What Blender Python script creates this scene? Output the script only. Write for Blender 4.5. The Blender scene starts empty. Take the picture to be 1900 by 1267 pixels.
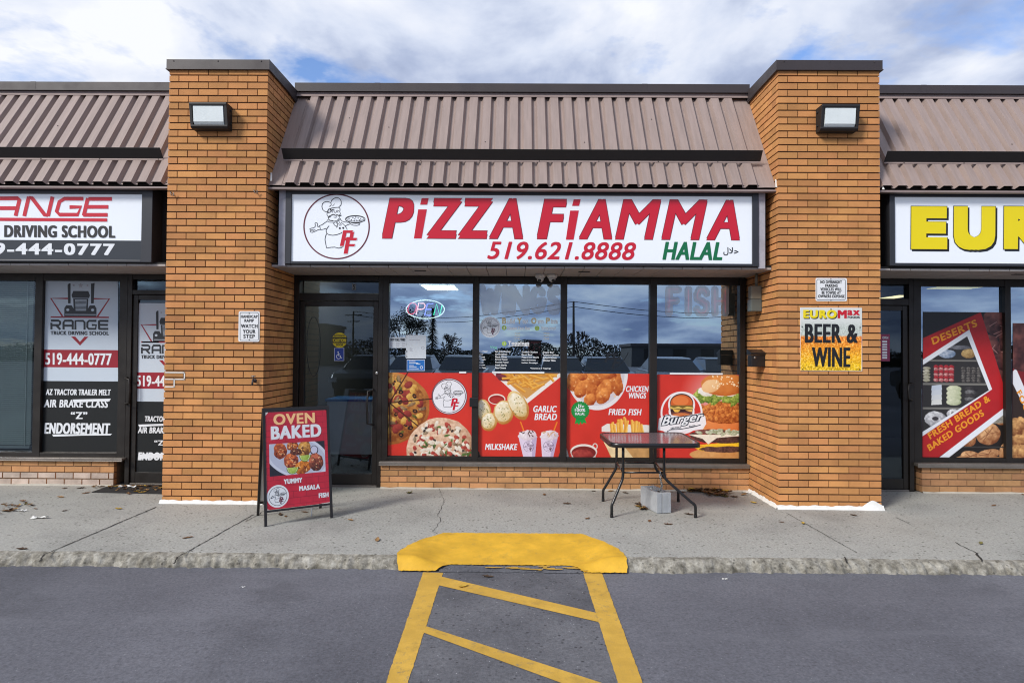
import bpy, bmesh, math, random
import numpy as np
from mathutils import Vector, Matrix

# ------------------------------------------------------------------ camera, sky, sun, exposure
SC = bpy.context.scene
COL = SC.collection
F = 1130.0                      # focal length in photo pixels (photo 1900 x 1267)
CAM = Vector((0.0, -6.04, 1.51))
YAW, PITCH, ROLL = math.radians(0.41), math.radians(1.1), math.radians(0.40)
RM = Matrix.Rotation(YAW, 3, 'Z') @ Matrix.Rotation(math.pi / 2 + PITCH, 3, 'X') @ Matrix.Rotation(ROLL, 3, 'Z')
cam_data = bpy.data.cameras.new('camera')
cam = bpy.data.objects.new('camera', cam_data)
COL.objects.link(cam)
cam.matrix_world = Matrix.Translation(CAM) @ RM.to_4x4()
cam_data.sensor_width = 36.0
cam_data.lens = F / 1900.0 * 36.0
cam_data.clip_start = 0.05
cam_data.clip_end = 2000.0
SC.camera = cam

SUN_EL, SUN_AZ = math.radians(36), math.radians(228)    # azimuth measured from +Y, clockwise
EXPOSURE = 0.35
SC.view_settings.view_transform = 'Standard'
SC.view_settings.look = 'None'
SC.view_settings.exposure = EXPOSURE
SC.view_settings.gamma = 1.0
SC.cycles.max_bounces = 8
SC.cycles.transparent_max_bounces = 16
SC.cycles.caustics_reflective = False
SC.cycles.caustics_refractive = False
SC.cycles.filter_width = 1.1

world = bpy.data.worlds.new("World")
SC.world = world
world.use_nodes = True
wn, wl = world.node_tree.nodes, world.node_tree.links
bg = wn['Background']
sky = wn.new('ShaderNodeTexSky')
sky.sky_type = 'NISHITA'
sky.sun_disc = False
sky.sun_elevation = SUN_EL
sky.sun_rotation = SUN_AZ
tc = wn.new('ShaderNodeTexCoord')
sep = wn.new('ShaderNodeSeparateXYZ')
wl.new(tc.outputs['Generated'], sep.inputs[0])
def wmath(op, a, b=None, clamp=False):
    n = wn.new('ShaderNodeMath'); n.operation = op; n.use_clamp = clamp
    for i, v in enumerate((a, b)):
        if v is None: continue
        if isinstance(v, (int, float)): n.inputs[i].default_value = v
        else: wl.new(v, n.inputs[i])
    return n.outputs[0]
comb = wn.new('ShaderNodeCombineXYZ')
zz = wmath('ADD', wmath('MAXIMUM', sep.outputs[2], 0.0), 0.24)
wl.new(wmath('DIVIDE', sep.outputs[0], zz), comb.inputs[0])
wl.new(wmath('DIVIDE', sep.outputs[1], zz), comb.inputs[1])
def wnoise(scale, detail, rough, offset, distortion=0.0):
    mp = wn.new('ShaderNodeMapping'); mp.inputs['Location'].default_value = offset
    wl.new(comb.outputs[0], mp.inputs[0])
    n = wn.new('ShaderNodeTexNoise')
    n.inputs['Scale'].default_value = scale; n.inputs['Detail'].default_value = detail
    n.inputs['Roughness'].default_value = rough; n.inputs['Distortion'].default_value = distortion
    wl.new(mp.outputs[0], n.inputs[0])
    return n.outputs[0]
def wramp(src, stops):
    r = wn.new('ShaderNodeValToRGB')
    while len(r.color_ramp.elements) < len(stops): r.color_ramp.elements.new(0.5)
    for e, (p, c) in zip(r.color_ramp.elements, stops):
        e.position = p; e.color = (c[0], c[1], c[2], 1)
    wl.new(src, r.inputs[0])
    return r.outputs[0]
CLOUD_OFF = (5.1, 2.7, 2.0); SHADE_OFF = (0.55, 4.2, 0.3)
cover = wramp(wnoise(2.6, 9, 0.55, CLOUD_OFF, 0.2), [(0.33, (0, 0, 0)), (0.45, (1, 1, 1))])
shade = wramp(wmath('ADD', wnoise(2.3, 10, 0.54, SHADE_OFF, 0.2), wmath('MULTIPLY', sep.outputs[0], -0.085)), [(0.32, (2.6, 3.2, 5.0)), (0.44, (4.4, 5.1, 6.9)), (0.53, (6.6, 7.2, 8.6)), (0.66, (8.9, 9.1, 9.7))])
cmix = wn.new('ShaderNodeMix'); cmix.data_type = 'RGBA'
sgain = wn.new('ShaderNodeMix'); sgain.data_type = 'RGBA'; sgain.blend_type = 'MULTIPLY'; sgain.inputs[0].default_value = 1.0
wl.new(sky.outputs[0], sgain.inputs[6]); sgain.inputs[7].default_value = (1.5, 1.7, 2.1, 1)
wl.new(cover, cmix.inputs[0]); wl.new(sgain.outputs[2], cmix.inputs[6]); wl.new(shade, cmix.inputs[7])
wl.new(cmix.outputs[2], bg.inputs[0])
bg.inputs[1].default_value = 0.085

sun_data = bpy.data.lights.new('sun', 'SUN')
sun_data.energy = 2.7
sun_data.angle = math.radians(14)
sun_data.color = (1.0, 0.95, 0.88)
sun = bpy.data.objects.new('sun', sun_data)
COL.objects.link(sun)
sd = Vector((math.sin(SUN_AZ) * math.cos(SUN_EL), math.cos(SUN_AZ) * math.cos(SUN_EL), math.sin(SUN_EL)))
sun.rotation_euler = (-sd).to_track_quat('-Z', 'Y').to_euler()
sun.location = sd * 30

# ------------------------------------------------------------------ helpers
RND = random.Random(7)
KT = math.tan(ROLL)
def ray(px, py):
    return RM @ Vector(((px - 950.0) / F, -(py - 633.5) / F, -1.0))
def at(px, py, Y):              # photo pixel -> point on the vertical plane y = Y
    d = ray(px, py)
    return CAM + d * ((Y - CAM.y) / d.y)
def gz(px, py, z):              # photo pixel -> point on the horizontal plane z
    d = ray(px, py)
    return CAM + d * ((z - CAM.z) / d.z)
def atx(px, py, x):             # photo pixel -> point on the plane x
    d = ray(px, py)
    return CAM + d * ((x - CAM.x) / d.x)
def lin(c):
    return tuple(((v / 255.0) / 12.92 if v <= 10.3 else (((v / 255.0) + 0.055) / 1.055) ** 2.4) for v in c)

MATS = {}
def mat(name, rgb, rough=0.6, var=0.0, scale=6.0, bump=0.0, bscale=60.0, metal=0.0, spec=0.5, emit=0.0, island=0.0, coat=0.0, rvar=0.0, stretch=None):
    """procedural material: base colour with noise variation, optional bump and per-island variation"""
    if name in MATS: return MATS[name]
    m = bpy.data.materials.new(name); m.use_nodes = True
    n, l = m.node_tree.nodes, m.node_tree.links
    p = n['Principled BSDF']
    col = lin(rgb)
    p.inputs['Base Color'].default_value = (*col, 1)
    p.inputs['Roughness'].default_value = rough
    p.inputs['Metallic'].default_value = metal
    p.inputs['Specular IOR Level'].default_value = spec
    p.inputs['Coat Weight'].default_value = coat
    t = n.new('ShaderNodeTexCoord')
    src = t.outputs['Object']
    if stretch:
        mp = n.new('ShaderNodeMapping'); mp.inputs['Scale'].default_value = stretch
        l.new(src, mp.inputs[0]); src = mp.outputs[0]
    if var > 0 or island > 0:
        hs = n.new('ShaderNodeHueSaturation'); hs.inputs['Color'].default_value = (*col, 1)
        l.new(hs.outputs[0], p.inputs['Base Color'])
        val = None
        if var > 0:
            tx = n.new('ShaderNodeTexNoise'); tx.inputs['Scale'].default_value = scale; tx.inputs['Detail'].default_value = 6
            tx.inputs['Roughness'].default_value = 0.62
            l.new(src, tx.inputs[0])
            mr = n.new('ShaderNodeMapRange'); mr.inputs[1].default_value = 0.3; mr.inputs[2].default_value = 0.7
            mr.inputs[3].default_value = 1 - var; mr.inputs[4].default_value = 1 + var
            l.new(tx.outputs[0], mr.inputs[0]); val = mr.outputs[0]
        if island > 0:
            g = n.new('ShaderNodeNewGeometry')
            mr = n.new('ShaderNodeMapRange'); mr.inputs[3].default_value = 1 - island; mr.inputs[4].default_value = 1 + island
            l.new(g.outputs['Random Per Island'], mr.inputs[0])
            if val is None: val = mr.outputs[0]
            else:
                mm = n.new('ShaderNodeMath'); mm.operation = 'MULTIPLY'; l.new(val, mm.inputs[0]); l.new(mr.outputs[0], mm.inputs[1]); val = mm.outputs[0]
            wnz = n.new('ShaderNodeTexWhiteNoise'); wnz.noise_dimensions = '1D'
            l.new(g.outputs['Random Per Island'], wnz.inputs['W'])
            mr2 = n.new('ShaderNodeMapRange'); mr2.inputs[3].default_value = 0.5 - island * 0.025; mr2.inputs[4].default_value = 0.5 + island * 0.025
            l.new(wnz.outputs[0], mr2.inputs[0]); l.new(mr2.outputs[0], hs.inputs['Hue'])
        l.new(val, hs.inputs['Value'])
    if rvar > 0:
        tx = n.new('ShaderNodeTexNoise'); tx.inputs['Scale'].default_value = scale * 1.7; tx.inputs['Detail'].default_value = 5
        l.new(src, tx.inputs[0])
        mr = n.new('ShaderNodeMapRange'); mr.inputs[1].default_value = 0.3; mr.inputs[2].default_value = 0.7
        mr.inputs[3].default_value = rough - rvar; mr.inputs[4].default_value = rough + rvar
        l.new(tx.outputs[0], mr.inputs[0]); l.new(mr.outputs[0], p.inputs['Roughness'])
    if bump > 0:
        tb = n.new('ShaderNodeTexNoise'); tb.inputs['Scale'].default_value = bscale; tb.inputs['Detail'].default_value = 5
        l.new(src, tb.inputs[0])
        b = n.new('ShaderNodeBump'); b.inputs['Strength'].default_value = min(1.0, bump); b.inputs['Distance'].default_value = 0.004
        l.new(tb.outputs[0], b.inputs['Height']); l.new(b.outputs[0], p.inputs['Normal'])
    if emit > 0:
        p.inputs['Emission Color'].default_value = (*col, 1); p.inputs['Emission Strength'].default_value = emit
    MATS[name] = m
    return m

def print_mat(name, rough=0.45, emit=0.0):      # printed picture: colours are stored on the sheet's own points
    if name in MATS: return MATS[name]
    m = bpy.data.materials.new(name); m.use_nodes = True
    n, l = m.node_tree.nodes, m.node_tree.links
    p = n['Principled BSDF']; p.inputs['Roughness'].default_value = rough
    a = n.new('ShaderNodeAttribute'); a.attribute_name = 'print'
    l.new(a.outputs['Color'], p.inputs['Base Color'])
    if emit > 0:
        l.new(a.outputs['Color'], p.inputs['Emission Color']); p.inputs['Emission Strength'].default_value = emit
    MATS[name] = m
    return m

def glass_mat(name, tint, refl):
    if name in MATS: return MATS[name]
    m = bpy.data.materials.new(name); m.use_nodes = True
    n, l = m.node_tree.nodes, m.node_tree.links
    n.remove(n['Principled BSDF'])
    out = n['Material Output']
    tr = n.new('ShaderNodeBsdfTransparent'); tr.inputs[0].default_value = (*tint, 1)
    gl = n.new('ShaderNodeBsdfGlossy'); gl.inputs['Roughness'].default_value = 0.0; gl.inputs[0].default_value = (0.62, 0.80, 1.0, 1)
    t = n.new('ShaderNodeTexCoord'); nz = n.new('ShaderNodeTexNoise'); nz.inputs['Scale'].default_value = 0.9; nz.inputs['Detail'].default_value = 1
    l.new(t.outputs['Object'], nz.inputs[0])
    bp = n.new('ShaderNodeBump'); bp.inputs['Strength'].default_value = 0.05; bp.inputs['Distance'].default_value = 0.02
    l.new(nz.outputs[0], bp.inputs['Height']); l.new(bp.outputs[0], gl.inputs['Normal'])
    fr = n.new('ShaderNodeFresnel'); fr.inputs[0].default_value = 1.5
    mr = n.new('ShaderNodeMapRange'); mr.inputs[1].default_value = 0.04; mr.inputs[2].default_value = 1.0
    mr.inputs[3].default_value = refl; mr.inputs[4].default_value = 1.0
    l.new(fr.outputs[0], mr.inputs[0])
    mx = n.new('ShaderNodeMixShader')
    l.new(mr.outputs[0], mx.inputs[0]); l.new(tr.outputs[0], mx.inputs[1]); l.new(gl.outputs[0], mx.inputs[2])
    l.new(mx.outputs[0], out.inputs[0])
    MATS[name] = m
    return m

def tag(o, label=None, cat=None, group=None, kind=None):
    if label: o['label'] = label
    if cat: o['category'] = cat
    if group: o['group'] = group
    if kind: o['kind'] = kind
    return o
BASE = {}                        # object -> world translation of its origin
def thing(name, label, cat, loc, group=None):
    o = bpy.data.objects.new(name, None); COL.objects.link(o)
    o.empty_display_size = 0.1
    o.location = loc; BASE[o.name] = Vector(loc)
    return tag(o, label, cat, group)

class MB:
    """collects shapes, links them as ONE mesh object"""
    def __init__(self): self.v = []; self.f = []; self.m = []; self.mats = []; self.smooth = []
    def mi(self, m):
        if m not in self.mats: self.mats.append(m)
        return self.mats.index(m)
    def add(self, vs, fs, m, smooth=False):
        b = len(self.v); k = self.mi(m)
        self.v += [tuple(v) for v in vs]
        for f in fs:
            self.f.append([b + i for i in f]); self.m.append(k); self.smooth.append(smooth)
    def box(self, x0, x1, y0, y1, z0, z1, m, skip=''):
        x0, x1 = min(x0, x1), max(x0, x1); y0, y1 = min(y0, y1), max(y0, y1); z0, z1 = min(z0, z1), max(z0, z1)
        vs = [(x, y, z) for x in (x0, x1) for y in (y0, y1) for z in (z0, z1)]
        fs = dict(l=(0, 1, 3, 2), r=(4, 6, 7, 5), f=(0, 4, 5, 1), b=(2, 3, 7, 6), d=(0, 2, 6, 4), u=(1, 5, 7, 3))
        self.add(vs, [f for k, f in fs.items() if k not in skip], m)
    def hexa(self, p, m):        # 8 points: bottom 4 (ccw), top 4
        self.add(p, [(3, 2, 1, 0), (4, 5, 6, 7), (0, 1, 5, 4), (1, 2, 6, 5), (2, 3, 7, 6), (3, 0, 4, 7)], m)
    def poly(self, pts, m): self.add(pts, [tuple(range(len(pts)))], m)
    def prism(self, pts, vec, m):
        n = len(pts); vec = Vector(vec); pts = [Vector(p) for p in pts]
        vs = pts + [p + vec for p in pts]
        fs = [tuple(range(n))[::-1], tuple(range(n, 2 * n))] + [(i, (i + 1) % n, n + (i + 1) % n, n + i) for i in range(n)]
        self.add(vs, fs, m)
    def tube(self, path, r, m, n=10, closed=False, cap=True):
        path = [Vector(p) for p in path]; N = len(path)
        rr = r if isinstance(r, (list, tuple)) else [r] * N
        vs = []; up = None
        for i, p in enumerate(path):
            if closed: t = path[(i + 1) % N] - path[i - 1]
            else: t = path[min(i + 1, N - 1)] - path[max(i - 1, 0)]
            t.normalize()
            if up is None:
                up = Vector((0, 0, 1)) if abs(t.z) < 0.9 else Vector((0, 1, 0))
            s = t.cross(up)
            if s.length < 1e-6: s = t.cross(Vector((1, 0.3, 0)))
            s.normalize(); up = s.cross(t).normalized()
            for k in range(n):
                a = 2 * math.pi * k / n
                vs.append(p + (s * math.cos(a) + up * math.sin(a)) * rr[i])
        fs = []
        for i in range(N if closed else N - 1):
            j = (i + 1) % N
            for k in range(n):
                fs.append((i * n + k, i * n + (k + 1) % n, j * n + (k + 1) % n, j * n + k))
        if cap and not closed:
            fs += [tuple(range(n))[::-1], tuple(range((N - 1) * n, N * n))]
        self.add(vs, fs, m, True)
    def lathe(self, prof, center, axis, m, n=20):     # prof: (radius, offset along axis)
        axis = Vector(axis).normalized(); c = Vector(center)
        s = axis.orthogonal().normalized(); t = axis.cross(s)
        vs = []
        for r, h in prof:
            for k in range(n):
                a = 2 * math.pi * k / n
                vs.append(c + axis * h + (s * math.cos(a) + t * math.sin(a)) * r)
        fs = []
        for i in range(len(prof) - 1):
            for k in range(n):
                fs.append((i * n + k, i * n + (k + 1) % n, (i + 1) * n + (k + 1) % n, (i + 1) * n + k))
        fs += [tuple(range(n))[::-1], tuple(range((len(prof) - 1) * n, len(prof) * n))]
        self.add(vs, fs, m, True)
    def build(self, name, parent=None, bevel=0.0, local=False):
        me = bpy.data.meshes.new(name)
        off = Vector((0, 0, 0))
        if parent is not None and not local: off = BASE.get(parent.name, off)
        vs = np.array(self.v, dtype=float) - np.array(off)
        me.from_pydata(vs.tolist(), [], self.f)
        for m in self.mats: me.materials.append(m)
        me.polygons.foreach_set('material_index', self.m)
        me.polygons.foreach_set('use_smooth', self.smooth)
        me.update()
        o = bpy.data.objects.new(name, me); COL.objects.link(o)
        if parent is not None: o.parent = parent
        BASE[o.name] = off
        if any(self.smooth) and not all(self.smooth) or bevel:
            pass
        if bevel > 0:
            b = o.modifiers.new('bevel', 'BEVEL'); b.width = bevel; b.segments = 2; b.limit_method = 'ANGLE'; b.angle_limit = math.radians(40)
        return o

# ---- lettering ----
_TX = {}; SPACE = 1.15
def glyphs(s, shear=0.0, space=1.0):
    key = (s, shear, round(space, 3))
    if key not in _TX:
        c = bpy.data.curves.new('t', 'FONT'); c.body = s; c.shear = shear; c.resolution_u = 4; c.space_character = space
        o = bpy.data.objects.new('t', c)
        me = bpy.data.meshes.new_from_object(o)
        v = np.array([(p.co.x, p.co.y) for p in me.vertices]); f = [tuple(p.vertices) for p in me.polygons]
        bpy.data.objects.remove(o); bpy.data.curves.remove(c); bpy.data.meshes.remove(me)
        _TX[key] = (v, f)
    return _TX[key]
class YP:                        # a vertical plane facing the camera, addressed in photo pixels
    def __init__(self, Y): self.Y = Y
    def P(self, px, py, d=0.0): return at(px, py, self.Y) + Vector((0, -d, 0))
class QP:                        # any flat rectangle, addressed in (u, v)
    def __init__(self, O, U, V):
        self.O, self.U, self.V = Vector(O), Vector(U), Vector(V); self.N = self.U.cross(self.V).normalized()
    def P(self, u, v, d=0.0): return self.O + self.U * u + self.V * v + self.N * d
def text3(mb, s, P00, P10, P01, pl, m, shear=0.0, bold=(0, 0), d=0.0015):
    """lettering laid in the parallelogram P00 (lower left), P10 (lower right), P01 (upper left)"""
    P00, P10, P01 = pl.P(*P00), pl.P(*P10), pl.P(*P01)
    U, V = P10 - P00, P01 - P00
    N = U.cross(V).normalized()
    if V.length < 0.3: bold = (bold[0] * 0.55, bold[1] * 0.55)
    v, f = glyphs(s, shear, 1.0 + bold[0] * SPACE)
    lo, hi = v.min(0), v.max(0)
    asp = U.length / V.length
    bx, by = bold[0] / asp, bold[1]                    # in bbox fractions
    q = (v - lo) / (hi - lo)
    q = q * np.array([1 - bx, 1 - by]) + np.array([bx / 2, by / 2])
    if bold[0] > 0 or bold[1] > 0:
        sh = [(0, 0), (-1, -1), (1, -1), (-1, 1), (1, 1)]
        if max(bold) > 0.11: sh += [(-1, 0), (1, 0), (0, 1), (0, -1)]
    else: sh = [(0, 0)]
    for i, (a, b) in enumerate(sh):
        pts = [P00 + U * (x + a * bx / 2) + V * (y + b * by / 2) + N * (d + 0.00012 * i) for x, y in q]
        mb.add(pts, f, m)
def text(mb, s, x0, y0, x1, y1, pl, m, shear=0.0, bold=(0, 0), d=0.0015):
    """lettering in a photo-pixel box (y1 is the lower edge), following the camera's roll"""
    w, h = x1 - x0, y1 - y0
    if isinstance(pl, QP): a, b, c = (x0, y1), (x1, y1), (x0, y0)
    else: a, b, c = (x0, y1 - KT * w / 2), (x1, y1 + KT * w / 2), (x0 + KT * h, y0 - KT * w / 2)
    text3(mb, s, a, b, c, pl, m, shear, bold, d)
_lay = [0]
def decal(mb, pts, pl, m, d=0.001):
    mb.poly([pl.P(x, y, d) for x, y in pts], m)
def ribbon(mb, pts, w, pl, m, d=0.001, closed=False):
    """a line of even width drawn on a plane"""
    p = [Vector((x, y)) for x, y in pts]; n = len(p); L = []; R = []
    for i in range(n):
        if closed: t = p[(i + 1) % n] - p[i - 1]
        else: t = p[min(i + 1, n - 1)] - p[max(i - 1, 0)]
        if t.length < 1e-9: t = Vector((1, 0))
        t.normalize(); nn = Vector((-t.y, t.x)) * (w / 2)
        L.append(p[i] + nn); R.append(p[i] - nn)
    vs = [pl.P(q.x, q.y, d) for q in L] + [pl.P(q.x, q.y, d) for q in R]
    fs = [(i, (i + 1) % n, n + (i + 1) % n, n + i) for i in range(n if closed else n - 1)]
    mb.add(vs, fs, m)
def ring_pts(cx, cy, rx, ry, n=40): return [(cx + rx * math.cos(2 * math.pi * i / n), cy + ry * math.sin(2 * math.pi * i / n)) for i in range(n)]
def rect_px(mb, x0, y0, x1, y1, pl, m, d=0.0):
    w = x1 - x0; h = y1 - y0
    mb.poly([pl.P(x0, y1 - KT * w / 2, d), pl.P(x1, y1 + KT * w / 2, d), pl.P(x1 + KT * h, y0 + KT * w / 2, d), pl.P(x0 + KT * h, y0 - KT * w / 2, d)], m)
def slab_px(mb, x0, y0, x1, y1, Y, t, m):              # a flat board whose front lies on plane Y, t thick
    c = at((x0 + x1) / 2, (y0 + y1) / 2, Y)
    a = at(x0, (y0 + y1) / 2, Y); b = at(x1, (y0 + y1) / 2, Y)
    z1 = at((x0 + x1) / 2, y0, Y).z; z0 = at((x0 + x1) / 2, y1, Y).z
    mb.box(a.x, b.x, Y, Y + t, z0, z1, m)
    return a.x, b.x, z0, z1

# ---- printed pictures ----
_NZ = {}
def vnoise(h, w, cell, seed, octs=3):
    key = (h, w, round(cell, 2), seed, octs)
    if key in _NZ: return _NZ[key]
    rs = np.random.RandomState(seed); out = np.zeros((h, w)); amp = 1.0; tot = 0
    for o in range(octs):
        c = max(1.0, cell / 2 ** o)
        gh, gw = int(h / c) + 3, int(w / c) + 3
        g = rs.rand(gh, gw)
        yy = np.arange(h) / c; xx = np.arange(w) / c
        yi = yy.astype(int); xi = xx.astype(int); fy = (yy - yi)[:, None]; fx = (xx - xi)[None, :]
        fy = fy * fy * (3 - 2 * fy); fx = fx * fx * (3 - 2 * fx)
        a = g[yi][:, xi]; b = g[yi][:, xi + 1]; c2 = g[yi + 1][:, xi]; d = g[yi + 1][:, xi + 1]
        out += amp * ((a * (1 - fx) + b * fx) * (1 - fy) + (c2 * (1 - fx) + d * fx) * fy); tot += amp; amp *= 0.55
    _NZ[key] = out / tot * 2 - 1
    return _NZ[key]
class Cv:
    def __init__(s, x0, y0, x1, y1, res, bgc):
        s.x0, s.y0, s.x1, s.y1, s.res = x0, y0, x1, y1, res
        s.W, s.H = int((x1 - x0) * res) + 1, int((y1 - y0) * res) + 1
        s.X, s.Y = np.meshgrid(np.linspace(x0, x1, s.W), np.linspace(y0, y1, s.H))
        s.C = np.zeros((s.H, s.W, 3)) + np.array(bgc, float); s.seed = 1
    def nz(s, cell, octs=3):
        s.seed += 1
        return vnoise(s.H, s.W, max(1.0, cell * s.res), s.seed, octs)
    def put(s, mask, col):
        mask = np.clip(mask, 0, 1)[..., None]
        s.C = s.C * (1 - mask) + np.asarray(col, float) * mask
    def pmask(s, pts):
        m = np.zeros((s.H, s.W)); e = 0.25 / s.res
        for ox, oy in ((-e, -e), (e, -e), (-e, e), (e, e)):
            X, Y = s.X + ox, s.Y + oy; ins = np.zeros((s.H, s.W), bool); n = len(pts)
            for i in range(n):
                (xa, ya), (xb, yb) = pts[i], pts[(i + 1) % n]
                if ya == yb: continue
                c = ((ya > Y) != (yb > Y)) & (X < (xb - xa) * (Y - ya) / (yb - ya) + xa)
                ins ^= c
            m += ins
        return m / 4
    def poly(s, pts, col, noise=0.0, cell=4):
        c = np.asarray(col, float)
        if noise > 0: c = c[None, None, :] * (1 + noise * s.nz(cell)[..., None])
        s.put(s.pmask(pts), c)
    def ell(s, cx, cy, rx, ry, col, rot=0.0, a=1.0):
        ca, sa = math.cos(rot), math.sin(rot); dx, dy = s.X - cx, s.Y - cy
        u, v = (dx * ca + dy * sa) / rx, (-dx * sa + dy * ca) / ry
        d = np.sqrt(u * u + v * v)
        s.put(np.clip((1 - d) * min(rx, ry) * s.res + 0.5, 0, 1) * a, col)
    def blob(s, cx, cy, rx, ry, c0, c1, rot=0.0, rough=0.12, tex=0.35, cell=5, clip=None, soft=1.0):
        """a piece of food: lit from the upper left in the printed photograph"""
        ca, sa = math.cos(rot), math.sin(rot); dx, dy = s.X - cx, s.Y - cy
        u, v = (dx * ca + dy * sa) / rx, (-dx * sa + dy * ca) / ry
        d = np.sqrt(u * u + v * v) + rough * s.nz(max(3, min(rx, ry) * 0.6))
        m = np.clip((1 - d) * min(rx, ry) * s.res * soft + 0.5, 0, 1)
        if clip is not None: m = m * clip
        t = np.clip(0.55 - 0.22 * dx / max(rx, ry) - 0.34 * dy / max(rx, ry) - 0.35 * np.clip(d - 0.55, 0, 1) + tex * s.nz(cell), 0, 1)[..., None]
        s.put(m, np.asarray(c0, float) * (1 - t) + np.asarray(c1, float) * t)
    def stick(s, xa, ya, xb, yb, w, c0, c1):
        dx, dy = xb - xa, yb - ya; L = math.hypot(dx, dy); dx /= L; dy /= L
        u = (s.X - xa) * dx + (s.Y - ya) * dy; v = -(s.X - xa) * dy + (s.Y - ya) * dx
        d = np.maximum(np.abs(v) - w / 2, np.maximum(-u, u - L))
        t = np.clip(0.5 + v / w * 0.9, 0, 1)[..., None]
        s.put(np.clip(0.5 - d * s.res, 0, 1), np.asarray(c0, float) * (1 - t) + np.asarray(c1, float) * t)
    def sheet(s, name, pl, parent=None, rough=0.45, emit=0.0, d=0.0, corners=None, local=False):
        if corners is None:
            k = KT * (s.x1 - s.x0) / 2; kx = KT * (s.y1 - s.y0)
            if isinstance(pl, QP): k = kx = 0
            corners = [pl.P(s.x0 + kx, s.y0 - k, d), pl.P(s.x1 + kx, s.y0 + k, d), pl.P(s.x0, s.y1 - k, d), pl.P(s.x1, s.y1 + k, d)]
        A, B, C, D = [np.array(c) for c in corners]
        if parent is not None and not local: off = np.array(BASE.get(parent.name, Vector((0, 0, 0))))
        else: off = np.zeros(3)
        u = np.linspace(0, 1, s.W)[None, :, None]; v = np.linspace(0, 1, s.H)[:, None, None]
        P = ((A * (1 - u) + B * u) * (1 - v) + (C * (1 - u) + D * u) * v - off).reshape(-1, 3)
        i = np.arange(s.W - 1)[None, :]; j = np.arange(s.H - 1)[:, None]
        a = (j * s.W + i).reshape(-1)
        q = np.stack([a, a + s.W, a + s.W + 1, a + 1], 1)
        me = bpy.data.meshes.new(name)
        me.vertices.add(len(P)); me.vertices.foreach_set('co', P.astype(np.float32).ravel())
        me.loops.add(q.size); me.loops.foreach_set('vertex_index', q.ravel().astype(np.int32))
        me.polygons.add(len(q)); me.polygons.foreach_set('loop_start', (np.arange(len(q)) * 4).astype(np.int32))
        me.update(calc_edges=True)
        at_ = me.attributes.new('print', 'FLOAT_COLOR', 'POINT')
        c = np.clip(s.C, 0, 255) / 255.0
        c = np.where(c <= 0.04045, c / 12.92, ((c + 0.055) / 1.055) ** 2.4).reshape(-1, 3)
        at_.data.foreach_set('color', np.concatenate([c, np.ones((len(c), 1))], 1).astype(np.float32).ravel())
        me.materials.append(print_mat('printed_sheet_%d_%d' % (rough * 100, emit * 100), rough, emit))
        o = bpy.data.objects.new(name, me); COL.objects.link(o)
        if parent is not None: o.parent = parent
        BASE[o.name] = Vector(off)
        return o

# ------------------------------------------------------------------ ground
ASPH = -0.078
def noise_nodes(n, l, src, scale, detail, rough=0.6):
    t = n.new('ShaderNodeTexNoise'); t.inputs['Scale'].default_value = scale; t.inputs['Detail'].default_value = detail; t.inputs['Roughness'].default_value = rough
    l.new(src, t.inputs[0]); return t.outputs[0]
def ramp(n, l, src, stops):
    r = n.new('ShaderNodeValToRGB')
    while len(r.color_ramp.elements) < len(stops): r.color_ramp.elements.new(0.5)
    for e, (p, c) in zip(r.color_ramp.elements, stops): e.position = p; e.color = (*c, 1)
    l.new(src, r.inputs[0]); return r.outputs[0]
def mixc(n, l, fac, a, b, mode='MIX'):
    m = n.new('ShaderNodeMix'); m.data_type = 'RGBA'; m.blend_type = mode
    for i, v in ((0, fac), (6, a), (7, b)):
        if isinstance(v, (int, float)): m.inputs[i].default_value = v
        elif isinstance(v, tuple): m.inputs[i].default_value = (*v, 1)
        else: l.new(v, m.inputs[i])
    return m.outputs[2]
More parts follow.
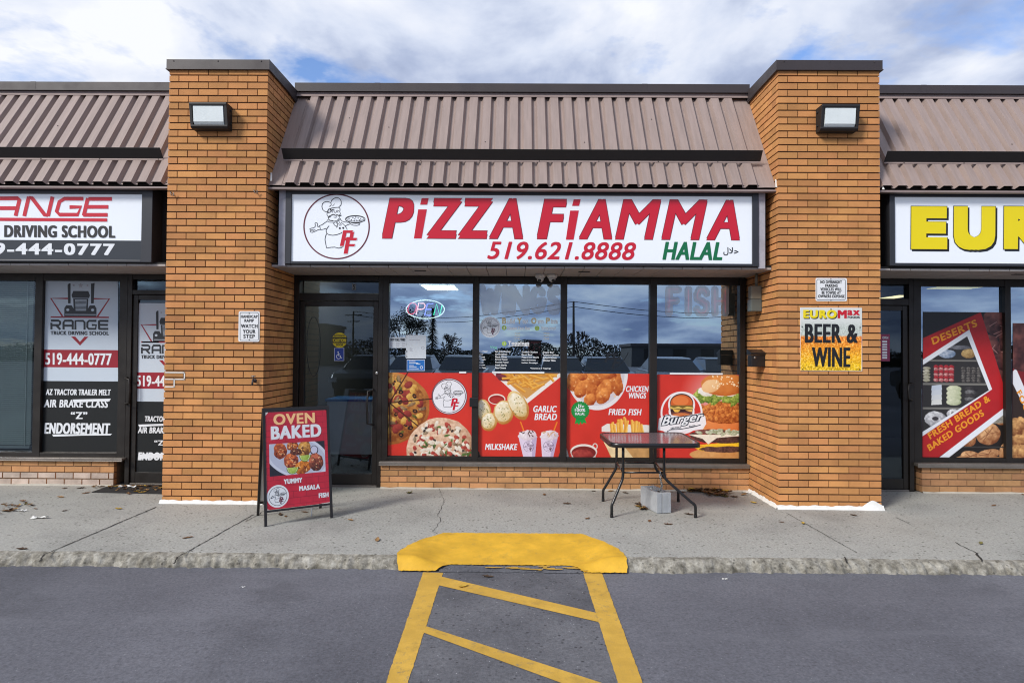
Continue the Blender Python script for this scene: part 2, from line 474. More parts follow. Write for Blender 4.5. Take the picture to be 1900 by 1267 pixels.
def ground_mat(name, base, dark, light, speck_dark, speck_light, amt, rough, bumpd, big=0.35, grain=60, pit=28, wear=0.0):
    m = bpy.data.materials.new(name); m.use_nodes = True
    n, l = m.node_tree.nodes, m.node_tree.links; p = n['Principled BSDF']
    t = n.new('ShaderNodeTexCoord'); o = t.outputs['Object']
    c = ramp(n, l, noise_nodes(n, l, o, big, 7, 0.6), [(0.3, lin(dark)), (0.5, lin(base)), (0.72, lin(light))])
    f = noise_nodes(n, l, o, grain, 5, 0.8)
    c = mixc(n, l, 0.8, c, mixc(n, l, 1.0, c, ramp(n, l, f, [(0.3, (0.5,) * 3), (0.5, (1,) * 3), (0.7, (1.5,) * 3)]), 'MULTIPLY'))
    v = n.new('ShaderNodeTexVoronoi'); v.inputs['Scale'].default_value = pit; l.new(o, v.inputs[0])
    g = noise_nodes(n, l, o, 17, 3)
    sp = n.new('ShaderNodeMath'); sp.operation = 'MULTIPLY'
    l.new(ramp(n, l, v.outputs['Distance'], [(0.16, (1, 1, 1)), (0.30, (0, 0, 0))]), sp.inputs[0])
    l.new(ramp(n, l, g, [(0.46, (0, 0, 0)), (0.58, (amt,) * 3)]), sp.inputs[1])
    c = mixc(n, l, sp.outputs[0], c, lin(speck_dark))
    v2 = n.new('ShaderNodeTexVoronoi'); v2.inputs['Scale'].default_value = 23; l.new(o, v2.inputs[0])
    c = mixc(n, l, ramp(n, l, v2.outputs['Distance'], [(0.045, (amt * 0.8,) * 3), (0.10, (0, 0, 0))]), c, lin(speck_light))
    if wear > 0:                                       # scuffs, old oil and damp marks
        mp = n.new('ShaderNodeMapping'); mp.inputs['Scale'].default_value = (0.55, 2.6, 1); mp.inputs['Rotation'].default_value = (0, 0, 0.12); l.new(o, mp.inputs[0])
        c = mixc(n, l, ramp(n, l, noise_nodes(n, l, mp.outputs[0], 1.3, 9, 0.68), [(0.54, (0, 0, 0)), (0.70, (wear * 0.55,) * 3)]), c, lin(light))
        c = mixc(n, l, ramp(n, l, noise_nodes(n, l, o, 0.8, 5, 0.6), [(0.54, (0, 0, 0)), (0.72, (wear * 0.8,) * 3)]), c, lin(tuple(v * 0.72 for v in dark)))
        c = mixc(n, l, ramp(n, l, noise_nodes(n, l, mp.outputs[0], 7, 6, 0.75), [(0.66, (0, 0, 0)), (0.74, (wear * 0.5,) * 3)]), c, lin(speck_light))
    l.new(c, p.inputs['Base Color']); p.inputs['Roughness'].default_value = rough
    b = n.new('ShaderNodeBump'); b.inputs['Strength'].default_value = 0.7; b.inputs['Distance'].default_value = bumpd
    l.new(f, b.inputs['Height']); l.new(b.outputs[0], p.inputs['Normal'])
    return m
M_asph = ground_mat('weathered_asphalt', (95, 96, 103), (76, 77, 84), (112, 113, 120), (62, 63, 69), (178, 180, 182), 0.45, 0.8, 0.004, wear=0.75)
M_walk = ground_mat('worn_concrete', (157, 157, 151), (134, 134, 129), (174, 173, 165), (80, 78, 70), (205, 204, 198), 0.9, 0.85, 0.003, 0.8, 55, 24, 0.45)
M_kerb = ground_mat('eroded_kerb_concrete', (142, 138, 127), (92, 88, 77), (178, 175, 165), (62, 58, 50), (214, 212, 204), 0.7, 0.95, 0.02, 14.0, 34, 26)
M_crack = mat('crack_shadow', (44, 42, 38), 0.95)
M_patch = ground_mat('older_asphalt', (94, 95, 100), (76, 77, 82), (110, 111, 115), (50, 50, 54), (190, 192, 194), 0.9, 0.85, 0.006, 1.5)

g = MB(); R = 600
g.box(-R, R, -R, R, -2, ASPH, M_asph, skip='lrfbd')
tag(g.build('parking_lot'), kind='structure')

YK = gz(500, 1054, ASPH).y           # foot of the kerb
RX = [gz(735, 1048, 0).x, gz(806, 1050, 0).x, gz(1085, 1052, 0).x, gz(1163, 1050, 0).x]
RY0 = gz(950, 990, 0).y
def sstep(a, b, x):
    t = np.clip((x - a) / (b - a), 0, 1); return t * t * (3 - 2 * t)
def walk_z(x, y):
    x = np.asarray(x, float); y = np.asarray(y, float)
    fl = sstep(RX[0] + 0.06, RX[1] + 0.02, x) * (1 - sstep(RX[2] - 0.02, RX[3] - 0.06, x))
    run = np.clip((RY0 - y) / (RY0 - YK), 0, 1)
    return -0.062 * fl * run + 0.004 * np.sin(x * 1.3 + y) * 0.5
nr = np.random.RandomState(3)
def walk_mesh():
    xs = np.arange(-8.0, 8.01, 0.012)
    ys = np.concatenate([np.arange(0.84, YK + 0.16, -0.05), [YK + 0.13, YK + 0.10, YK + 0.075, YK + 0.05, YK + 0.03, YK + 0.012, YK, YK - 0.004]])
    X, Y = np.meshgrid(xs, ys)
    Z = walk_z(X, Y)
    nx, ny = len(xs), len(ys)
    amp = np.zeros(ny); drop = np.zeros(ny)
    for k, (a, dz) in enumerate([(0.002, 0.0), (0.005, 0.001), (0.009, 0.006), (0.013, 0.016), (0.016, 0.032), (0.016, 0.054), (0.012, 0.078), (0.0, 0.12)]):
        amp[ny - 8 + k] = a; drop[ny - 8 + k] = dz
    flat = sstep(RX[0], RX[1], X) * (1 - sstep(RX[2], RX[3], X))
    Z = Z - drop[:, None] * (1 - 0.75 * flat)
    Z[-1] = ASPH - 0.03
    rough = 0.8 * vnoise(ny, nx, 2.4, 11, 2) + 0.7 * vnoise(ny, nx, 16, 12, 2)
    wob = vnoise(1, nx, 40, 15, 4)[0] * 0.022 + vnoise(1, nx, 170, 16, 2)[0] * 0.018
    band = np.linspace(0, 1, 8) ** 0.6
    for k in range(8): Y[ny - 8 + k] += wob * band[k]
    pm = 1 - 0.85 * sstep(RX[0] - 0.06, RX[0] + 0.01, X) * (1 - sstep(RX[3] - 0.01, RX[3] + 0.06, X))
    Z += amp[:, None] * pm * rough * 0.72
    Y -= amp[:, None] * pm * vnoise(ny, nx, 3.0, 13, 2) * 1.9
    P = np.stack([X, Y, Z], -1).reshape(-1, 3)
    i = np.arange(nx - 1)[None, :]; j = np.arange(ny - 1)[:, None]
    a = (j * nx + i).reshape(-1)
    q = np.stack([a, a + nx, a + nx + 1, a + 1], 1)
    me = bpy.data.meshes.new('sidewalk')
    me.from_pydata(P.tolist(), [], q.tolist())
    me.materials.append(M_walk); me.materials.append(M_kerb); me.materials.append(M_crack)
    mi = (np.repeat(np.arange(ny - 1), nx - 1) >= ny - 7).astype(np.int32)
    me.polygons.foreach_set('material_index', mi)
    me.polygons.foreach_set('use_smooth', np.ones(len(q), bool))
    o = bpy.data.objects.new('sidewalk', me); COL.objects.link(o)
    return o
tag(walk_mesh(), kind='structure')

# joints and cracks in the concrete, drawn as thin dark strips
def crack(mb, pts, w, jit, seed=1):
    r = random.Random(seed); P = []
    for (xa, ya), (xb, yb) in zip(pts[:-1], pts[1:]):
        n = max(2, int(math.hypot(xb - xa, yb - ya) / 0.035))
        for i in range(n): P.append((xa + (xb - xa) * i / n + r.uniform(-jit, jit), ya + (yb - ya) * i / n + r.uniform(-jit, jit) * 0.5))
    P.append(pts[-1])
    class G:
        def P(s, x, y, d): return Vector((x, y, float(walk_z(x, y)) + d))
    for k in range(len(P) - 1):
        a, b = P[k], P[k + 1]
        ww = w * r.uniform(0.55, 1.25)
        t = Vector((b[0] - a[0], b[1] - a[1])); 
        if t.length < 1e-5: continue
        nn = Vector((-t.y, t.x)).normalized() * ww / 2
        zs = float(walk_z(a[0], a[1])) + 0.0035
        mb.add([(a[0] + nn.x, a[1] + nn.y, zs), (a[0] - nn.x, a[1] - nn.y, zs), (b[0] - nn.x, b[1] - nn.y, zs), (b[0] + nn.x, b[1] + nn.y, zs)], [(0, 1, 2, 3)], M_crack)
cr = MB()
def gp(x, y): p = gz(x, y, 0); return (p.x, p.y)
yk2 = YK + 0.06
for k, (a, b, w, j) in enumerate([((290, 941), (80, 1030), 0.011, 0.004), ((470, 955), (330, 1034), 0.009, 0.005), ((498, 944), (455, 968), 0.005, 0.012), ((1458, 951), (1590, 1026), 0.006, 0.003),
                                  ((1660, 958), (1692, 974), 0.005, 0.003), ((1772, 1006), (1812, 1026), 0.008, 0.008)]):
    crack(cr, [gp(*a), gp(*b)], w, j, k + 1)
for k, pts in enumerate([[(80, 1030), (74, 1042)], [(330, 1034), (322, 1047)], [(1812, 1026), (1822, 1042)], [(1566, 1034), (1572, 1046)]]):
    crack(cr, [gp(*p) for p in pts], 0.014, 0.006, 20 + k)
crack(cr, [gp(815, 905), gp(824, 930), gp(812, 955), gp(818, 966), gp(804, 985), gp(812, 990)], 0.004, 0.008, 31)
tag(cr.build('sidewalk_cracks'), kind='structure')
# rust and dirt film along the wall foot is left to the concrete's own noise

# yellow paint on the kerb ramp
def paint_mat(name, rgb, wear, under):
    m = bpy.data.materials.new(name); m.use_nodes = True
    n, l = m.node_tree.nodes, m.node_tree.links; p = n['Principled BSDF']
    t = n.new('ShaderNodeTexCoord'); o = t.outputs['Object']
    c = ramp(n, l, noise_nodes(n, l, o, 5, 7, 0.65), [(0.28, lin(tuple(v * 0.92 for v in rgb))), (0.5, lin(rgb)), (0.7, lin(tuple(min(255, v * 1.06 + 6) for v in rgb)))])
    f = noise_nodes(n, l, o, 90, 5, 0.75)
    w1 = noise_nodes(n, l, o, 24, 9, 0.82); w2 = noise_nodes(n, l, o, 2.3, 4, 0.6)
    wm_ = n.new('ShaderNodeMath'); wm_.operation = 'MULTIPLY'
    l.new(ramp(n, l, w1, [(0.56 - wear, (0, 0, 0)), (0.66 - wear, (0.85,) * 3)]), wm_.inputs[0]); l.new(ramp(n, l, w2, [(0.42, (0.12,) * 3), (0.66, (1, 1, 1))]), wm_.inputs[1])
    c = mixc(n, l, wm_.outputs[0], c, lin(under))
    c = mixc(n, l, ramp(n, l, noise_nodes(n, l, o, 6, 7, 0.7), [(0.56, (0, 0, 0)), (0.76, (0.4,) * 3)]), c, lin((116, 96, 52)))
    l.new(c, p.inputs['Base Color']); p.inputs['Roughness'].default_value = 0.7
    b = n.new('ShaderNodeBump'); b.inputs['Strength'].default_value = 0.5; b.inputs['Distance'].default_value = 0.004
    l.new(f, b.inputs['Height']); l.new(b.outputs[0], p.inputs['Normal'])
    return m
M_yel = paint_mat('yellow_ramp_paint', (212, 165, 42), 0.0, (168, 150, 96))
M_yel2 = paint_mat('worn_yellow_line_paint', (196, 156, 62), 0.025, (122, 116, 100))
def ramp_paint():
    nu, nv = 150, 60
    e = np.random.RandomState(5)
    top = [gz(822, 991, 0), gz(1078, 990, 0)]
    n1 = vnoise(1, nu + 1, 3, 41, 3)[0]; n2 = vnoise(1, nv + 1, 3, 42, 3)[0]; n3 = vnoise(1, nv + 1, 3, 43, 3)[0]
    vs = []; fs = []
    for j in range(nv + 1):
        v = j / nv
        xl = top[0].x + (RX[0] - 0.035 - top[0].x) * math.sin(min(1, v * 1.25) * 1.5708) ** 0.9 + n2[j] * 0.012 + (0.09 * max(0, v - 0.8) ** 1.5 * 5)
        xr = top[1].x + (RX[3] + 0.03 - top[1].x) * math.sin(min(1, v * 1.2) * 1.5708) ** 0.9 + n3[j] * 0.012 - (0.09 * max(0, v - 0.85) ** 1.5 * 5)
        for i in range(nu + 1):
            u = i / nu; x = xl + (xr - xl) * u
            bev = 0.055 * (1 - abs(2 * u - 1)) * 0
            yt = RY0 + n1[i] * 0.012
            inner = float(sstep(RX[1] - 0.02, RX[1] + 0.10, x) * (1 - sstep(RX[2] - 0.10, RX[2] + 0.02, x)))
            yend = (YK - 0.05 + 0.016 * n1[(i * 5) % nu]) * (1 - inner) + (YK + 0.045 + 0.006 * n1[(i * 3) % nu]) * inner
            y = yt + (yend - yt) * v
            d = min(1.0, max(0.0, (YK + 0.085 - y) / 0.125)) * (1 - inner)
            z = float(walk_z(x, y)) + 0.008
            z = z * (1 - d ** 1.7) + (ASPH + 0.012) * d ** 1.7 + 0.012 * math.sin(d * 3.14) + 0.004 * n2[j] * d
            vs.append((x, y, max(z, ASPH + 0.009)))
    for j in range(nv):
        for i in range(nu):
            a = j * (nu + 1) + i
            fs.append((a, a + nu + 1, a + nu + 2, a + 1))
    mb = MB(); mb.add(vs, fs, M_yel, True)
    return mb.build('kerb_ramp_paint')
tag(ramp_paint(), kind='structure')

mk = MB()
def gquad(pts, z, m): mk.poly([tuple(gz(x, y, z)) for x, y in pts], m)
za = ASPH + 0.004
def line(a, b, c, d, z, m=None):                       # a-b near edge, with slightly worn edges
    A, B, Cc, D = [gz(*p, z) for p in (a, b, c, d)]
    n = 160; L = []; Rr = []
    e1 = vnoise(1, n + 1, 2, int(A.x * 100) % 97 + 50, 3)[0]; e2 = vnoise(1, n + 1, 2, int(A.y * 100) % 89 + 60, 3)[0]
    w = (B - A).length
    for i in range(n + 1):
        t = i / n
        p, q = A.lerp(D, t), B.lerp(Cc, t); s = (q - p).normalized()
        L.append(p - s * e1[i] * 0.0035); Rr.append(q + s * e2[i] * 0.0035)
    mk.add(L + Rr, [(i, n + 1 + i, n + 2 + i, i + 1) for i in range(n)], m or M_yel2)
# the patch of older asphalt between the lines
mk2 = MB(); mk2.poly([tuple(gz(x, y, ASPH + 0.002)) for x, y in ((800, 1060), (1100, 1062), (1232, 1420), (668, 1420))], M_patch)
tag(mk2.build('asphalt_patch'), kind='structure')
line((664, 1420), (708, 1420), (822, 1062), (785, 1061), za)
line((1195, 1420), (1250, 1420), (1117, 1063), (1082, 1062), za)
z2 = ASPH + 0.0055
line((814, 1085), (1110, 1153), (1106, 1136), (819, 1069), z2)
line((784, 1172), (1080, 1280), (1160, 1280), (791, 1161), z2)
line((740, 1320), (1000, 1440), (1060, 1430), (750, 1303), z2)
tag(mk.build('parking_markings'), kind='structure')
# thin dirty lip where the ramp meets the lot
lip = MB(); e = vnoise(1, 61, 4, 77, 4)[0]
xa, xb = gz(815, 1060, ASPH).x, gz(1092, 1060, ASPH).x
pts = [(xa + (xb - xa) * i / 60, YK + 0.04 + e[i] * 0.02, -0.055) for i in range(61)] + [(xa + (xb - xa) * i / 60, YK - 0.05 + e[60 - i] * 0.015, ASPH + 0.006) for i in range(61)]
lip.add(pts, [(i, 61 + i, 62 + i, i + 1) for i in range(60)], M_patch)
tag(lip.build('asphalt_lip'), kind='structure')
pk = MB(); rr = random.Random(9)
for k in range(26):
    x = rr.uniform(0.35, 1.0); x = xa + (xb - xa) * x; w = rr.uniform(0.02, 0.09); y = YK + rr.uniform(-0.03, 0.02)
    n = 9; pk.poly([(x + w * math.cos(6.283 * i / n) * rr.uniform(.6, 1), y + 0.014 * math.sin(6.283 * i / n) * rr.uniform(.5, 1), -0.062 - (YK + 0.03 - y) * 0.15 + 0.012) for i in range(n)], M_yel2)
tag(pk.build('paint_flakes'), kind='structure')

# ------------------------------------------------------------------ building
YW = 0.80
X = dict(l0=-3.502, l1=-2.512, r0=2.592, r1=3.598)
bld = thing('strip_mall', 'long single storey brick strip mall with brown ribbed metal roof and dark shop windows', 'building', (0, YW, 0))
M_brick = mat('orange_brown_brick', (194, 136, 82), 0.88, 0.16, 3.0, 0.6, 120, island=0.17)
M_brick_pale = mat('faded_brick', (188, 138, 92), 0.88, 0.14, 9.0, 0.6, 120, island=0.20)
M_mortar = mat('dark_raked_mortar', (84, 58, 37), 0.95, 0.2, 20, 0.6, 150)
M_mortar_pale = mat('pale_mortar', (128, 104, 80), 0.95, 0.2, 20, 0.6, 150)
M_brown = mat('dark_brown_metal', (60, 53, 54), 0.5, 0.10, 3.0, 0, metal=0.0, rvar=0.1)
M_rail = mat('black_brown_metal', (31, 28, 28), 0.6, 0.10, 3.0)
M_roof = mat('faded_brown_metal_cladding', (151, 134, 127), 0.55, 0.12, 2.2, 0.15, 30, rvar=0.1, stretch=(14, 1.2, 1.2))
M_trim = mat('faded_brown_metal_trim', (146, 130, 126), 0.5, 0.1, 3.0)
M_frame = mat('dark_bronze_aluminium', (36, 32, 29), 0.42, 0.12, 4.0, metal=0.2, rvar=0.12)
M_alu = mat('dull_aluminium_sill', (128, 122, 116), 0.4, 0.15, 8.0, metal=0.5)
M_soffit = mat('grey_soffit_panel', (172, 166, 162), 0.7, 0.08, 4.0)
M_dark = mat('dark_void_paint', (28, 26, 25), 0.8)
M_caulk = mat('white_caulk', (226, 226, 222), 0.8, 0.05, 20, 0.8, 90)
M_screw = mat('screw_head', (70, 62, 60), 0.5, metal=0.3)
M_glass = glass_mat('tinted_window_glass', (0.42, 0.46, 0.47), 0.52)
M_glass_d = glass_mat('tinted_door_glass', (0.62, 0.65, 0.66), 0.075)
M_glass_l = glass_mat('clear_window_glass', (0.82, 0.87, 0.86), 0.07)

CH, BL, JT, BJ = 0.0689, 0.1985, 0.0085, 0.0128
def course_boxes(mb, axis, fixed, out, u0, u1, z0, z1, m, first, depth_even, jr, ch=CH, bl=BL):
    """a run of brick courses on one face; axis 'x' or 'y', bricks stand out to 'fixed' along the outward sign"""
    n = int(round((z1 - z0) / ch)); ch = (z1 - z0) / n
    for k in range(n):
        za_, zb_ = z0 + k * ch + BJ * 0.5, z0 + (k + 1) * ch - BJ * 0.5
        u = u0; half = (k % 2) ^ first
        first_b = True
        while u < u1 - 0.012:
            L = (bl - JT) if not (first_b and half) else (bl / 2 - JT)
            e = min(u1, u + L)
            if u1 - e < 0.03: e = u1
            pr_ = fixed + out * jr.uniform(-0.0012, 0.0012)
            inn = fixed - out * 0.05
            if axis == 'x': mb.box(u, e, min(pr_, inn), max(pr_, inn), za_, zb_, m)
            else: mb.box(min(pr_, inn), max(pr_, inn), u, e, za_, zb_, m)
            u = e + JT; first_b = False
def pillar(x0, x1, top, label):
    mb = MB(); jr = random.Random(int(x0 * 10)); g_ = 0.008
    mb.box(x0 + g_, x1 - g_, g_, 1.2, 0.0, top, M_mortar)
    course_boxes(mb, 'x', 0.0, -1, x0, x1, 0.004, top, M_brick, 0, 0, jr)
    course_boxes(mb, 'y', x0, -1, 0.0525, 1.2, 0.004, top, M_brick, 1, 0, jr)
    course_boxes(mb, 'y', x1, 1, 0.0525, 1.2, 0.004, top, M_brick, 1, 0, jr)
    o = mb.build('brick_pillar', bld, bevel=0.0); o['label'] = label
    # coping
    c = MB(); t = 0.018; zt = top + 0.088
    c.box(x0 - t, x1 + t, -t, 1.3, top - 0.012, zt - 0.006, M_brown)
    c.box(x0 - t - 0.008, x1 + t + 0.008, -t - 0.008, 1.31, top - 0.020, top - 0.010, M_brown)
    # side skirts deepen towards the roof
    for xs, s in ((x0 - t, -1), (x1 + t, 1)):
        c.prism([(xs, 0.30, top - 0.010), (xs, 0.90, top - 0.050), (xs, 0.90, zt + 0.02), (xs, -t, zt - 0.004), (xs, -t, top - 0.010)], (s * 0.004, 0, 0), M_brown)
    for i in range(3):
        xx = x0 + (x1 - x0) * (0.05, 0.5, 0.94)[i]
        c.lathe([(0.007, 0), (0.006, 0.004)], (xx, -t, zt - 0.022), (0, -1, 0), M_screw, 8)
    c.build('coping', o)
    k = MB(); r = random.Random(4)
    n = 70
    for face in range(3):
        L = []
        for i in range(n + 1):
            t_ = i / n; h = 0.034 + 0.004 * math.sin(i * 0.31 + face) + 0.003 * math.sin(i * 0.83) + r.uniform(-0.001, 0.001); w = 0.03 + 0.004 * math.sin(i * 0.47) + r.uniform(-0.001, 0.001)
            if x0 > 0 and face == 0 and 0.80 < t_ < 0.99: h += 0.05 * math.sin((t_ - 0.80) / 0.19 * math.pi); w += 0.012 * math.sin((t_ - 0.80) / 0.19 * math.pi)
            if face == 0: a = (x0 - 0.02 + (x1 - x0 + 0.04) * t_, 0)
            elif face == 1: a = (x1, 0.0 + 0.80 * t_)
            else: a = (x0, 0.80 * (1 - t_))
            nx_, ny_ = ((0, -1), (1, 0), (-1, 0))[face]
            L.append([(a[0] + nx_ * 0.004, a[1] + ny_ * 0.004, h), (a[0] + nx_ * 0.012, a[1] + ny_ * 0.012, h * 0.55), (a[0] + nx_ * w, a[1] + ny_ * w, -0.012)])
        vs = [p for q in L for p in q]
        fs = [(3 * i + j, 3 * i + j + 1, 3 * i + j + 4, 3 * i + j + 3) for i in range(n) for j in range(2)]
        k.add(vs, fs, M_caulk, False)
    k.build('base_caulk', o)
    return o
pl_l = pillar(X['l0'], X['l1'], 4.345, 'brick pillar carrying the small handicap ramp sign')
pl_r = pillar(X['r0'], X['r1'], 4.360, 'brick pillar carrying the beer and wine sign')
# white marks left around two bricks and other scars on the left pillar
wm = MB()
zb = 16 * CH
p0 = at(302, 690, 0); p1 = at(343, 717, 0)
for (xa_, ya_, xb_, yb_) in ((305.5, 690, 343, 692), (341, 690, 343, 704), (305.5, 702.5, 343, 704.5), (322, 703, 324, 718), (305.5, 716.5, 324, 718.5)):
    slab_px(wm, xa_, ya_, xb_, yb_, -0.004, 0.006, M_caulk)
wm.build('paint_marks', pl_l)

def low_wall(x0, x1, ztop, m, mort, label, base_h=0.0):
    mb = MB(); jr = random.Random(int(x0 * 7)); yf = YW - 0.045
    mb.box(x0 + 0.008, x1 - 0.008, yf + 0.008, 1.0, 0, ztop, mort)
    course_boxes(mb, 'x', yf, -1, x0, x1, 0.004, ztop, m, 0, 0, jr, CH, BL)
    course_boxes(mb, 'y', x0, -1, yf + 0.0525, 1.0, 0.004, ztop, m, 1, 0, jr)
    o = mb.build('brick_wall', bld); o['label'] = label
    f = MB(); n = 40; r = random.Random(2)
    vs = []
    for i in range(n + 1):
        x = x0 + (x1 - x0) * i / n
        vs += [(x, yf - 0.003, 0.012 + r.uniform(-0.004, 0.006)), (x, yf - 0.022 - r.uniform(0, 0.012), -0.006)]
    f.add(vs, [(2 * i, 2 * i + 1, 2 * i + 3, 2 * i + 2) for i in range(n)], mat('old_cement', (176, 172, 160), 0.9, 0.1, 12, 0.6))
    f.build('base_caulk', o)
    return o
zs_c = at(1045, 864, YW - 0.06).z
xdc = at(708, 880, YW).x
low_wall(xdc, X['r0'] - 0.002, zs_c, M_brick_pale, M_mortar_pale, 'low faded brick wall under the red poster windows')
zs_l = at(100, 853, YW - 0.06).z; xl_end = at(216, 870, YW).x
M_whitewash = mat('flaking_white_paint_brick', (190, 172, 158), 0.9, 0.22, 7, 0.6, 120, island=0.12)
zmid_l = at(100, 872, YW - 0.045).z
low_wall(-9.4, xl_end, zs_l, M_brick_pale, M_mortar_pale, 'low brick wall with flaking white paint on its lower courses')
ww = MB(); jr = random.Random(8); nn = int(round(zs_l / CH)); chh = zs_l / nn
for k in range(2):
    u = -9.4 + (0.1 if k else 0); 
    while u < xl_end - 0.02:
        e_ = min(xl_end, u + BL - JT)
        ww.box(u + 0.002, e_ - 0.002, YW - 0.0475, YW - 0.03, 0.004 + k * chh + BJ * 0.55, 0.004 + (k + 1) * chh - BJ * 0.55, M_whitewash); u += BL
ww.build('white_paint', bpy.data.objects['brick_wall.001'] if 'brick_wall.001' in bpy.data.objects else bld)
zs_r = at(1800, 866, YW - 0.06).z; xr_beg = at(1706, 890, YW).x
low_wall(xr_beg, 9.4, zs_r, mat('brown_faded_brick', (164, 122, 84), 0.88, 0.15, 9, 0.6, 120, island=0.2), M_mortar_pale, 'low brown brick wall under the baked goods window')

# ---- mansard roofs ----
ZE, ZT, YE, YT = 3.185, 4.40, 0.055, 0.80
SL = Vector((0, YT - YE, ZT - ZE)); SLn = SL.normalized(); NRM = Vector((0, -SLn.z, SLn.y))
def mansard(x0, x1, flash_l, flash_r, rail0, rail1, label):
    mb = MB(); L = SL.length
    P = lambda x, s, h: Vector((x, YE, ZE)) + SLn * s + NRM * h
    per = 0.1495; H = 0.040
    prof = []
    x = x0 + flash_l
    if flash_l: prof += [(x0, 0.004), (x - 0.002, 0.004)]
    end = x1 - flash_r
    while x + per <= end + 0.02:
        prof += [(x, 0.0), (x + 0.030, 0.0), (x + 0.048, H), (x + 0.132, H)]; x += per
    prof += [(x, 0.0)]
    if flash_r: prof += [(x1 - flash_r + 0.01, 0.004), (x1, 0.004)]
    elif x < x1: prof += [(x1, 0)]
    n = len(prof)
    vs = [P(a, 0.0, h) for a, h in prof] + [P(a, L, h) for a, h in prof]
    fs = [(i, i + 1, n + i + 1, n + i) for i in range(n - 1)]
    mb.add(vs, fs, M_roof)
    # sheet thickness at the lower edge and dark filler behind the ribs
    vs = [P(a, 0.0, h) for a, h in prof] + [P(a, 0.0, h - 0.004) for a, h in prof]
    mb.add(vs, [(i, n + i, n + i + 1, i + 1) for i in range(n - 1)], M_trim)
    mb.hexa([P(x0, 0.02, -0.05), P(x1, 0.02, -0.05), P(x1, 0.02, -0.006), P(x0, 0.02, -0.006), P(x0, L, -0.05), P(x1, L, -0.05), P(x1, L, -0.006), P(x0, L, -0.006)], M_dark)
    xx = x0 + flash_l + 0.016
    while xx < end:
        for s in (0.025, L - 0.06): mb.lathe([(0.0065, 0), (0.005, 0.005)], P(xx, s, 0.0), NRM, M_screw, 6)
        xx += per
    r = random.Random(int(x0 * 3))
    for _ in range(int((x1 - x0) * 1.2)):
        k = r.randint(0, int((end - x0 - flash_l) / per)); mb.lathe([(0.007, 0), (0.005, 0.005)], P(x0 + flash_l + 0.09 + k * per, r.choice((0.62, 0.85, 1.0)), H), NRM, M_screw, 6)
    o = mb.build('mansard_roof', bld); o['label'] = label
    # snow rail: dark angle across the slope
    rl = MB(); s0 = 0.335
    def plate_(sa, ha, sb, hb, th, m):
        d_ = Vector((0, 0, 0)); rl.hexa([P(rail0, sa, ha), P(rail1, sa, ha), P(rail1, sa + th, ha), P(rail0, sa + th, ha), P(rail0, sb, hb), P(rail1, sb, hb), P(rail1, sb + th, hb), P(rail0, sb + th, hb)], m)
    plate_(s0, H + 0.004, s0 + 0.045, H + 0.105, 0.004, M_rail)
    rl.hexa([P(rail0, s0 - 0.022, H + 0.001), P(rail1, s0 - 0.022, H + 0.001), P(rail1, s0 + 0.003, H + 0.001), P(rail0, s0 + 0.003, H + 0.001), P(rail0, s0 - 0.022, H + 0.0035), P(rail1, s0 - 0.022, H + 0.0035), P(rail1, s0 + 0.003, H + 0.0035), P(rail0, s0 + 0.003, H + 0.0035)], M_trim)
    q_ = rail0 + 0.2
    while q_ < rail1:
        rl.lathe([(0.007, 0), (0.005, 0.005)], P(q_, s0 - 0.012, H + 0.003), NRM, M_screw, 6); q_ += 0.61
    rl.build('snow_rail', o)
    # top trim and parapet coping
    tp = MB()
    tp.box(x0, x1, YT - 0.046, YT + 0.02, ZT - 0.004, ZT + 0.035, M_trim); tp.hexa([P(x0, L - 0.05, H + 0.001), P(x1, L - 0.05, H + 0.001), P(x1, L - 0.05, H + 0.006), P(x0, L - 0.05, H + 0.006), P(x0, L + 0.01, H + 0.001), P(x1, L + 0.01, H + 0.001), P(x1, L + 0.01, H + 0.006), P(x0, L + 0.01, H + 0.006)], M_trim); tp.hexa([P(x0, L - 0.012, 0.0), P(x1, L - 0.012, 0.0), P(x1, L - 0.012, H), P(x0, L - 0.012, H), P(x0, L, 0.0), P(x1, L, 0.0), P(x1, L, H), P(x0, L, H)], M_dark); tp.build('top_trim', o)  # last piece: dark strip standing in for shade in the valleys below the trim
    cp = MB(); cp.box(x0, x1, YT - 0.066, YT + 0.35, ZT + 0.042, 4.532, M_brown)
    cp.box(x0, x1, YT - 0.074, YT - 0.060, ZT + 0.034, ZT + 0.046, M_brown)
    q = x0 + 0.9
    while q < x1 - 0.3:
        cp.box(q, q + 0.06, YT - 0.0675, YT - 0.05, ZT + 0.044, 4.5335, M_brown); q += 3.0
    cp.build('coping', o)
    # eave trim
    ev = MB(); ev.box(x0, x1, YE - 0.012, YE + 0.05, ZE - 0.040, ZE - 0.022, M_trim); ev.build('eave_trim', o)
    return o
roofC = mansard(X['l1'] + 0.001, X['r0'] - 0.001, 0.135, 0.12, at(530, 292, 0.25).x, at(1407, 294, 0.25).x, 'ribbed metal roof above the pizza shop')
roofL = mansard(-9.4, X['l0'] - 0.001, 0.0, 0.0, -9.4, at(309, 292, 0.25).x, 'ribbed metal roof above the driving school')
roofR = mansard(X['r1'] + 0.001, 9.4, 0.0, 0.0, at(1634, 296, 0.25).x, 9.4, 'ribbed metal roof above the grocery')
for (px, py, h) in ((501, 320, 0.08), (1439, 332, 0.075), (1637, 336, 0.04)):   # torn pale caulk by the pillars
    q = MB(); b = at(px, py + 16, 0.04)
    q.prism([(b.x, 0.035, b.z), (b.x + 0.018, 0.03, b.z), (b.x + 0.012, 0.045, b.z + h), (b.x + 0.002, 0.05, b.z + h * 1.15)], (0.002, 0.012, 0), M_caulk)
    q.build('torn_caulk', roofC if px < 1600 else roofR)

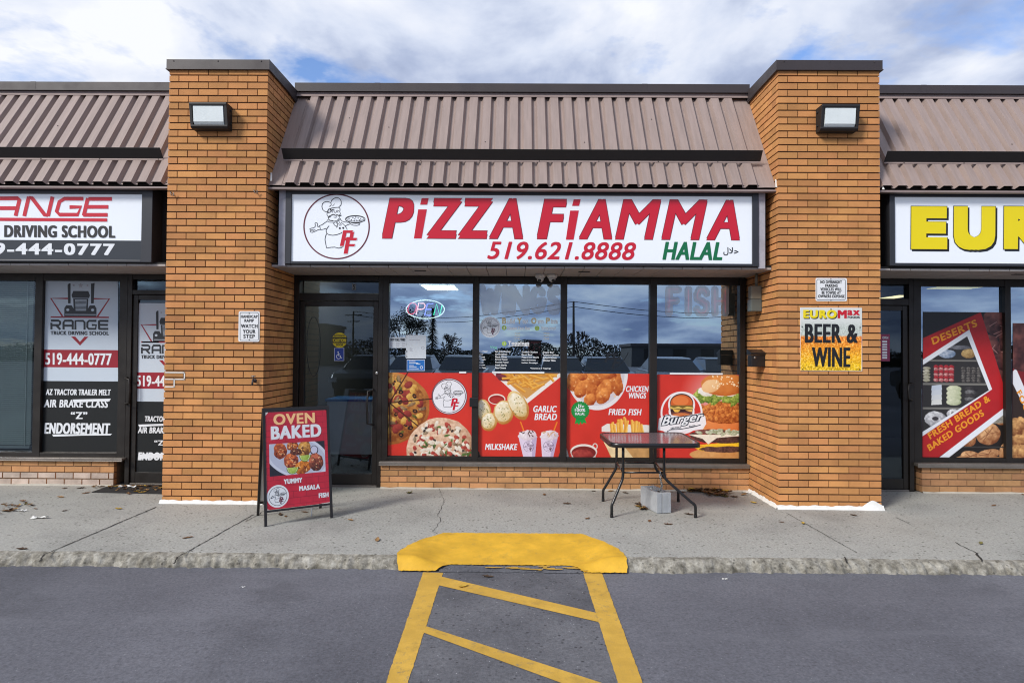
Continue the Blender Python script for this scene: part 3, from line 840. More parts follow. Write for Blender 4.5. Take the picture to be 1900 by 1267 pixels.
# ---- walls behind the signs, soffits, shell ----
ZS = at(1045, 513, YW).z
def unit_shell(x0, x1, label):
    so = MB(); r = 0.0
    xw = x0
    k = 0
    while xw < x1 - 0.01:                               # soffit boards with open seams
        e_ = min(x1, xw + 0.198); so.box(xw + 0.002, e_ - 0.002, 0.16, YW + 0.1, ZS, ZS + 0.02, M_soffit); xw += 0.2
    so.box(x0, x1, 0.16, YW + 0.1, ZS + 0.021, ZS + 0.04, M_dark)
    for t_ in (0.28, 0.62):                             # small black vents
        so.box(x0 + (x1 - x0) * t_, x0 + (x1 - x0) * t_ + 0.12, 0.36, 0.42, ZS - 0.004, ZS + 0.004, M_dark)
    so.build('soffit', bld)
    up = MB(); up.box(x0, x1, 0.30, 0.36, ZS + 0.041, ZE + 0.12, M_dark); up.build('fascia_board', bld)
unit_shell(X['l1'] + 0.001, X['r0'] - 0.001, '')
unit_shell(-9.4, X['l0'] - 0.001, '')
unit_shell(X['r1'] + 0.001, 9.4, '')
rd = MB(); rd.box(-9.4, 9.4, YT + 0.36, 14, 4.30, 4.40, mat('roof_gravel', (120, 116, 110), 0.9)); rd.build('roof_deck', bld)
sh = MB(); sh.box(-9.4, 9.4, 14.0, 14.2, 0, 4.4, M_brick); sh.box(-9.6, -9.41, 0.6, 14.2, 0, 4.38, M_brick); sh.box(9.41, 9.6, 0.6, 14.2, 0, 4.38, M_brick); sh.build('outer_wall', bld)
# interiors
M_in = mat('dim_interior_wall', (66, 66, 66), 0.9, 0.1, 1.0)
M_infl = mat('dim_interior_floor', (78, 74, 68), 0.5, 0.1, 2.0)
def interior(x0, x1, d=4.5):
    i_ = MB(); y0, y1 = YW + 0.12, YW + d
    i_.box(x0, x1, y1, y1 + 0.05, -0.0, 2.75, M_in)
    i_.box(x0 - 0.06, x0, y0, y1, -0.0, 2.75, M_in); i_.box(x1, x1 + 0.06, y0, y1, 0, 2.75, M_in)
    i_.box(x0, x1, y0, y1, 2.75, 2.80, M_in); i_.box(x0, x1, y0 - 0.1, y1, -0.02, 0.002, M_infl)
    i_.build('interior', bld)
interior(X['l1'] + 0.07, X['r0'] - 0.07); interior(-9.2, X['l0'] - 0.07); interior(X['r1'] + 0.07, 9.2)

# ---- window and door builders ----
def frame_box(mb, x0, y0, x1, y1, Ya, Yb, m=None):
    a = at(x0, (y0 + y1) / 2, Ya).x; b = at(x1, (y0 + y1) / 2, Ya).x
    zt = at((x0 + x1) / 2, y0, Ya).z; zb_ = at((x0 + x1) / 2, y1, Ya).z
    mb.box(a, b, Ya, Yb, zb_, zt, m or M_frame)
GY = YW + 0.045                                        # glass plane
def pane(xa, xb, za_, zb_, parent, m, name='pane', Y=GY):
    q = MB(); q.box(xa, xb, Y, Y + 0.006, za_, zb_, m, skip='b'); return q.build(name, parent)
ZH0, ZH1 = at(1045, 526.5, YW).z, ZS - 0.0015          # head bar
def window(verts, zsill0, zsill1, label, gm=None, sill_y=YW - 0.075, first_open=False, last_open=False):
    """verts: list of (x0, x1) uprights in world metres"""
    fr = MB()
    for a, b in verts: fr.box(a, b, YW, YW + 0.09, zsill1, ZH1, M_frame)
    for (a, b), (c, d) in zip(verts[:-1], verts[1:]):
        fr.box(b, c, YW + 0.003, YW + 0.085, ZH0, ZH1 - 0.0005, M_frame)
        fr.box(b, c, YW + 0.003, YW + 0.085, zsill1, zsill1 + 0.045, M_frame)
        fr.box(b, c, YW + 0.025, YW + 0.035, zsill1 + 0.045, zsill1 + 0.052, M_frame)
    o = fr.build('window', bld, bevel=0.003); o['label'] = label
    for (a, b), (c, d) in zip(verts[:-1], verts[1:]): pane(b - 0.002, c + 0.002, zsill1 + 0.04, ZH0 + 0.005, o, gm or M_glass)
    s = MB(); s.box(verts[0][0] - 0.01, verts[-1][1] + 0.02, sill_y, YW + 0.06, zsill0, zsill1 - 0.001, M_alu)
    s.box(verts[0][0] - 0.01, verts[-1][1] + 0.02, sill_y - 0.004, sill_y + 0.01, zsill0 - 0.012, zsill0 - 0.0005, M_alu); s.build('sill', o, bevel=0.003)
    return o
vx = lambda a, b, y=690: (at(a, y, YW).x, at(b, y, YW).x)
zc0, zc1 = zs_c, at(1045, 857, YW).z
win_c = window([vx(709, 720), vx(876, 888), vx(1040, 1052), vx(1206, 1219), vx(1373, 1383.5)], zc0, zc1, 'four pane shop window with red food posters')
zl0, zl1 = zs_l, at(100, 847, YW).z
lw = [vx(-210, -198), vx(-88, -76), vx(62, 76), vx(219, 234)]
win_l = window([(-9.3, -9.2)] + lw, zl0, zl1, 'driving school window with pale blinds and lettering', M_glass_l)
zr0, zr1 = zs_r, at(1800, 858, YW).z
win_r = window([vx(1696, 1710), vx(1866, 1877), vx(2040, 2052), vx(2200, 2212), (9.2, 9.3)], zr0, zr1, 'grocery window with baked goods picture')

def door(xa, xb, ztr0, ztr1, zb0, label, hinge, handle_px, lock_px, transom=True, Yd=YW, mid=None, jamb=0.05):
    """entrance door: fixed frame, leaf with stiles and rails, transom light"""
    fr = MB()
    fr.box(xa, xa + jamb, Yd, Yd + 0.10, 0.0, ZH1 - 0.001, M_frame); fr.box(xb - jamb, xb, Yd, Yd + 0.10, 0.0, ZH1 - 0.001, M_frame)
    fr.box(xa + jamb, xb - jamb, Yd + 0.003, Yd + 0.09, ZH0 + 0.02, ZH1 - 0.002, M_frame)
    fr.box(xa + jamb, xb - jamb, Yd + 0.003, Yd + 0.09, ztr0, ztr1, M_frame)
    fr.box(xa + jamb, xb - jamb, Yd + 0.01, Yd + 0.12, 0.0, 0.018, M_alu)
    o = fr.build('door', bld, bevel=0.003); o['label'] = label
    pane(xa + jamb - 0.002, xb - jamb + 0.002, ztr1 - 0.005, ZH0 + 0.025, o, M_glass_d, 'transom', Yd + 0.05)
    lf = MB(); a, b, zt = xa + jamb + 0.004, xb - jamb - 0.004, ztr0 - 0.006; st = 0.055; y0 = Yd + 0.018
    lf.box(a, a + st, y0, y0 + 0.045, 0.022, zt, M_frame); lf.box(b - st, b, y0, y0 + 0.045, 0.022, zt, M_frame)
    lf.box(a + st, b - st, y0 + 0.002, y0 + 0.043, zt - 0.055, zt, M_frame); lf.box(a + st, b - st, y0 + 0.002, y0 + 0.043, 0.022, 0.14, M_frame)
    if mid: lf.box(a + st, b - st, y0 + 0.002, y0 + 0.043, mid, mid + 0.03, M_frame)
    lf.build('leaf', o, bevel=0.003)
    pane(a + st - 0.002, b - st + 0.002, 0.135, zt - 0.05, o, M_glass_d, 'pane', y0 + 0.02)
    h = MB(); hx0 = at(handle_px[0], handle_px[1], y0).x; zt_, zb_ = at(*handle_px[:2], y0).z, at(handle_px[0], handle_px[2], y0).z
    sgn = -1 if hinge == 'l' else 1
    h.tube([(hx0, y0 - 0.002, zt_), (hx0, y0 - 0.05, zt_ - 0.01), (hx0 + sgn * 0.05, y0 - 0.06, zt_ - 0.02), (hx0 + sgn * 0.055, y0 - 0.06, (zt_ + zb_) / 2), (hx0 + sgn * 0.05, y0 - 0.06, zb_ + 0.02), (hx0, y0 - 0.05, zb_ + 0.01), (hx0, y0 - 0.002, zb_)], 0.011, M_frame, 8)
    h.build('handle', o)
    k = MB(); lp = at(*lock_px, y0); k.lathe([(0.019, 0), (0.019, 0.008), (0.012, 0.012)], (lp.x, y0 - 0.001, lp.z), (0, -1, 0), mat('brushed_steel', (190, 190, 188), 0.3, metal=0.8), 16); k.build('lock', o)
    return o
xd0 = X['l1'] + 0.012
ztr0, ztr1 = at(640, 558, YW).z, at(640, 544, YW).z
door_c = door(xd0, vx(709, 720)[0] - 0.001, ztr0, ztr1, 0, 'pizza shop door with yellow caution sticker', 'l', (693, 722, 788), (699.5, 692))
cm = MB(); cm.box(X['l1'] + 0.001, xd0 - 0.0005, YW, YW + 0.1, 0, ZS, M_frame); cm.build('door_jamb', bld)
door_l = door(lw[-1][1] + 0.001, X['l0'] - 0.003, at(270, 546, YW).z, at(270, 538, YW).z, 0, 'driving school door partly hidden by the brick pillar', 'r', (238, 700, 750), (240, 673))
door_r = door(X['r1'] + 0.003, vx(1696, 1710)[0] - 0.001, at(1660, 566, YW).z, at(1660, 554, YW).z, 0, 'dark grocery door with pull handle', 'l', (1688, 710, 743), (1694, 760))

# ------------------------------------------------------------------ shop signs
M_cab = mat('dark_sign_cabinet', (52, 54, 60), 0.4, 0.08, 3.0, metal=0.2)
M_cab2 = mat('grey_sign_side_plate', (168, 168, 178), 0.5, 0.2, 7.0, rvar=0.1)
M_face = mat('white_sign_face', (228, 234, 242), 0.25, 0.015, 1.5, emit=0.10)  # slight glow added so the face stays bright under the eave
M_red = mat('red_sign_vinyl', (190, 20, 46), 0.35, emit=0.08)  # faint added glow, like the face
M_dred = mat('dark_red_edge_vinyl', (96, 14, 40), 0.4)
M_green = mat('green_sign_vinyl', (0, 108, 66), 0.35)
M_black = mat('black_print', (24, 26, 30), 0.45)
M_white = mat('white_print', (232, 236, 240), 0.45)
M_yelp = mat('yellow_sign_vinyl', (228, 208, 0), 0.35, emit=0.05)  # faint added glow, like the face
YS = 0.12
CHEF = [([(443, 258), (424, 252), (408, 238), (402, 215), (406, 194), (420, 181), (438, 176), (456, 178), (470, 186), (476, 168), (490, 154), (508, 147), (527, 147), (543, 158), (551, 175), (551, 195), (546, 207), (532, 217)], 5),
        ([(470, 186), (474, 197), (470, 208), (458, 215)], 4), ([(498, 192), (492, 204), (482, 209)], 3), ([(443, 258), (452, 236), (475, 227), (505, 222), (531, 221), (540, 226), (541, 242)], 5),
        ([(453, 238), (447, 252), (456, 262), (470, 256), (480, 240), (492, 236)], 6), ([(463, 247), (473, 232)], 7),
        ([(456, 264), (444, 262), (440, 274), (445, 288), (456, 292), (460, 282)], 4), ([(457, 292), (450, 300), (454, 312), (466, 322), (490, 324)], 4),
        ([(483, 262), (486, 252), (494, 249), (501, 257), (502, 268)], 3.5), ([(508, 266), (512, 254), (521, 254), (527, 264)], 3.5), ([(478, 246), (490, 239), (502, 244)], 4.5), ([(512, 246), (524, 244), (532, 250)], 4.5),
        ([(541, 242), (538, 256), (545, 268), (539, 280), (526, 282), (514, 276)], 4), ([(448, 300), (462, 296), (474, 282), (490, 276), (508, 284), (522, 280), (536, 288), (552, 282)], 7),
        ([(492, 296), (505, 300), (518, 295)], 4), ([(534, 290), (536, 306), (526, 318)], 4),
        ([(446, 318), (440, 328), (462, 336), (490, 338), (516, 334), (540, 318), (545, 306)], 4), ([(446, 318), (466, 324), (494, 328), (518, 324), (534, 308)], 3.5),
        ([(498, 336), (492, 350), (502, 362), (516, 366), (512, 378), (524, 366), (522, 352), (514, 340)], 4.5), ([(516, 338), (532, 350), (540, 364), (552, 354), (542, 346), (534, 332)], 4),
        ([(440, 330), (420, 344), (404, 356), (384, 364), (388, 380), (392, 396), (412, 392), (436, 384)], 4.5), ([(384, 366), (374, 372), (366, 368), (370, 356), (368, 344), (356, 340), (348, 346), (352, 356), (350, 372), (340, 380), (318, 384), (308, 390), (314, 398), (338, 396)], 4.5),
        ([(338, 396), (314, 402), (312, 412), (326, 416), (348, 408), (372, 396), (392, 392)], 4.5), ([(352, 392), (332, 404)], 3),
        ([(458, 364), (444, 380), (434, 402), (440, 422), (456, 434), (484, 438), (516, 434), (548, 422), (566, 408)], 5), ([(548, 338), (566, 350), (582, 368), (594, 388), (596, 400)], 4.5),
        ([(438, 426), (430, 446), (426, 470), (430, 496), (438, 536), (470, 532), (500, 530), (530, 538), (552, 534), (566, 524)], 5),
        ([(546, 316), (556, 328), (574, 334), (602, 338), (612, 334)], 4.5), ([(582, 366), (600, 356), (616, 352)], 4.5), ([(610, 336), (620, 350), (644, 360), (670, 362), (690, 356), (694, 346), (676, 344), (652, 346)], 4.5)]
def chef_logo(mb, cx, cy, rad, pl, ring_m, line_m, red_m, d, ring=True, min_w=0.0, sy=1.0):
    """round pizzeria emblem: line drawn cook holding a pizza, red letters P and F"""
    s = rad / 250.0
    T = lambda p: (cx + (p[0] - 515) * s, cy + (p[1] - 370) * s * sy)
    if ring: ribbon(mb, [(cx + rad * math.cos(t * math.pi / 36), cy + rad * sy * math.sin(t * math.pi / 36)) for t in range(72)], max(10 * s, min_w * 1.4), pl, ring_m, d, closed=True)
    for pts, w in CHEF: ribbon(mb, [T(p) for p in pts], max(w * s, min_w), pl, line_m, d + 0.0002)
    ribbon(mb, [T((658 + 75 * math.cos(t * math.pi / 16), 312 + 27 * math.sin(t * math.pi / 16))) for t in range(32)], max(5 * s, min_w), pl, line_m, d + 0.0003, closed=True)
    ribbon(mb, [T((658 + 66 * math.cos(t * math.pi / 16), 309 + 20 * math.sin(t * math.pi / 16))) for t in range(32)], max(3 * s, min_w * 0.6), pl, line_m, d + 0.0003, closed=True)
    ribbon(mb, [T((584 + t * 12.4, 322 + 22 * math.sin(t / 12 * math.pi))) for t in range(13)], max(5 * s, min_w), pl, line_m, d + 0.0003)
    for (x, y) in ((610, 308), (628, 318), (640, 302), (655, 312), (670, 322), (680, 304), (700, 312), (650, 324), (540, 383), (566, 381), (662, 298), (690, 320)):
        r = 8 if y > 350 else 4.5
        decal(mb, [T((x + r * math.cos(k * 0.785), y + r * math.sin(k * 0.785))) for k in range(8)], pl, line_m, d + 0.0004)
    def bars(L, m, e):
        for q in L: decal(mb, [T(p) for p in q], pl, m, e)
    P_ = [[(540, 522), (570, 522), (596, 400), (566, 400)], [(566, 400), (563, 420), (632, 420), (642, 400)], [(622, 410), (650, 412), (640, 470), (612, 470)], [(576, 458), (572, 478), (668, 478), (673, 458)]]
    F_ = [[(569, 582), (600, 582), (622, 452), (592, 452)], [(592, 506), (588, 524), (652, 524), (658, 506)], [(604, 470), (600, 478), (664, 478), (668, 470)]]
    for k, q in enumerate(P_ + F_):
        c = Vector((sum(p[0] for p in q) / 4, sum(p[1] for p in q) / 4))
        big = [tuple(c + (Vector(p) - c) * 1.0 + (Vector(p) - c).normalized() * 5) for p in q]
        bars([big], M_white, d + 0.0005 + k * 0.00004)
        bars([q], red_m, d + 0.0012 + k * 0.00004)
def sign(name_label, xL, xR, zb_, zt_, face, side_l, side_r, bottom_band=None):
    """light box: cabinet, side plates, translucent face"""
    t = thing('shop_sign', name_label, 'shop sign', ((xL + xR) / 2, YS, zb_))
    fx0, fx1, fz0, fz1 = face
    cb = MB()
    cb.box(xL, fx0, YS, YS + 0.17, zb_, zt_, M_cab); cb.box(fx1, xR, YS, YS + 0.17, zb_, zt_, M_cab)
    cb.box(fx0, fx1, YS + 0.002, YS + 0.17, zb_, fz0, M_cab); cb.box(fx0, fx1, YS + 0.002, YS + 0.17, fz1, zt_, M_cab)
    cb.box(fx0, fx1, YS + 0.10, YS + 0.17, fz0, fz1, M_cab)
    cb.build('cabinet', t, bevel=0.004)
    sp = MB()
    if side_l:
        sp.box(side_l, xL - 0.001, YS + 0.012, YS + 0.178, zb_ - 0.02, zt_ - 0.02, M_cab2); sp.build('side_plate', t, bevel=0.003); sp = MB()
    if side_r: sp.box(xR + 0.001, side_r, YS + 0.012, YS + 0.178, zb_ - 0.02, zt_ - 0.02, M_cab2)
    if side_r: sp.build('side_plate', t, bevel=0.003)
    fc = MB(); fc.box(fx0 + 0.001, fx1 - 0.001, YS + 0.018, YS + 0.03, fz0 + 0.001, fz1 - 0.001, M_face)
    f = fc.build('sign_face', t)
    return t, f
PS = YP(YS + 0.017)
zT = lambda x, y, Y=YS: at(x, y, Y).z
xT = lambda x, y, Y=YS: at(x, y, Y).x
tC, fC = sign('long white lit sign reading Pizza Fiamma in red over the shop', xT(529, 424), xT(1408, 430), zT(968, 492), zT(968, 349), (xT(540, 424), xT(1396.5, 430), zT(968, 487), zT(968, 362)), xT(516, 420), xT(1421, 430))
le = MB()
BI = (0.13, 0.10)
for s_, x0_, x1_, y0_, y1_ in (('P', 709.4, 767.5, 368, 442.6), ('Z', 791.8, 857, 368.2, 442.8), ('Z', 849.9, 914, 368.3, 443), ('A', 907.9, 970, 368.6, 443.3), ('F', 996.7, 1051, 369.8, 443.6),
                               ('A', 1074.5, 1135.2, 370.2, 444), ('M', 1141.7, 1225.7, 370.6, 444.5), ('M', 1227.7, 1311.7, 371, 445), ('A', 1311, 1372, 371.6, 445.5)):
    b_ = (0.115 if s_ in 'PF' else 0.085 if s_ == 'A' else 0.065, 0.075 if s_ in 'ZPF' else 0.03)
    text(le, s_, x0_ - 0.7, y0_ - 0.7, x1_ + 0.7, y1_ + 0.7, PS, M_dred, 0.22, (b_[0] + 0.02, b_[1] + 0.02), 0.0008)
    text(le, s_, x0_, y0_, x1_, y1_, PS, M_red, 0.22, b_, 0.0022)
for dx, y0_ in ((0, 0), (281.9, 2.2)):
    for q_ in ([(768, 442.6), (782.3, 442.6), (792, 388.8), (776, 388.8)], [(779.5, 380), (792.5, 380), (795.5, 368), (782.5, 368)]):
        decal(le, [(x + dx, y + y0_) for x, y in q_], PS, M_red, 0.0022)
text(le, '519.621.8888', 904, 449, 1180, 482, PS, M_red, 0.25, (0.09, 0.07), 0.0015)
text(le, 'HALAL', 1229, 449, 1340, 482.5, PS, M_green, 0.25, (0.16, 0.08), 0.0015)
text(le, '\uFEDD\uFEFC\uFEA3', 1342, 459, 1370, 474, PS, M_black, 0.0, (0.05, 0.03), 0.0015)
chef_logo(le, 624.5, 420.5, 60.5, PS, M_dred, M_black, M_red, 0.001, sy=0.985)
le.build('lettering', fC)
mkx = MB(); rect_px(mkx, 949, 485.2, 973, 487, YP(YS), M_white, 0.003); mkx.build('maker_plate', tC)

# driving school sign
tL, fL = sign('red and black driving school sign left of the brick pillar', xT(-420, 420), xT(282, 424), zT(140, 486), zT(140, 349), (xT(-405, 420), xT(262, 424), zT(140, 482), zT(140, 359.5)), None, None)
le = MB()
def rpx(mb, x0, y0, x1, y1, pl, m, d): rect_px(mb, x0, y0, x1, y1, pl, m, d)
z0_, z1_ = zT(140, 482), zT(140, 445.5)
le.poly([(xT(-405, 420) + .002, YS + 0.0165, z0_), (xT(262, 424) - .002, YS + 0.0165, z0_), (xT(262, 424) - .002, YS + 0.0165, z1_), (xT(-405, 420) + .002, YS + 0.0165, z1_)], mat('charcoal_band', (44, 50, 58), 0.35))
# wide letters with cut corners
def block(mb, strokes, ox, oy, w, h, th, sh, pl, m, d):
    k = 0
    for st in strokes:
        pts = [(ox + (x * w) + (1 - y) * h * sh, oy + y * h) for x, y in st]
        ribbon(mb, pts, th, pl, m, d + k * 0.0001); k += 1
W_ = {'R': [[(0, 1), (0, 0.32)], [(-0.05, 0.09), (0.78, 0.09), (0.95, 0.2), (0.95, 0.42), (0.80, 0.56), (0.1, 0.56)], [(0.5, 0.56), (0.98, 1)]],
      'A': [[(0.0, 1), (0.0, 0.30), (0.12, 0.10), (0.92, 0.09), (1.0, 0.15), (1.0, 1)], [(0.05, 0.60), (0.96, 0.60)]],
      'N': [[(0.0, 1), (0.0, 0.0)], [(0.02, 0.06), (0.14, 0.06), (0.86, 0.94), (0.98, 0.94)], [(1.0, 1), (1.0, 0.0)]],
      'G': [[(1.0, 0.09), (0.2, 0.09), (0.02, 0.25), (0.0, 0.75), (0.16, 0.91), (0.92, 0.91), (0.97, 0.52), (0.5, 0.52)]],
      'E': [[(1.02, 0.09), (0.03, 0.09)], [(0.0, 0.50), (0.95, 0.50)], [(1.0, 0.91), (-0.03, 0.91)], [(0.0, 0.95), (0.0, 0.05)]]}
PL_ = YP(YS + 0.017)
for ch, ox in zip('RANGE', (-74, -18, 42, 100, 152)): block(le, W_[ch], ox + 3, 366 + (ox - 140) * KT, 44, 36, 7.0, 0.24, PL_, M_red, 0.002)
rpx(le, -95, 404.5, 199, 410.5, PL_, M_red, 0.002)
text(le, 'DRIVING SCHOOL', 8, 418.5, 214, 441, PL_, M_black, 0.0, (0.22, 0.10), 0.002)
text(le, 'TRUCK', -92, 418, -8, 440.5, PL_, M_black, 0.0, (0.22, 0.10), 0.002)
text(le, '519-444-0777', -58, 451.5, 213, 473, PL_, M_white, 0.0, (0.30, 0.12), 0.002)
le.build('lettering', fL)

# grocery sign
tR, fR = sign('white sign with yellow capital letters right of the brick pillar', xT(1651, 430), xT(2420, 436), zT(1800, 494), zT(1800, 357), (xT(1661, 430), xT(2400, 436), zT(1800, 488.5), zT(1800, 365.5)), None, None)
le = MB()
for k, (s_, x0_, x1_) in enumerate((('E', 1690, 1757), ('U', 1769, 1846), ('R', 1862, 1936), ('O', 1946, 2030))):
    y0_, y1_ = 383.5, 462.5
    if s_ in 'UO': y1_ += 1.5
    text(le, s_, x0_ - 1 + 3, y0_ - 1 + 3, x1_ + 1 + 3, y1_ + 1 + 3, PL_, M_black, 0, (0.20, 0.18), 0.0008)
    text(le, s_, x0_ - 1.2, y0_ - 1.2, x1_ + 1.2, y1_ + 1.2, PL_, M_black, 0, (0.20, 0.18), 0.0022)
    text(le, s_, x0_, y0_, x1_, y1_, PL_, M_yelp, 0, (0.19, 0.17), 0.0036)
text(le, 'Max', 2045, 384, 2200, 466, PL_, M_red, 0, (0.2, 0.15), 0.002)
le.build('lettering', fR)

# ------------------------------------------------------------------ wall lights
M_lens = mat('ribbed_light_lens', (228, 236, 236), 0.22, 0.06, 5, 0.3, 70, spec=0.7)
def wall_light(px, py, label, flip):
    c = at(px, py, 0); t = thing('wall_light', label, 'wall light', (c.x, 0, c.z), 'wall lights on the brick pillars')
    w, h = 0.184, 0.122
    hb = MB()
    prof = [(-0.002, -h), (-0.078, -h), (-0.098, -h + 0.016), (-0.098, -h + 0.033), (-0.03, -h + 0.033), (-0.03, h - 0.034), (-0.128, h - 0.034), (-0.134, h - 0.018), (-0.130, h), (-0.002, h)]
    hb.prism([(-w, y, z) for y, z in prof], (2 * w, 0, 0), M_rail)
    for s in (-1, 1):                                  # closed cheeks
        hb.prism([(s * w - s * 0.026, y, z) for y, z in ((-0.002, -h + 0.002), (-0.094, -h + 0.015), (-0.130, h - 0.018), (-0.126, h - 0.003), (-0.002, h - 0.003))], (s * 0.0275, 0, 0), M_rail)
    for s in (-1, 1):
        for zz_ in (h - 0.05, -h + 0.06): hb.lathe([(0.012, 0), (0.012, 0.010), (0.008, 0.014)], (s * w, -0.04, zz_), (s, 0, 0), M_rail, 8)
    hb.build('housing', t, bevel=0.005, local=True)
    ln = MB(); iw = w - 0.036
    ln.prism([(-iw, y, z) for y, z in ((-0.035, -h + 0.034), (-0.088, -h + 0.034), (-0.108, -h + 0.060), (-0.124, h - 0.035), (-0.035, h - 0.035))], (2 * iw, 0, 0), M_lens)
    ln.build('lens', t, local=True)
    return t
wall_light(397, 222, 'black wall light on the brick pillar beside the handicap ramp sign', 1)
wall_light(1548, 226, 'black wall light on the brick pillar above the no parking sign', -1)

# ------------------------------------------------------------------ plate signs on the pillars
M_plate = mat('white_enamel_plate', (230, 232, 234), 0.4, 0.02, 4)
def plate(label, x0, y0, x1, y1, cat='sign', m=None, r=3.0):
    c = at((x0 + x1) / 2, y1, 0)
    t = thing('notice_sign', label, cat, (c.x, -0.006, c.z))
    mb = MB(); a = at(x0, (y0 + y1) / 2, 0); b = at(x1, (y0 + y1) / 2, 0); zt = at((x0 + x1) / 2, y0, 0).z; zb_ = c.z
    rr = r / 187.0; P = []
    for (cx, cz, a0) in ((b.x - rr, zt - rr, 0), (a.x + rr, zt - rr, 90), (a.x + rr, zb_ + rr, 180), (b.x - rr, zb_ + rr, 270)):
        for k in range(5): q = math.radians(a0 + 22.5 * k); P.append((cx + rr * math.cos(q), -0.0015, cz + rr * math.sin(q)))
    mb.prism(P, (0, -0.004, 0), m or M_plate)
    return t, mb, (a.x, b.x, zb_, zt)
PP = YP(-0.0055)
def border(mb, x0, y0, x1, y1, w, pl, m, d):
    P = []
    for (cx, cy, a0) in ((x1 - 2.5, y1 - 2.5, 0), (x0 + 2.5, y1 - 2.5, 90), (x0 + 2.5, y0 + 2.5, 180), (x1 - 2.5, y0 + 2.5, 270)):
        for k in range(5): q = math.radians(a0 + 22.5 * k); P.append((cx + 2.5 * math.cos(q), cy + 2.5 * math.sin(q)))
    ribbon(mb, P, w, pl, m, d, closed=True)
t, mb, _ = plate('small white handicap ramp watch your step sign on brick', 443, 577.5, 482, 634)
p = mb.build('plate', t)
le = MB(); border(le, 445.5, 580, 479.5, 631.5, 0.9, PP, M_black, 0.0008)
for s_, x0_, x1_, y0_, y1_ in (('HANDICAP', 447, 478, 584.5, 590), ('RAMP', 453.5, 471, 592, 597.5), ('WATCH', 447, 478, 601.5, 608.5), ('YOUR', 450.5, 474, 611.5, 618.5), ('STEP', 451.5, 473, 620.5, 627.5)):
    text(le, s_, x0_, y0_, x1_, y1_, PP, M_black, 0, (0.18, 0.10), 0.001)
for y_ in (581.5, 630): decal(le, ring_pts(462.5, y_, 1, 1, 8), PP, M_black, 0.0022)
le.build('lettering', p)
t, mb, _ = plate('white no overnight parking sign above the beer and wine sign', 1513, 516, 1571, 559)
p = mb.build('plate', t)
le = MB(); border(le, 1515.5, 518.5, 1568.5, 556.5, 0.8, PP, M_black, 0.0008)
for s_, x0_, x1_, y0_, y1_ in (('NO OVERNIGHT', 1522, 1562, 520.6, 526.2), ('PARKING', 1531, 1554, 527.4, 532.8), ('VEHICLES WILL', 1522, 1562, 534, 539.5), ('BE TOWED AT', 1524.5, 1560, 540.5, 545.8), ('OWNERS EXPENSE', 1518, 1567, 547, 552.5)):
    text(le, s_, x0_, y0_, x1_, y1_, PP, M_black, 0, (0.16, 0.12), 0.001)
for y_ in (518, 557): decal(le, ring_pts(1541.5, y_, 1.1, 1.1, 8), PP, M_black, 0.0022)
le.build('lettering', p)
t, mb, _ = plate('square beer and wine sign with foaming yellow drink picture', 1484.5, 571, 1599, 688, r=0.5)
p = mb.build('plate', t)
cv = Cv(1485, 571.5, 1598.5, 687.5, 2.2, (214, 218, 214))
v = (cv.Y - 571.5) / 116
f = cv.nz(3, 2); f2 = cv.nz(1.3, 1)
cv.put(np.clip((v - 0.20) * 8, 0, 1) * 0.8, np.array((186, 196, 188))[None, None] * (1 + 0.16 * f2[..., None]))
edge = 0.44 + 0.018 * cv.nz(6)
t_ = np.clip((v - 0.46) / 0.45, 0, 1)[..., None]
beer = np.array((236, 122, 36)) * (1 - t_) + np.array((250, 196, 14)) * t_
cv.put(np.clip((v - edge) * 40, 0, 1), beer * (1 + 0.22 * f2[..., None] + 0.10 * f[..., None]))
cv.put(np.clip((v - edge) * 40, 0, 1) * np.clip((f2 - 0.35) * 5, 0, 1) * 0.8, (255, 214, 120))
cv.put(np.clip((v - 0.9) * 12, 0, 1) * np.clip((-f2 - 0.2) * 5, 0, 1) * 0.6, (120, 110, 10))
cv.sheet('picture', YP(-0.0056), p, d=0.0004)
le = MB()
M_y2 = mat('yellow_print', (236, 214, 20), 0.45); M_r2 = mat('red_print', (196, 24, 46), 0.45)
text(le, 'EURO', 1491.5, 576.5, 1553.5, 592, PP, M_black, 0, (0.28, 0.17), 0.0012)
text(le, 'EURO', 1490, 575, 1552, 590.3, PP, M_y2, 0, (0.28, 0.17), 0.0028)
text(le, 'M', 1554, 575.3, 1571, 590.6, PP, M_r2, 0, (0.30, 0.16), 0.0014)
text(le, 'ax', 1572, 575.5, 1595, 585, PP, M_r2, 0, (0.34, 0.2), 0.0014)
text(le, 'FOODS', 1572.5, 586.5, 1595, 590.8, PP, M_black, 0, (0.3, 0.14), 0.0014)
text(le, 'BEER', 1493, 601, 1561, 636, PP, M_black, 0, (0.15, 0.06), 0.002)
text(le, '&', 1570.5, 602, 1591.5, 636.5, PP, M_black, 0, (0.13, 0.05), 0.002)
text(le, 'WINE', 1506, 644.5, 1577.5, 681, PP, M_black, 0, (0.13, 0.04), 0.002)
for x_, y_ in ((1488, 606), (1595.5, 607.5), (1541.5, 574), (1489, 685), (1594.5, 685.5)): decal(le, ring_pts(x_, y_, 1.2, 1.2, 8), PP, M_black, 0.004)
le.build('lettering', p)

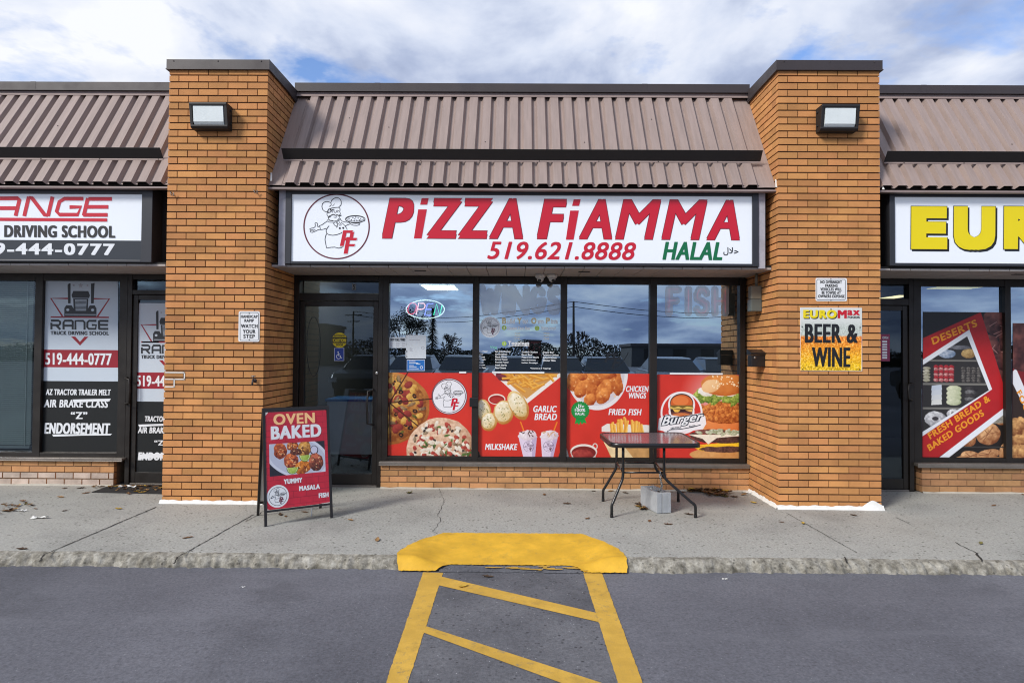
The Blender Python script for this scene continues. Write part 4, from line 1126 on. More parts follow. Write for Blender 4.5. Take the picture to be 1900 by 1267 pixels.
# hose tap, hooks, letter box, meter box, cameras, button
hb = thing('garden_tap', 'small worn metal tap on the brick pillar by the pavement sign', 'tap', at(473, 706, 0))
q = MB(); q.lathe([(0.020, 0), (0.020, 0.006), (0.011, 0.008), (0.011, 0.05)], (0, 0, 0), (0, -1, 0), M_screw, 10)
q.tube([(0, -0.045, 0.012), (0, -0.055, -0.01), (0, -0.062, -0.045)], 0.010, M_screw, 8); q.build('spout', hb, local=True)
q = MB(); q.tube([(-0.022, -0.04, 0.042), (0, -0.04, 0.048), (0.022, -0.04, 0.042)], 0.006, M_alu, 6); q.tube([(0, -0.04, 0.0), (0, -0.04, 0.046)], 0.006, M_screw, 6); q.build('handle', hb, local=True)
for k, (x_, y_, lb) in enumerate(((475, 357, 'bent wire hook on the left pillar nearer the pizza sign'), (321, 361, 'bent wire hook on the left pillar nearer the driving school sign'))):
    o_ = at(x_, y_, 0); q = MB(); q.tube([(o_.x - 0.02, 0.002, o_.z + 0.02), (o_.x - 0.01, -0.03, o_.z + 0.015), (o_.x + 0.004, -0.035, o_.z - 0.015), (o_.x + 0.02, -0.02, o_.z - 0.02), (o_.x + 0.024, -0.03, o_.z + 0.01)], 0.005, M_alu, 6)
    tag(q.build('wire_hook'), lb, 'hook', 'wire hooks on the brick pillar')
XI = X['r0']
a_, b_ = atx(1386.5, 652, XI), atx(1420, 652, XI)
M_blackm = mat('black_painted_steel', (26, 26, 28), 0.35, 0.08, 5)
z0_, z1_ = 1.385, 1.545
lb_ = thing('letter_box', 'black letter box on the brick pillar beside the burger poster', 'letter box', (XI - 0.001, 0.37, z0_))
q = MB(); q.box(XI - 0.150, XI - 0.001, 0.315, 0.42, z0_, z1_ - 0.04, M_blackm); q.build('body', lb_, bevel=0.006)
q = MB(); q.prism([(XI - 0.156, 0.308, z1_ - 0.039), (XI - 0.156, 0.30, z1_ - 0.012), (XI - 0.156, 0.40, z1_ + 0.022), (XI - 0.156, 0.424, z1_ + 0.022), (XI - 0.156, 0.424, z1_ - 0.039)], (0.155, 0, 0), M_blackm); q.build('lid', lb_, bevel=0.003)
q = MB(); q.lathe([(0.012, 0), (0.012, 0.006)], (XI - 0.11, 0.315, z1_ - 0.065), (0, -1, 0), M_alu, 12); q.build('lock', lb_)
M_greyp = mat('grey_plastic_box', (118, 116, 104), 0.5, 0.1, 4)
mbx = thing('meter_box', 'grey plastic electrical box high on the brick pillar', 'electrical box', (XI - 0.001, 0.56, 2.02))
q = MB(); q.box(XI - 0.118, XI - 0.001, 0.40, 0.50, 1.97, 2.10, mat('clear_grey_plastic', (92, 100, 98), 0.25)); q.build('lower_case', mbx, bevel=0.006)
q = MB(); q.box(XI - 0.112, XI - 0.001, 0.405, 0.495, 2.101, 2.24, M_greyp); q.build('upper_case', mbx, bevel=0.006)
q = MB(); q.tube([(XI - 0.04, 0.45, 2.235), (XI - 0.04, 0.45, 2.33), (XI - 0.035, 0.45, ZS)], 0.016, M_greyp, 8); q.build('conduit', mbx)
for k, (x_, lb) in enumerate(((1002.5, 'white dome camera under the soffit, the one nearer the door'), (1024.5, 'white dome camera under the soffit, the one nearer the fish sign'))):
    pz = at(x_, 513, 0.62); cz_ = ZS - 0.0005
    t = thing('security_camera', lb, 'camera', (pz.x, 0.62, cz_), 'dome cameras under the soffit')
    M_cw = mat('white_camera_plastic', (206, 206, 204), 0.4)
    q = MB(); q.lathe([(0.058, 0), (0.058, -0.022), (0.052, -0.034), (0.04, -0.046)], (0, 0, 0), (0, 0, 1), M_cw, 20); q.build('base', t, local=True)
    q = MB(); q.lathe([(0.001, 0.038), (0.02, 0.034), (0.034, 0.018), (0.038, 0), (0.034, -0.018), (0.02, -0.034), (0.001, -0.038)], (0.0, -0.012, -0.050), (0, -0.5, -0.85), M_cw, 18); q.build('ball', t, local=True)
    q = MB(); s_ = -1 if k == 0 else 1
    q.lathe([(0.020, 0.0), (0.018, 0.010), (0.001, 0.012)], (0.0 + s_ * 0.008, -0.034, -0.071), (s_ * 0.2, -0.62, -0.6), mat('black_lens', (14, 14, 16), 0.1), 14); q.build('lens', t, local=True)
pb = at(879.5, 746, YW)
t = thing('door_button', 'black push button with wheelchair symbol on the window upright', 'push button', (pb.x, YW, pb.z))
q = MB(); q.box(-0.05, 0.05, -0.022, -0.0005, -0.052, 0.052, M_blackm); p = q.build('plate', t, bevel=0.006, local=True)
def wheelchair(mb, cx, cy, h, pl, m, d):
    s = h / 20.0; T = lambda pts: [(cx + x * s, cy + y * s) for x, y in pts]
    decal(mb, ring_pts(cx - 1.5 * s, cy - 8.6 * s, 1.7 * s, 1.7 * s, 12), pl, m, d)
    ribbon(mb, T([(-1.5, -6.5), (-1.0, 1.0), (4.2, 1.2), (6.6, 7.5), (8.5, 6.8)]), 2.0 * s, pl, m, d)
    ribbon(mb, T([(-1.2, -3.0), (3.6, -2.8)]), 1.5 * s, pl, m, d + 0.0001)
    ribbon(mb, T([(-2.6 , -2.2), (-5.2, 0.4), (-6.0, 4.0), (-4.6, 7.6), (-1.2, 9.6), (2.6, 8.6), (4.8, 5.6)]), 1.7 * s, pl, m, d + 0.0002)
le = MB(); wheelchair(le, 880, 746.5, 9, YP(YW - 0.022), M_white, 0.0012); le.build('symbol', p)

# ------------------------------------------------------------------ window posters
PG = YP(GY - 0.004)
RED = (207, 52, 40)
def poster(label, x0, y0, x1, y1, res=2.0, bgc=RED):
    cv = Cv(x0, y0, x1, y1, res, bgc)
    v = cv.nz(40, 2)[..., None]
    cv.C = cv.C * (1 + 0.05 * v)
    return cv
def finish(cv, label, le, name='window_poster', cat='poster', rough=0.35, extra=None):
    c = at((cv.x0 + cv.x1) / 2, cv.y1, GY)
    t = thing(name, label, cat, (c.x, GY - 0.004, c.z), 'posters on the shop windows' if cat == 'poster' else None)
    p = cv.sheet('print', PG, t, rough)
    if le.v: le.build('lettering', p)
    return t
def bread_pizza(cv, cx, cy, rx, ry, seed, clip=None):
    r = random.Random(seed)
    cv.blob(cx, cy, rx, ry, (150, 84, 34), (222, 158, 84), rough=0.05, tex=0.25, cell=6)
    cv.blob(cx, cy, rx * 0.92, ry * 0.92, (128, 66, 26), (224, 166, 84), rough=0.06, tex=0.6, cell=5)
    for _ in range(170):
        a = r.uniform(0, 6.283); q = math.sqrt(r.random()) * 0.86; x, y = cx + rx * q * math.cos(a), cy + ry * q * math.sin(a); s = rx / 78
        k = r.random()
        if k < 0.26: cv.blob(x, y, 8 * s, 6 * s, (96, 26, 26), (184, 76, 60), r.uniform(0, 3), 0.1, 0.2, 4)
        elif k < 0.56: cv.blob(x, y, 7 * s, 5 * s, (176, 120, 44), (238, 196, 108), r.uniform(0, 3), 0.3, 0.3, 3)
        elif k < 0.78:
            cv.ell(x, y, 4.6 * s, 3.4 * s, (34, 22, 18), r.uniform(0, 3)); cv.ell(x, y, 1.9 * s, 1.3 * s, (150, 84, 44))
        elif k < 0.9: cv.blob(x, y, 8 * s, 3 * s, (60, 40, 30), (206, 170, 120), r.uniform(0, 3), 0.3, 0.3, 3)
        else: cv.blob(x, y, 5 * s, 2.4 * s, (60, 56, 20), (130, 124, 50), r.uniform(0, 3), 0.3, 0.3, 3)
# poster 1: two pizzas and the emblem
cv = poster('', 718.5, 691.5, 874.5, 849)
bread_pizza(cv, 716, 757, 80, 68, 3)
for a in (-0.12, 0.75, 1.55, 2.6, -1.1):
    cv.stick(722, 748, 722 + 84 * math.cos(a), 748 + 72 * math.sin(a), 2.2, (46, 20, 14), (90, 44, 24))
cv.blob(818, 838, 62, 64, (168, 120, 90), (238, 206, 178), rough=0.06, tex=0.4, cell=4)
r = random.Random(6)
for _ in range(230):
    a = r.uniform(0, 6.283); q = math.sqrt(r.random()) * 0.93; x, y = 818 + 60 * q * math.cos(a), 838 + 61 * q * math.sin(a); k = r.random()
    if k < 0.42: cv.blob(x, y, 6, 3, (206, 190, 170), (246, 240, 226), r.uniform(0, 3), 0.35, 0.3, 3)
    elif k < 0.62: cv.blob(x, y, 5, 3.4, (126, 40, 34), (206, 92, 76), r.uniform(0, 3), 0.3, 0.3, 3)
    elif k < 0.74: cv.blob(x, y, 6, 2, (44, 70, 30), (112, 138, 66), r.uniform(0, 3), 0.4, 0.3, 3)
    elif k < 0.88: cv.blob(x, y, 5.5, 3, (90, 70, 50), (190, 166, 136), r.uniform(0, 3), 0.3, 0.3, 3)
    else: cv.ell(x, y, 3, 2.2, (52, 40, 36), r.uniform(0, 3))
cv.ell(833, 735, 33, 33.5, (64, 22, 40)); cv.ell(833, 735, 32, 32.5, (232, 232, 238))
le = MB(); chef_logo(le, 833, 735, 30.5, PG, M_dred, M_black, M_red, 0.0008, min_w=0.55)
finish(cv, 'red poster with two pizzas and the round cook emblem', le)
# poster 2
cv = poster('', 887, 692, 1040.5, 850)
cv.poly([(912, 692), (1041, 692), (1041, 697), (978, 748), (974, 748)], (236, 230, 224))
cv.poly([(922, 692), (1036, 692), (976, 740)], (206, 150, 80))
cv.blob(936, 695, 18, 12, (76, 24, 34), (150, 60, 76))
r = random.Random(12)
for _ in range(46):
    x, y = r.uniform(940, 1024), r.uniform(692, 728)
    if y > 692 + (min(x - 926, 1034 - x) * 0.85): continue
    a = r.uniform(-0.7, 1.2); cv.stick(x - 13 * math.cos(a), max(692, y - 13 * math.sin(a)), x + 13 * math.cos(a), y + 11 * math.sin(a), 4.6, (248, 196, 92), (196, 118, 30))
cv.ell(921, 741, 16, 10, (236, 226, 214)); cv.ell(921, 741.5, 14, 8, (150, 32, 30)); cv.ell(921, 743, 12, 6, (176, 50, 44))
for (x, y, rx, ry, rot) in ((897, 763, 14, 22, -0.2), (907, 783, 15, 17, 0.3), (934, 765, 19, 22, 0.1), (961, 752, 17, 29, -0.5)):
    cv.blob(x, y, rx, ry, (176, 112, 44), (240, 214, 150), rot, 0.06, 0.2, 6)
    cv.blob(x - 1, y - 1, rx * 0.82, ry * 0.84, (206, 178, 120), (252, 246, 228), rot, 0.10, 0.35, 4)
    for _ in range(16): cv.ell(x + r.uniform(-.6, .6) * rx, y + r.uniform(-.6, .6) * ry, 0.9, 0.9, (120, 120, 60))
for (x, w, lean) in ((979, 17, 1), (1019, 16, -1)):
    cv.stick(x - 14 * lean, 782, x - 6 * lean, 804, 2.6, (250, 150, 50), (210, 96, 20))
    cv.poly([(x - w, 811), (x + w, 809), (x + w * 0.62 + (3 * lean), 850), (x - w * 0.62 + (3 * lean), 850)], (222, 206, 226), 0.03)
    cv.poly([(x + w * 0.45, 810), (x + w, 809), (x + w * 0.62 + (3 * lean), 850), (x + w * 0.3 + 3 * lean, 850)], (190, 172, 202), 0.03)
    cv.blob(x, 807, w + 1, 9, (196, 176, 186), (250, 244, 246), 0, 0.2, 0.35, 4)
    for _ in range(9): cv.ell(x + r.uniform(-.7, .7) * w, 805 + r.uniform(-5, 5), 2.6, 1.0, (84, 52, 50) if lean > 0 else (206, 160, 120), r.uniform(0, 3))
cv.poly([(887, 838), (889, 838), (893, 850), (887, 850)], (60, 54, 50)); cv.poly([(1040.5, 838), (1038, 840), (1035, 850), (1040.5, 850)], (60, 54, 50))
le = MB()
for x in (981, 1018): chef_logo(le, x, 828, 9.6, PG, M_black, mat('mauve_print', (120, 92, 120), 0.5), M_dred, 0.0008, min_w=0.32)
BT = (0.12, 0.09)
text(le, 'GARLIC', 989.5, 752.5, 1033, 764.5, PG, M_white, 0.2, BT); text(le, 'BREAD', 991.5, 767, 1033.5, 779, PG, M_white, 0.2, BT)
text(le, 'MILKSHAKE', 900, 823, 960, 834.5, PG, M_white, 0.2, BT)
finish(cv, 'red poster reading garlic bread and milkshake', le)
# poster 3
cv = poster('', 1051, 693, 1206, 850.5)
cv.ell(1107, 692, 57, 69, (226, 222, 224)); cv.ell(1107, 692, 51, 61, (206, 200, 206))
r = random.Random(5)
for (x, y, rx, ry, a) in ((1066, 705, 15, 22, 0.3), (1100, 704, 22, 15, 0.1), (1140, 706, 13, 28, -0.3), (1092, 722, 24, 13, 0.5), (1122, 722, 14, 26, 0.6), (1076, 726, 11, 13, 0.2), (1094, 741, 12, 11, 0), (1118, 735, 12, 16, 0.5), (1080, 698, 10, 8, 0), (1120, 696, 22, 8, 0)):
    cv.blob(x, y, rx, ry, (150, 58, 12), (246, 164, 84), a, 0.16, 0.4, 6)
for _ in range(24): cv.ell(r.uniform(1062, 1142), r.uniform(696, 740), 2.2, 1, (250, 196, 140), r.uniform(0, 3), 0.6)
cv.poly([(1069, 773), (1083, 773), (1088, 786), (1083, 784), (1079, 788), (1077, 782), (1074, 789), (1071, 785), (1066, 787)], (22, 150, 62))
P = []
for k in range(48): q = 17.8 if k % 2 else 16.2; P.append((1076 + q * math.cos(k * 0.1309), 762 + q * math.sin(k * 0.1309)))
cv.poly(P, (24, 128, 56)); cv.ell(1076, 762, 14.6, 14.6, (30, 142, 64))
cv.poly([(1116, 792), (1126, 786), (1206, 788), (1206, 803), (1116, 801)], (228, 222, 214))
for _ in range(34):
    x = r.uniform(1130, 1190); a = r.uniform(-0.35, 0.35); y = 800 - r.uniform(2, 22) * (1 - abs(x - 1160) / 44)
    cv.stick(x, y - 9, x + 16 * math.sin(a), y + 16, 4.4, (252, 206, 104), (212, 138, 44))
cv.poly([(1114, 806), (1206, 806), (1204, 850), (1134, 850), (1122, 822)], (196, 148, 92), 0.12, 8)
cv.poly([(1114, 806), (1128, 812), (1160, 830), (1176, 850), (1136, 850), (1121, 822)], (232, 206, 160), 0.08, 8)
cv.poly([(1150, 806), (1206, 806), (1206, 816), (1168, 824)], (226, 206, 176), 0.08, 6)
cv.blob(1156, 816, 12, 8, (176, 96, 40), (236, 160, 84))
cv.ell(1104, 828, 5, 6, (214, 204, 196)); cv.ell(1104, 828, 3, 3.8, RED)
cv.ell(1083, 838, 25, 14, (230, 222, 214)); cv.poly([(1058, 838), (1108, 838), (1104, 850.5), (1062, 850.5)], (214, 206, 200)); cv.ell(1083, 840, 22.5, 12, (120, 34, 30)); cv.blob(1081, 843, 19, 9, (120, 30, 30), (190, 76, 66), 0, 0.2, 0.4, 6)
cv.poly([(1051, 830), (1053, 838), (1056, 850.5), (1051, 850.5)], (200, 196, 190))
le = MB()
text(le, 'CHICKEN', 1161.5, 716, 1203.5, 727, PG, M_white, 0.2, BT); text(le, 'WINGS', 1166.5, 728.5, 1199, 739, PG, M_white, 0.2, BT)
text(le, 'FRIED FISH', 1129, 758.5, 1190.5, 770, PG, M_white, 0.2, BT)
text(le, '\uFEDD\uFEFC\uFEA3', 1069, 749.5, 1084, 757.5, PG, M_white, 0, (0.1, 0.07)); text(le, '100%', 1066.5, 757.5, 1086, 763.6, PG, M_white, 0, (0.14, 0.1)); text(le, 'HALAL', 1067, 765, 1085.5, 769.8, PG, M_white, 0, (0.14, 0.1))
finish(cv, 'red poster reading chicken wings and fried fish', le)
# poster 4
cv = poster('', 1218.5, 695, 1375.5, 853.5)
gl_ = np.clip(1.15 - np.sqrt(((cv.X - 1330) / 62) ** 2 + ((cv.Y - 735) / 58) ** 2), 0, 1)
cv.put(gl_ * 0.9, (236, 196, 196))
r = random.Random(21)
cv.blob(1344, 792, 42, 22, (196, 104, 40), (240, 186, 120), 0, 0.03, 0.12, 12)
cv.blob(1346, 784, 44, 20, (206, 96, 40), (240, 160, 96), 0, 0.03, 0.12, 14)
cv.blob(1342, 765, 44, 21, (130, 54, 18), (240, 150, 70), 0, 0.10, 0.7, 3.5)
for _ in range(40): cv.blob(r.uniform(1300, 1376), r.uniform(752, 778), 5, 3.4, (146, 62, 22), (244, 166, 84), r.uniform(0, 3), 0.3, 0.4, 3)
for _ in range(46): cv.blob(r.uniform(1292, 1376), r.uniform(726, 744) + r.uniform(-3, 3), 9, 4.5, (64, 92, 20), (206, 220, 110), r.uniform(-0.8, 0.8), 0.4, 0.5, 3)
for x in (1308, 1336, 1352): cv.blob(x, 727, 14, 8, (216, 210, 196), (252, 250, 244), 0.2, 0.3, 0.2, 4)
cv.blob(1342, 713, 42, 21, (168, 76, 24), (248, 176, 96), 0, 0.03, 0.18, 12)
cv.blob(1318, 716, 18, 12, (226, 176, 120), (250, 214, 164), -0.3, 0.1, 0.1, 8)
for _ in range(32): cv.ell(1346 + r.uniform(-28, 29), 708 + r.uniform(-11, 12), 1.9, 1.0, (252, 234, 200), r.uniform(0, 3))
cv.blob(1338, 843, 58, 13, (176, 106, 50), (236, 186, 120), 0, 0.04, 0.2, 6)
cv.poly([(1284, 829), (1376, 822), (1376, 836), (1300, 836)], (244, 190, 40), 0.06)
cv.blob(1344, 833, 44, 6, (52, 28, 26), (120, 82, 70), 0, 0.1, 0.6, 3)
cv.poly([(1288, 826), (1330, 822), (1376, 816), (1376, 824), (1330, 829)], (246, 196, 44), 0.05)
cv.blob(1346, 815, 40, 7, (44, 24, 24), (112, 74, 66), 0.0, 0.1, 0.6, 3); cv.blob(1300, 812, 22, 7, (50, 28, 28), (112, 76, 66), 0.3, 0.1, 0.6, 3)
cv.poly([(1276, 806), (1330, 806), (1374, 803), (1374, 808), (1330, 812), (1314, 824), (1304, 814)], (240, 230, 212), 0.05)
cv.blob(1322, 801, 34, 5, (80, 40, 36), (146, 96, 84), 0, 0.1, 0.5, 3)
for _ in range(26): cv.blob(r.uniform(1296, 1376), r.uniform(797, 805), 6, 2.4, (120, 130, 90), (240, 240, 224), r.uniform(-.6, .6), 0.4, 0.4, 3)
# burger emblem
cv.ell(1264, 766, 39, 39.5, (238, 234, 236)); cv.ell(1264, 766, 35.5, 36, RED)
cv.ell(1264, 751, 25, 24, (238, 234, 236)); cv.ell(1264, 764, 24, 20, (238, 234, 236))
cv.ell(1264, 748, 21.5, 17.5, (40, 28, 26)); cv.ell(1264, 749, 20.5, 16.5, (206, 98, 42)); cv.ell(1262, 744, 15, 9, (226, 124, 62))
cv.poly([(1243, 752), (1285, 752), (1286, 758), (1242, 758)], (120, 96, 40)); cv.poly([(1242, 754), (1250, 757), (1258, 754), (1266, 758), (1274, 754), (1286, 756), (1284, 760), (1244, 760)], (214, 186, 96))
cv.poly([(1243, 759), (1285, 759), (1284, 766), (1244, 766)], (56, 30, 30)); cv.poly([(1247, 759), (1262, 761), (1254, 768)], (240, 190, 80)); cv.poly([(1270, 761), (1284, 760), (1284, 765)], (236, 180, 90))
cv.poly([(1244, 765), (1284, 764), (1284, 769), (1245, 770)], (110, 60, 50)); cv.ell(1264, 774, 20, 8, (206, 118, 66))
cv.poly([(1222, 777), (1236, 769), (1262, 773), (1300, 766), (1308, 772), (1310, 786), (1304, 796), (1278, 800), (1240, 806), (1230, 800), (1220, 798)], (238, 236, 240))
le = MB()
M_navy = mat('navy_print', (26, 34, 50), 0.45)
text3(le, 'Burger', (1225, 796), (1304.5, 786), (1228, 771), PG, M_navy, 0.25, (0.36, 0.26), 0.0008)
text3(le, 'Burger', (1226.5, 794.5), (1303, 785), (1229.5, 772.5), PG, M_white, 0.25, (0.10, 0.05), 0.0022)
ribbon(le, [(1242, 804), (1238, 800), (1244, 797), (1262, 796), (1285, 792), (1300, 788)], 1.4, PG, M_navy, 0.0009)
text3(le, 'DELICIOUS', (1244.5, 796.3), (1264, 793.8), (1244.5, 792.8), PG, M_navy, 0.0, (0.1, 0.08), 0.0012); text3(le, 'TASTE', (1278, 793.2), (1290, 791.6), (1278, 789.6), PG, M_navy, 0, (0.1, 0.08), 0.0012)
finish(cv, 'red poster with stacked burgers and the burger emblem', le)
# folded card edges along the tops of the posters
for k, (x0_, x1_, y_, lb) in enumerate(((913, 1010, 691, 'white card strip on top of the garlic bread poster'), (1243, 1341, 693.5, 'white card strip on top of the burger poster'), (852, 865, 691, 'small white card on top of the pizza poster'))):
    q = MB(); slab_px(q, x0_, y_ - 1.6, x1_, y_ + 1.4, GY - 0.012, 0.006, M_white); tag(q.build('card_strip'), lb, 'card')

# menu on the second window
le = MB(); M_menu = mat('menu_white_print', (244, 248, 250), 0.5); M_mgold = mat('menu_gold_print', (226, 212, 170), 0.5); M_mgrn = mat('menu_green_print', (176, 214, 96), 0.5)
c = at(960, 690, GY); tm = thing('menu_decal', 'white build your own pizza menu on the second window', 'menu', (c.x, GY - 0.004, c.z))
cv = Cv(891, 588, 928, 626, 2.4, (190, 204, 214))
q = MB(); q.poly([PG.P(*p, 0.0) for p in ring_pts(909.5, 607, 19, 19.5, 48)], mat('frosted_decal', (236, 242, 248), 0.6)); pm = q.build('emblem', tm)
q = MB(); chef_logo(q, 909.5, 607, 16, PG, M_cab2, M_cab, M_dred, 0.001, min_w=0.4); q.build('emblem_lines', pm)
for a_, x0_, x1_ in (('B', 931.5, 939.5), ('Y', 959.5, 968), ('O', 985.5, 995.5), ('P', 1013, 1020.5)): text(le, a_, x0_, 589.5, x1_, 600.8, PG, M_mgold, 0, (0.2, 0.14))
for a_, x0_, x1_, t_ in (('uild', 941, 955.5, 591), ('our', 969.5, 980, 593.5), ('wn', 997, 1008.5, 593.5), ('izza', 1022, 1035, 591.5)): text(le, a_, x0_, t_, x1_, 600.8, PG, M_menu, 0, (0.2, 0.16))
for n_, x_, y_ in (('1', 935.5, 608), ('2', 996.5, 609), ('3', 935.5, 637.5)):
    decal(le, ring_pts(x_, y_, 4.4, 4.4, 20), PG, M_mgrn, 0.0006); text(le, n_, x_ - 1, y_ - 2.4, x_ + 1, y_ + 2.4, PG, M_menu, 0, (0, 0), 0.0014)
text(le, 'Choose Your Size', 941.5, 606, 983, 611.3, PG, M_menu, 0, (0.2, 0.16)); rpx(le, 941.5, 612, 983, 612.5, PG, M_menu, 0.001)
text(le, 'Spice level', 1004.5, 606, 1031, 611.5, PG, M_menu, 0, (0.2, 0.16)); rpx(le, 1004.5, 612, 1031, 612.5, PG, M_menu, 0.001)
text(le, 'Toppings', 942.5, 633, 982, 642.3, PG, M_menu, 0, (0.2, 0.16)); rpx(le, 942.5, 641.4, 982, 642.2, PG, M_menu, 0.0024)
text(le, 'Veg', 909, 641.5, 922.5, 648, PG, mat('menu_teal_print', (120, 196, 180), 0.5), 0, (0.1, 0.1))
cols = ((889, 650.5, ('Green Pepper', 'Onion', 'Mushroom', 'Pineapple', 'Tomato', 'Jalapeno', 'Hot Pepper'), 20),
        (919, 650.5, ('Sun Dried Tomato', 'Green Olives', 'Black Olives', 'Banana Pepper', 'Roasted Pepper', 'Fresh Garlic', 'Feta Cheese'), 27),
        (968, 651.5, ('Grilled Chicken', 'Bacon Beef', 'Pepperoni (Beef)', 'Ham (Chicken)', 'Italian Sausage'), 30), (1007, 652, ('Ground Beef', 'Tandoori Chicken', 'Achari Chicken', 'Chicken Tikka'), 28))
for x_, y_, L, w_ in cols:
    for k, s_ in enumerate(L): text(le, s_, x_, y_ + k * 5.05, x_ + w_ * len(s_) / 16.0 * 1.05, y_ + k * 5.05 + 3.1, PG, M_menu, 0, (0.16, 0.14))
for x_, y_, L in ((960, 617, ('Small', 'Medium', 'Large')), (1014, 617, ('Mild', 'Medium', 'Hot'))):
    for k, s_ in enumerate(L): text(le, s_, x_ - 5, y_ + k * 4.8, x_ + 5, y_ + k * 4.8 + 2.6, PG, M_mgold, 0, (0.03, 0.03))
text(le, '*Counts as 2 Toppings', 984, 682, 1022, 685, PG, M_menu, 0, (0.16, 0.14))
le.build('lettering', tm)
# dark emblem outline etched on the third window
q = MB(); M_etch = mat('dark_etched_line', (22, 28, 36), 0.4)
ribbon(q, [(1116 + 53 * math.cos(a * 0.0628 + 0.35), 635 + 54 * math.sin(a * 0.0628 + 0.35)) for a in range(0, 40)], 1.2, PG, M_etch, 0.0005)
for pts in ([(1123, 672), (1130, 656)], [(1125, 657), (1146, 657)], [(1141, 657), (1138, 665)], [(1129, 664.5), (1152, 664.5)], [(1136, 683), (1143, 665)], [(1138, 672.5), (1150, 672.5)]): ribbon(q, pts, 4.2, PG, M_etch, 0.0008 + 0.0001 * len(pts) * pts[0][0] / 1100)
ribbon(q, [(1098, 658), (1096, 672), (1112, 674)], 0.8, PG, M_etch, 0.0006)
tag(q.build('window_emblem'), 'dark round emblem outline on the third window', 'decal')

# papers
def paper(name, label, x0, y0, x1, y1, m, cat):
    q = MB(); q.prism([tuple(PG.P(x, y, 0.001)) for x, y in ((x0, y1), (x1, y1), (x1, y0), (x0, y0))], (0, -0.001, 0), m)
    return tag(q.build(name), label, cat)
M_pap = mat('white_paper', (206, 214, 222), 0.7, 0.03, 6)
PQ = YP(GY - 0.006)
o = paper('paper_notice', 'small white paper listing last call times', 721.5, 625.5, 754.5, 645.5, M_pap, 'notice')
le = MB(); text(le, 'LAST CALL TIMES', 724, 628, 752, 632.5, PQ, M_black, 0, (0.2, 0.14))
for k in range(3):
    for x_ in (724, 735, 746): rpx(le, x_, 635 + k * 3, x_ + 6, 635.8 + k * 3, PQ, M_cab2, 0.001)
le.build('lettering', o)
o = paper('paper_sheet', 'large white paper taped above the blue notice', 753.5, 621.5, 790.5, 665, M_pap, 'notice')
le = MB(); rpx(le, 759, 630.5, 779, 631.3, PQ, M_cab2, 0.001); ribbon(le, ring_pts(784.5, 645.5, 2.6, 2.6, 16), 0.6, PQ, M_cab2, 0.001, True)
for k in range(4): rpx(le, 760, 645.5 + k * 1.8, 764 + (k % 2) * 2, 646 + k * 1.8, PQ, M_cab2, 0.001)
le.build('lettering', o)
o = paper('paper_sheet', 'white paper edge showing behind the large white paper', 752.4, 650, 756, 663.5, mat('grey_white_paper', (190, 198, 206), 0.7), 'notice')
o = paper('blue_notice', 'blue and white notice under the large white paper', 754.8, 667, 788.5, 688, mat('blue_print', (36, 108, 186), 0.4), 'notice')
le = MB(); ribbon(le, [(755.3, 667.6), (788, 667.6), (788, 687.4), (755.3, 687.4)], 0.9, PQ, M_white, 0.0009, True)
for x_, y_, w_ in ((759, 670, 12), (759, 673, 17), (759, 677.5, 9), (759, 680, 14), (772, 674.5, 8), (759, 683.5, 18)): rpx(le, x_, y_, x_ + w_, y_ + 0.9, PQ, M_menu, 0.001)
ribbon(le, ring_pts(782, 681.5, 2.4, 2.4, 16), 0.9, PQ, M_white, 0.001, True); le.build('lettering', o)
# door stickers
DY = YW + 0.018 + 0.018
PD = YP(DY - 0.002)
q = MB(); q.prism([tuple(PD.P(*p)) for p in ring_pts(630, 631, 14, 14, 36)[::-1]], (0, -0.001, 0), mat('caution_yellow_print', (214, 190, 20), 0.45)); o = tag(q.build('caution_sticker'), 'round yellow caution automatic door sticker', 'sticker')
le = MB(); PD2 = YP(DY - 0.0032); rpx(le, 616.5, 625.5, 643.5, 636.5, PD2, M_black, 0.0004); text(le, 'CAUTION', 618, 628, 642, 634.5, PD2, mat('caution_yellow_print', (0, 0, 0)), 0, (0.2, 0.14), 0.001)
text(le, 'AUTOMATIC', 619.5, 621, 640.5, 624.6, PD2, M_black, 0, (0.1, 0.1)); text(le, 'DOOR', 624, 637.8, 636.5, 641.5, PD2, M_black, 0, (0.2, 0.14)); le.build('lettering', o)
q = MB(); q.prism([tuple(PD.P(x, y)) for x, y in ((620, 669.5), (638.5, 669.5), (638.5, 645.5), (620, 645.5))], (0, -0.001, 0), mat('wheelchair_blue_print', (34, 62, 150), 0.45)); o = tag(q.build('wheelchair_sticker'), 'blue wheelchair sticker below the caution sticker', 'sticker')
le = MB(); ribbon(le, [(620.4, 646), (638.2, 646), (638.2, 669), (620.4, 669)], 0.9, PD2, M_white, 0.0006, True); wheelchair(le, 628.5, 659, 14, PD2, M_white, 0.001); le.build('symbol', o)
le = MB(); PT = YP(YW + 0.048); rpx(le, 653.5, 526.5, 660.5, 538, PT, mat('number_backing', (150, 156, 160), 0.6), 0.0); text(le, '5', 654.8, 527.5, 659.3, 537, PT, M_black, 0, (0.12, 0.08), 0.001); tag(le.build('unit_number'), 'number 5 decal in the transom light above the pizza shop door', 'number')
# dark cook emblem on the shaded side of the door glass
le = MB(); ribbon(le, [(582 + 13 * math.cos(a * 0.157), 643 + 55 * math.sin(a * 0.157)) for a in range(40)], 1.1, PD, M_etch, 0.0004, True); tag(le.build('door_emblem'), 'dark oval emblem outline on the pizza shop door glass', 'decal')

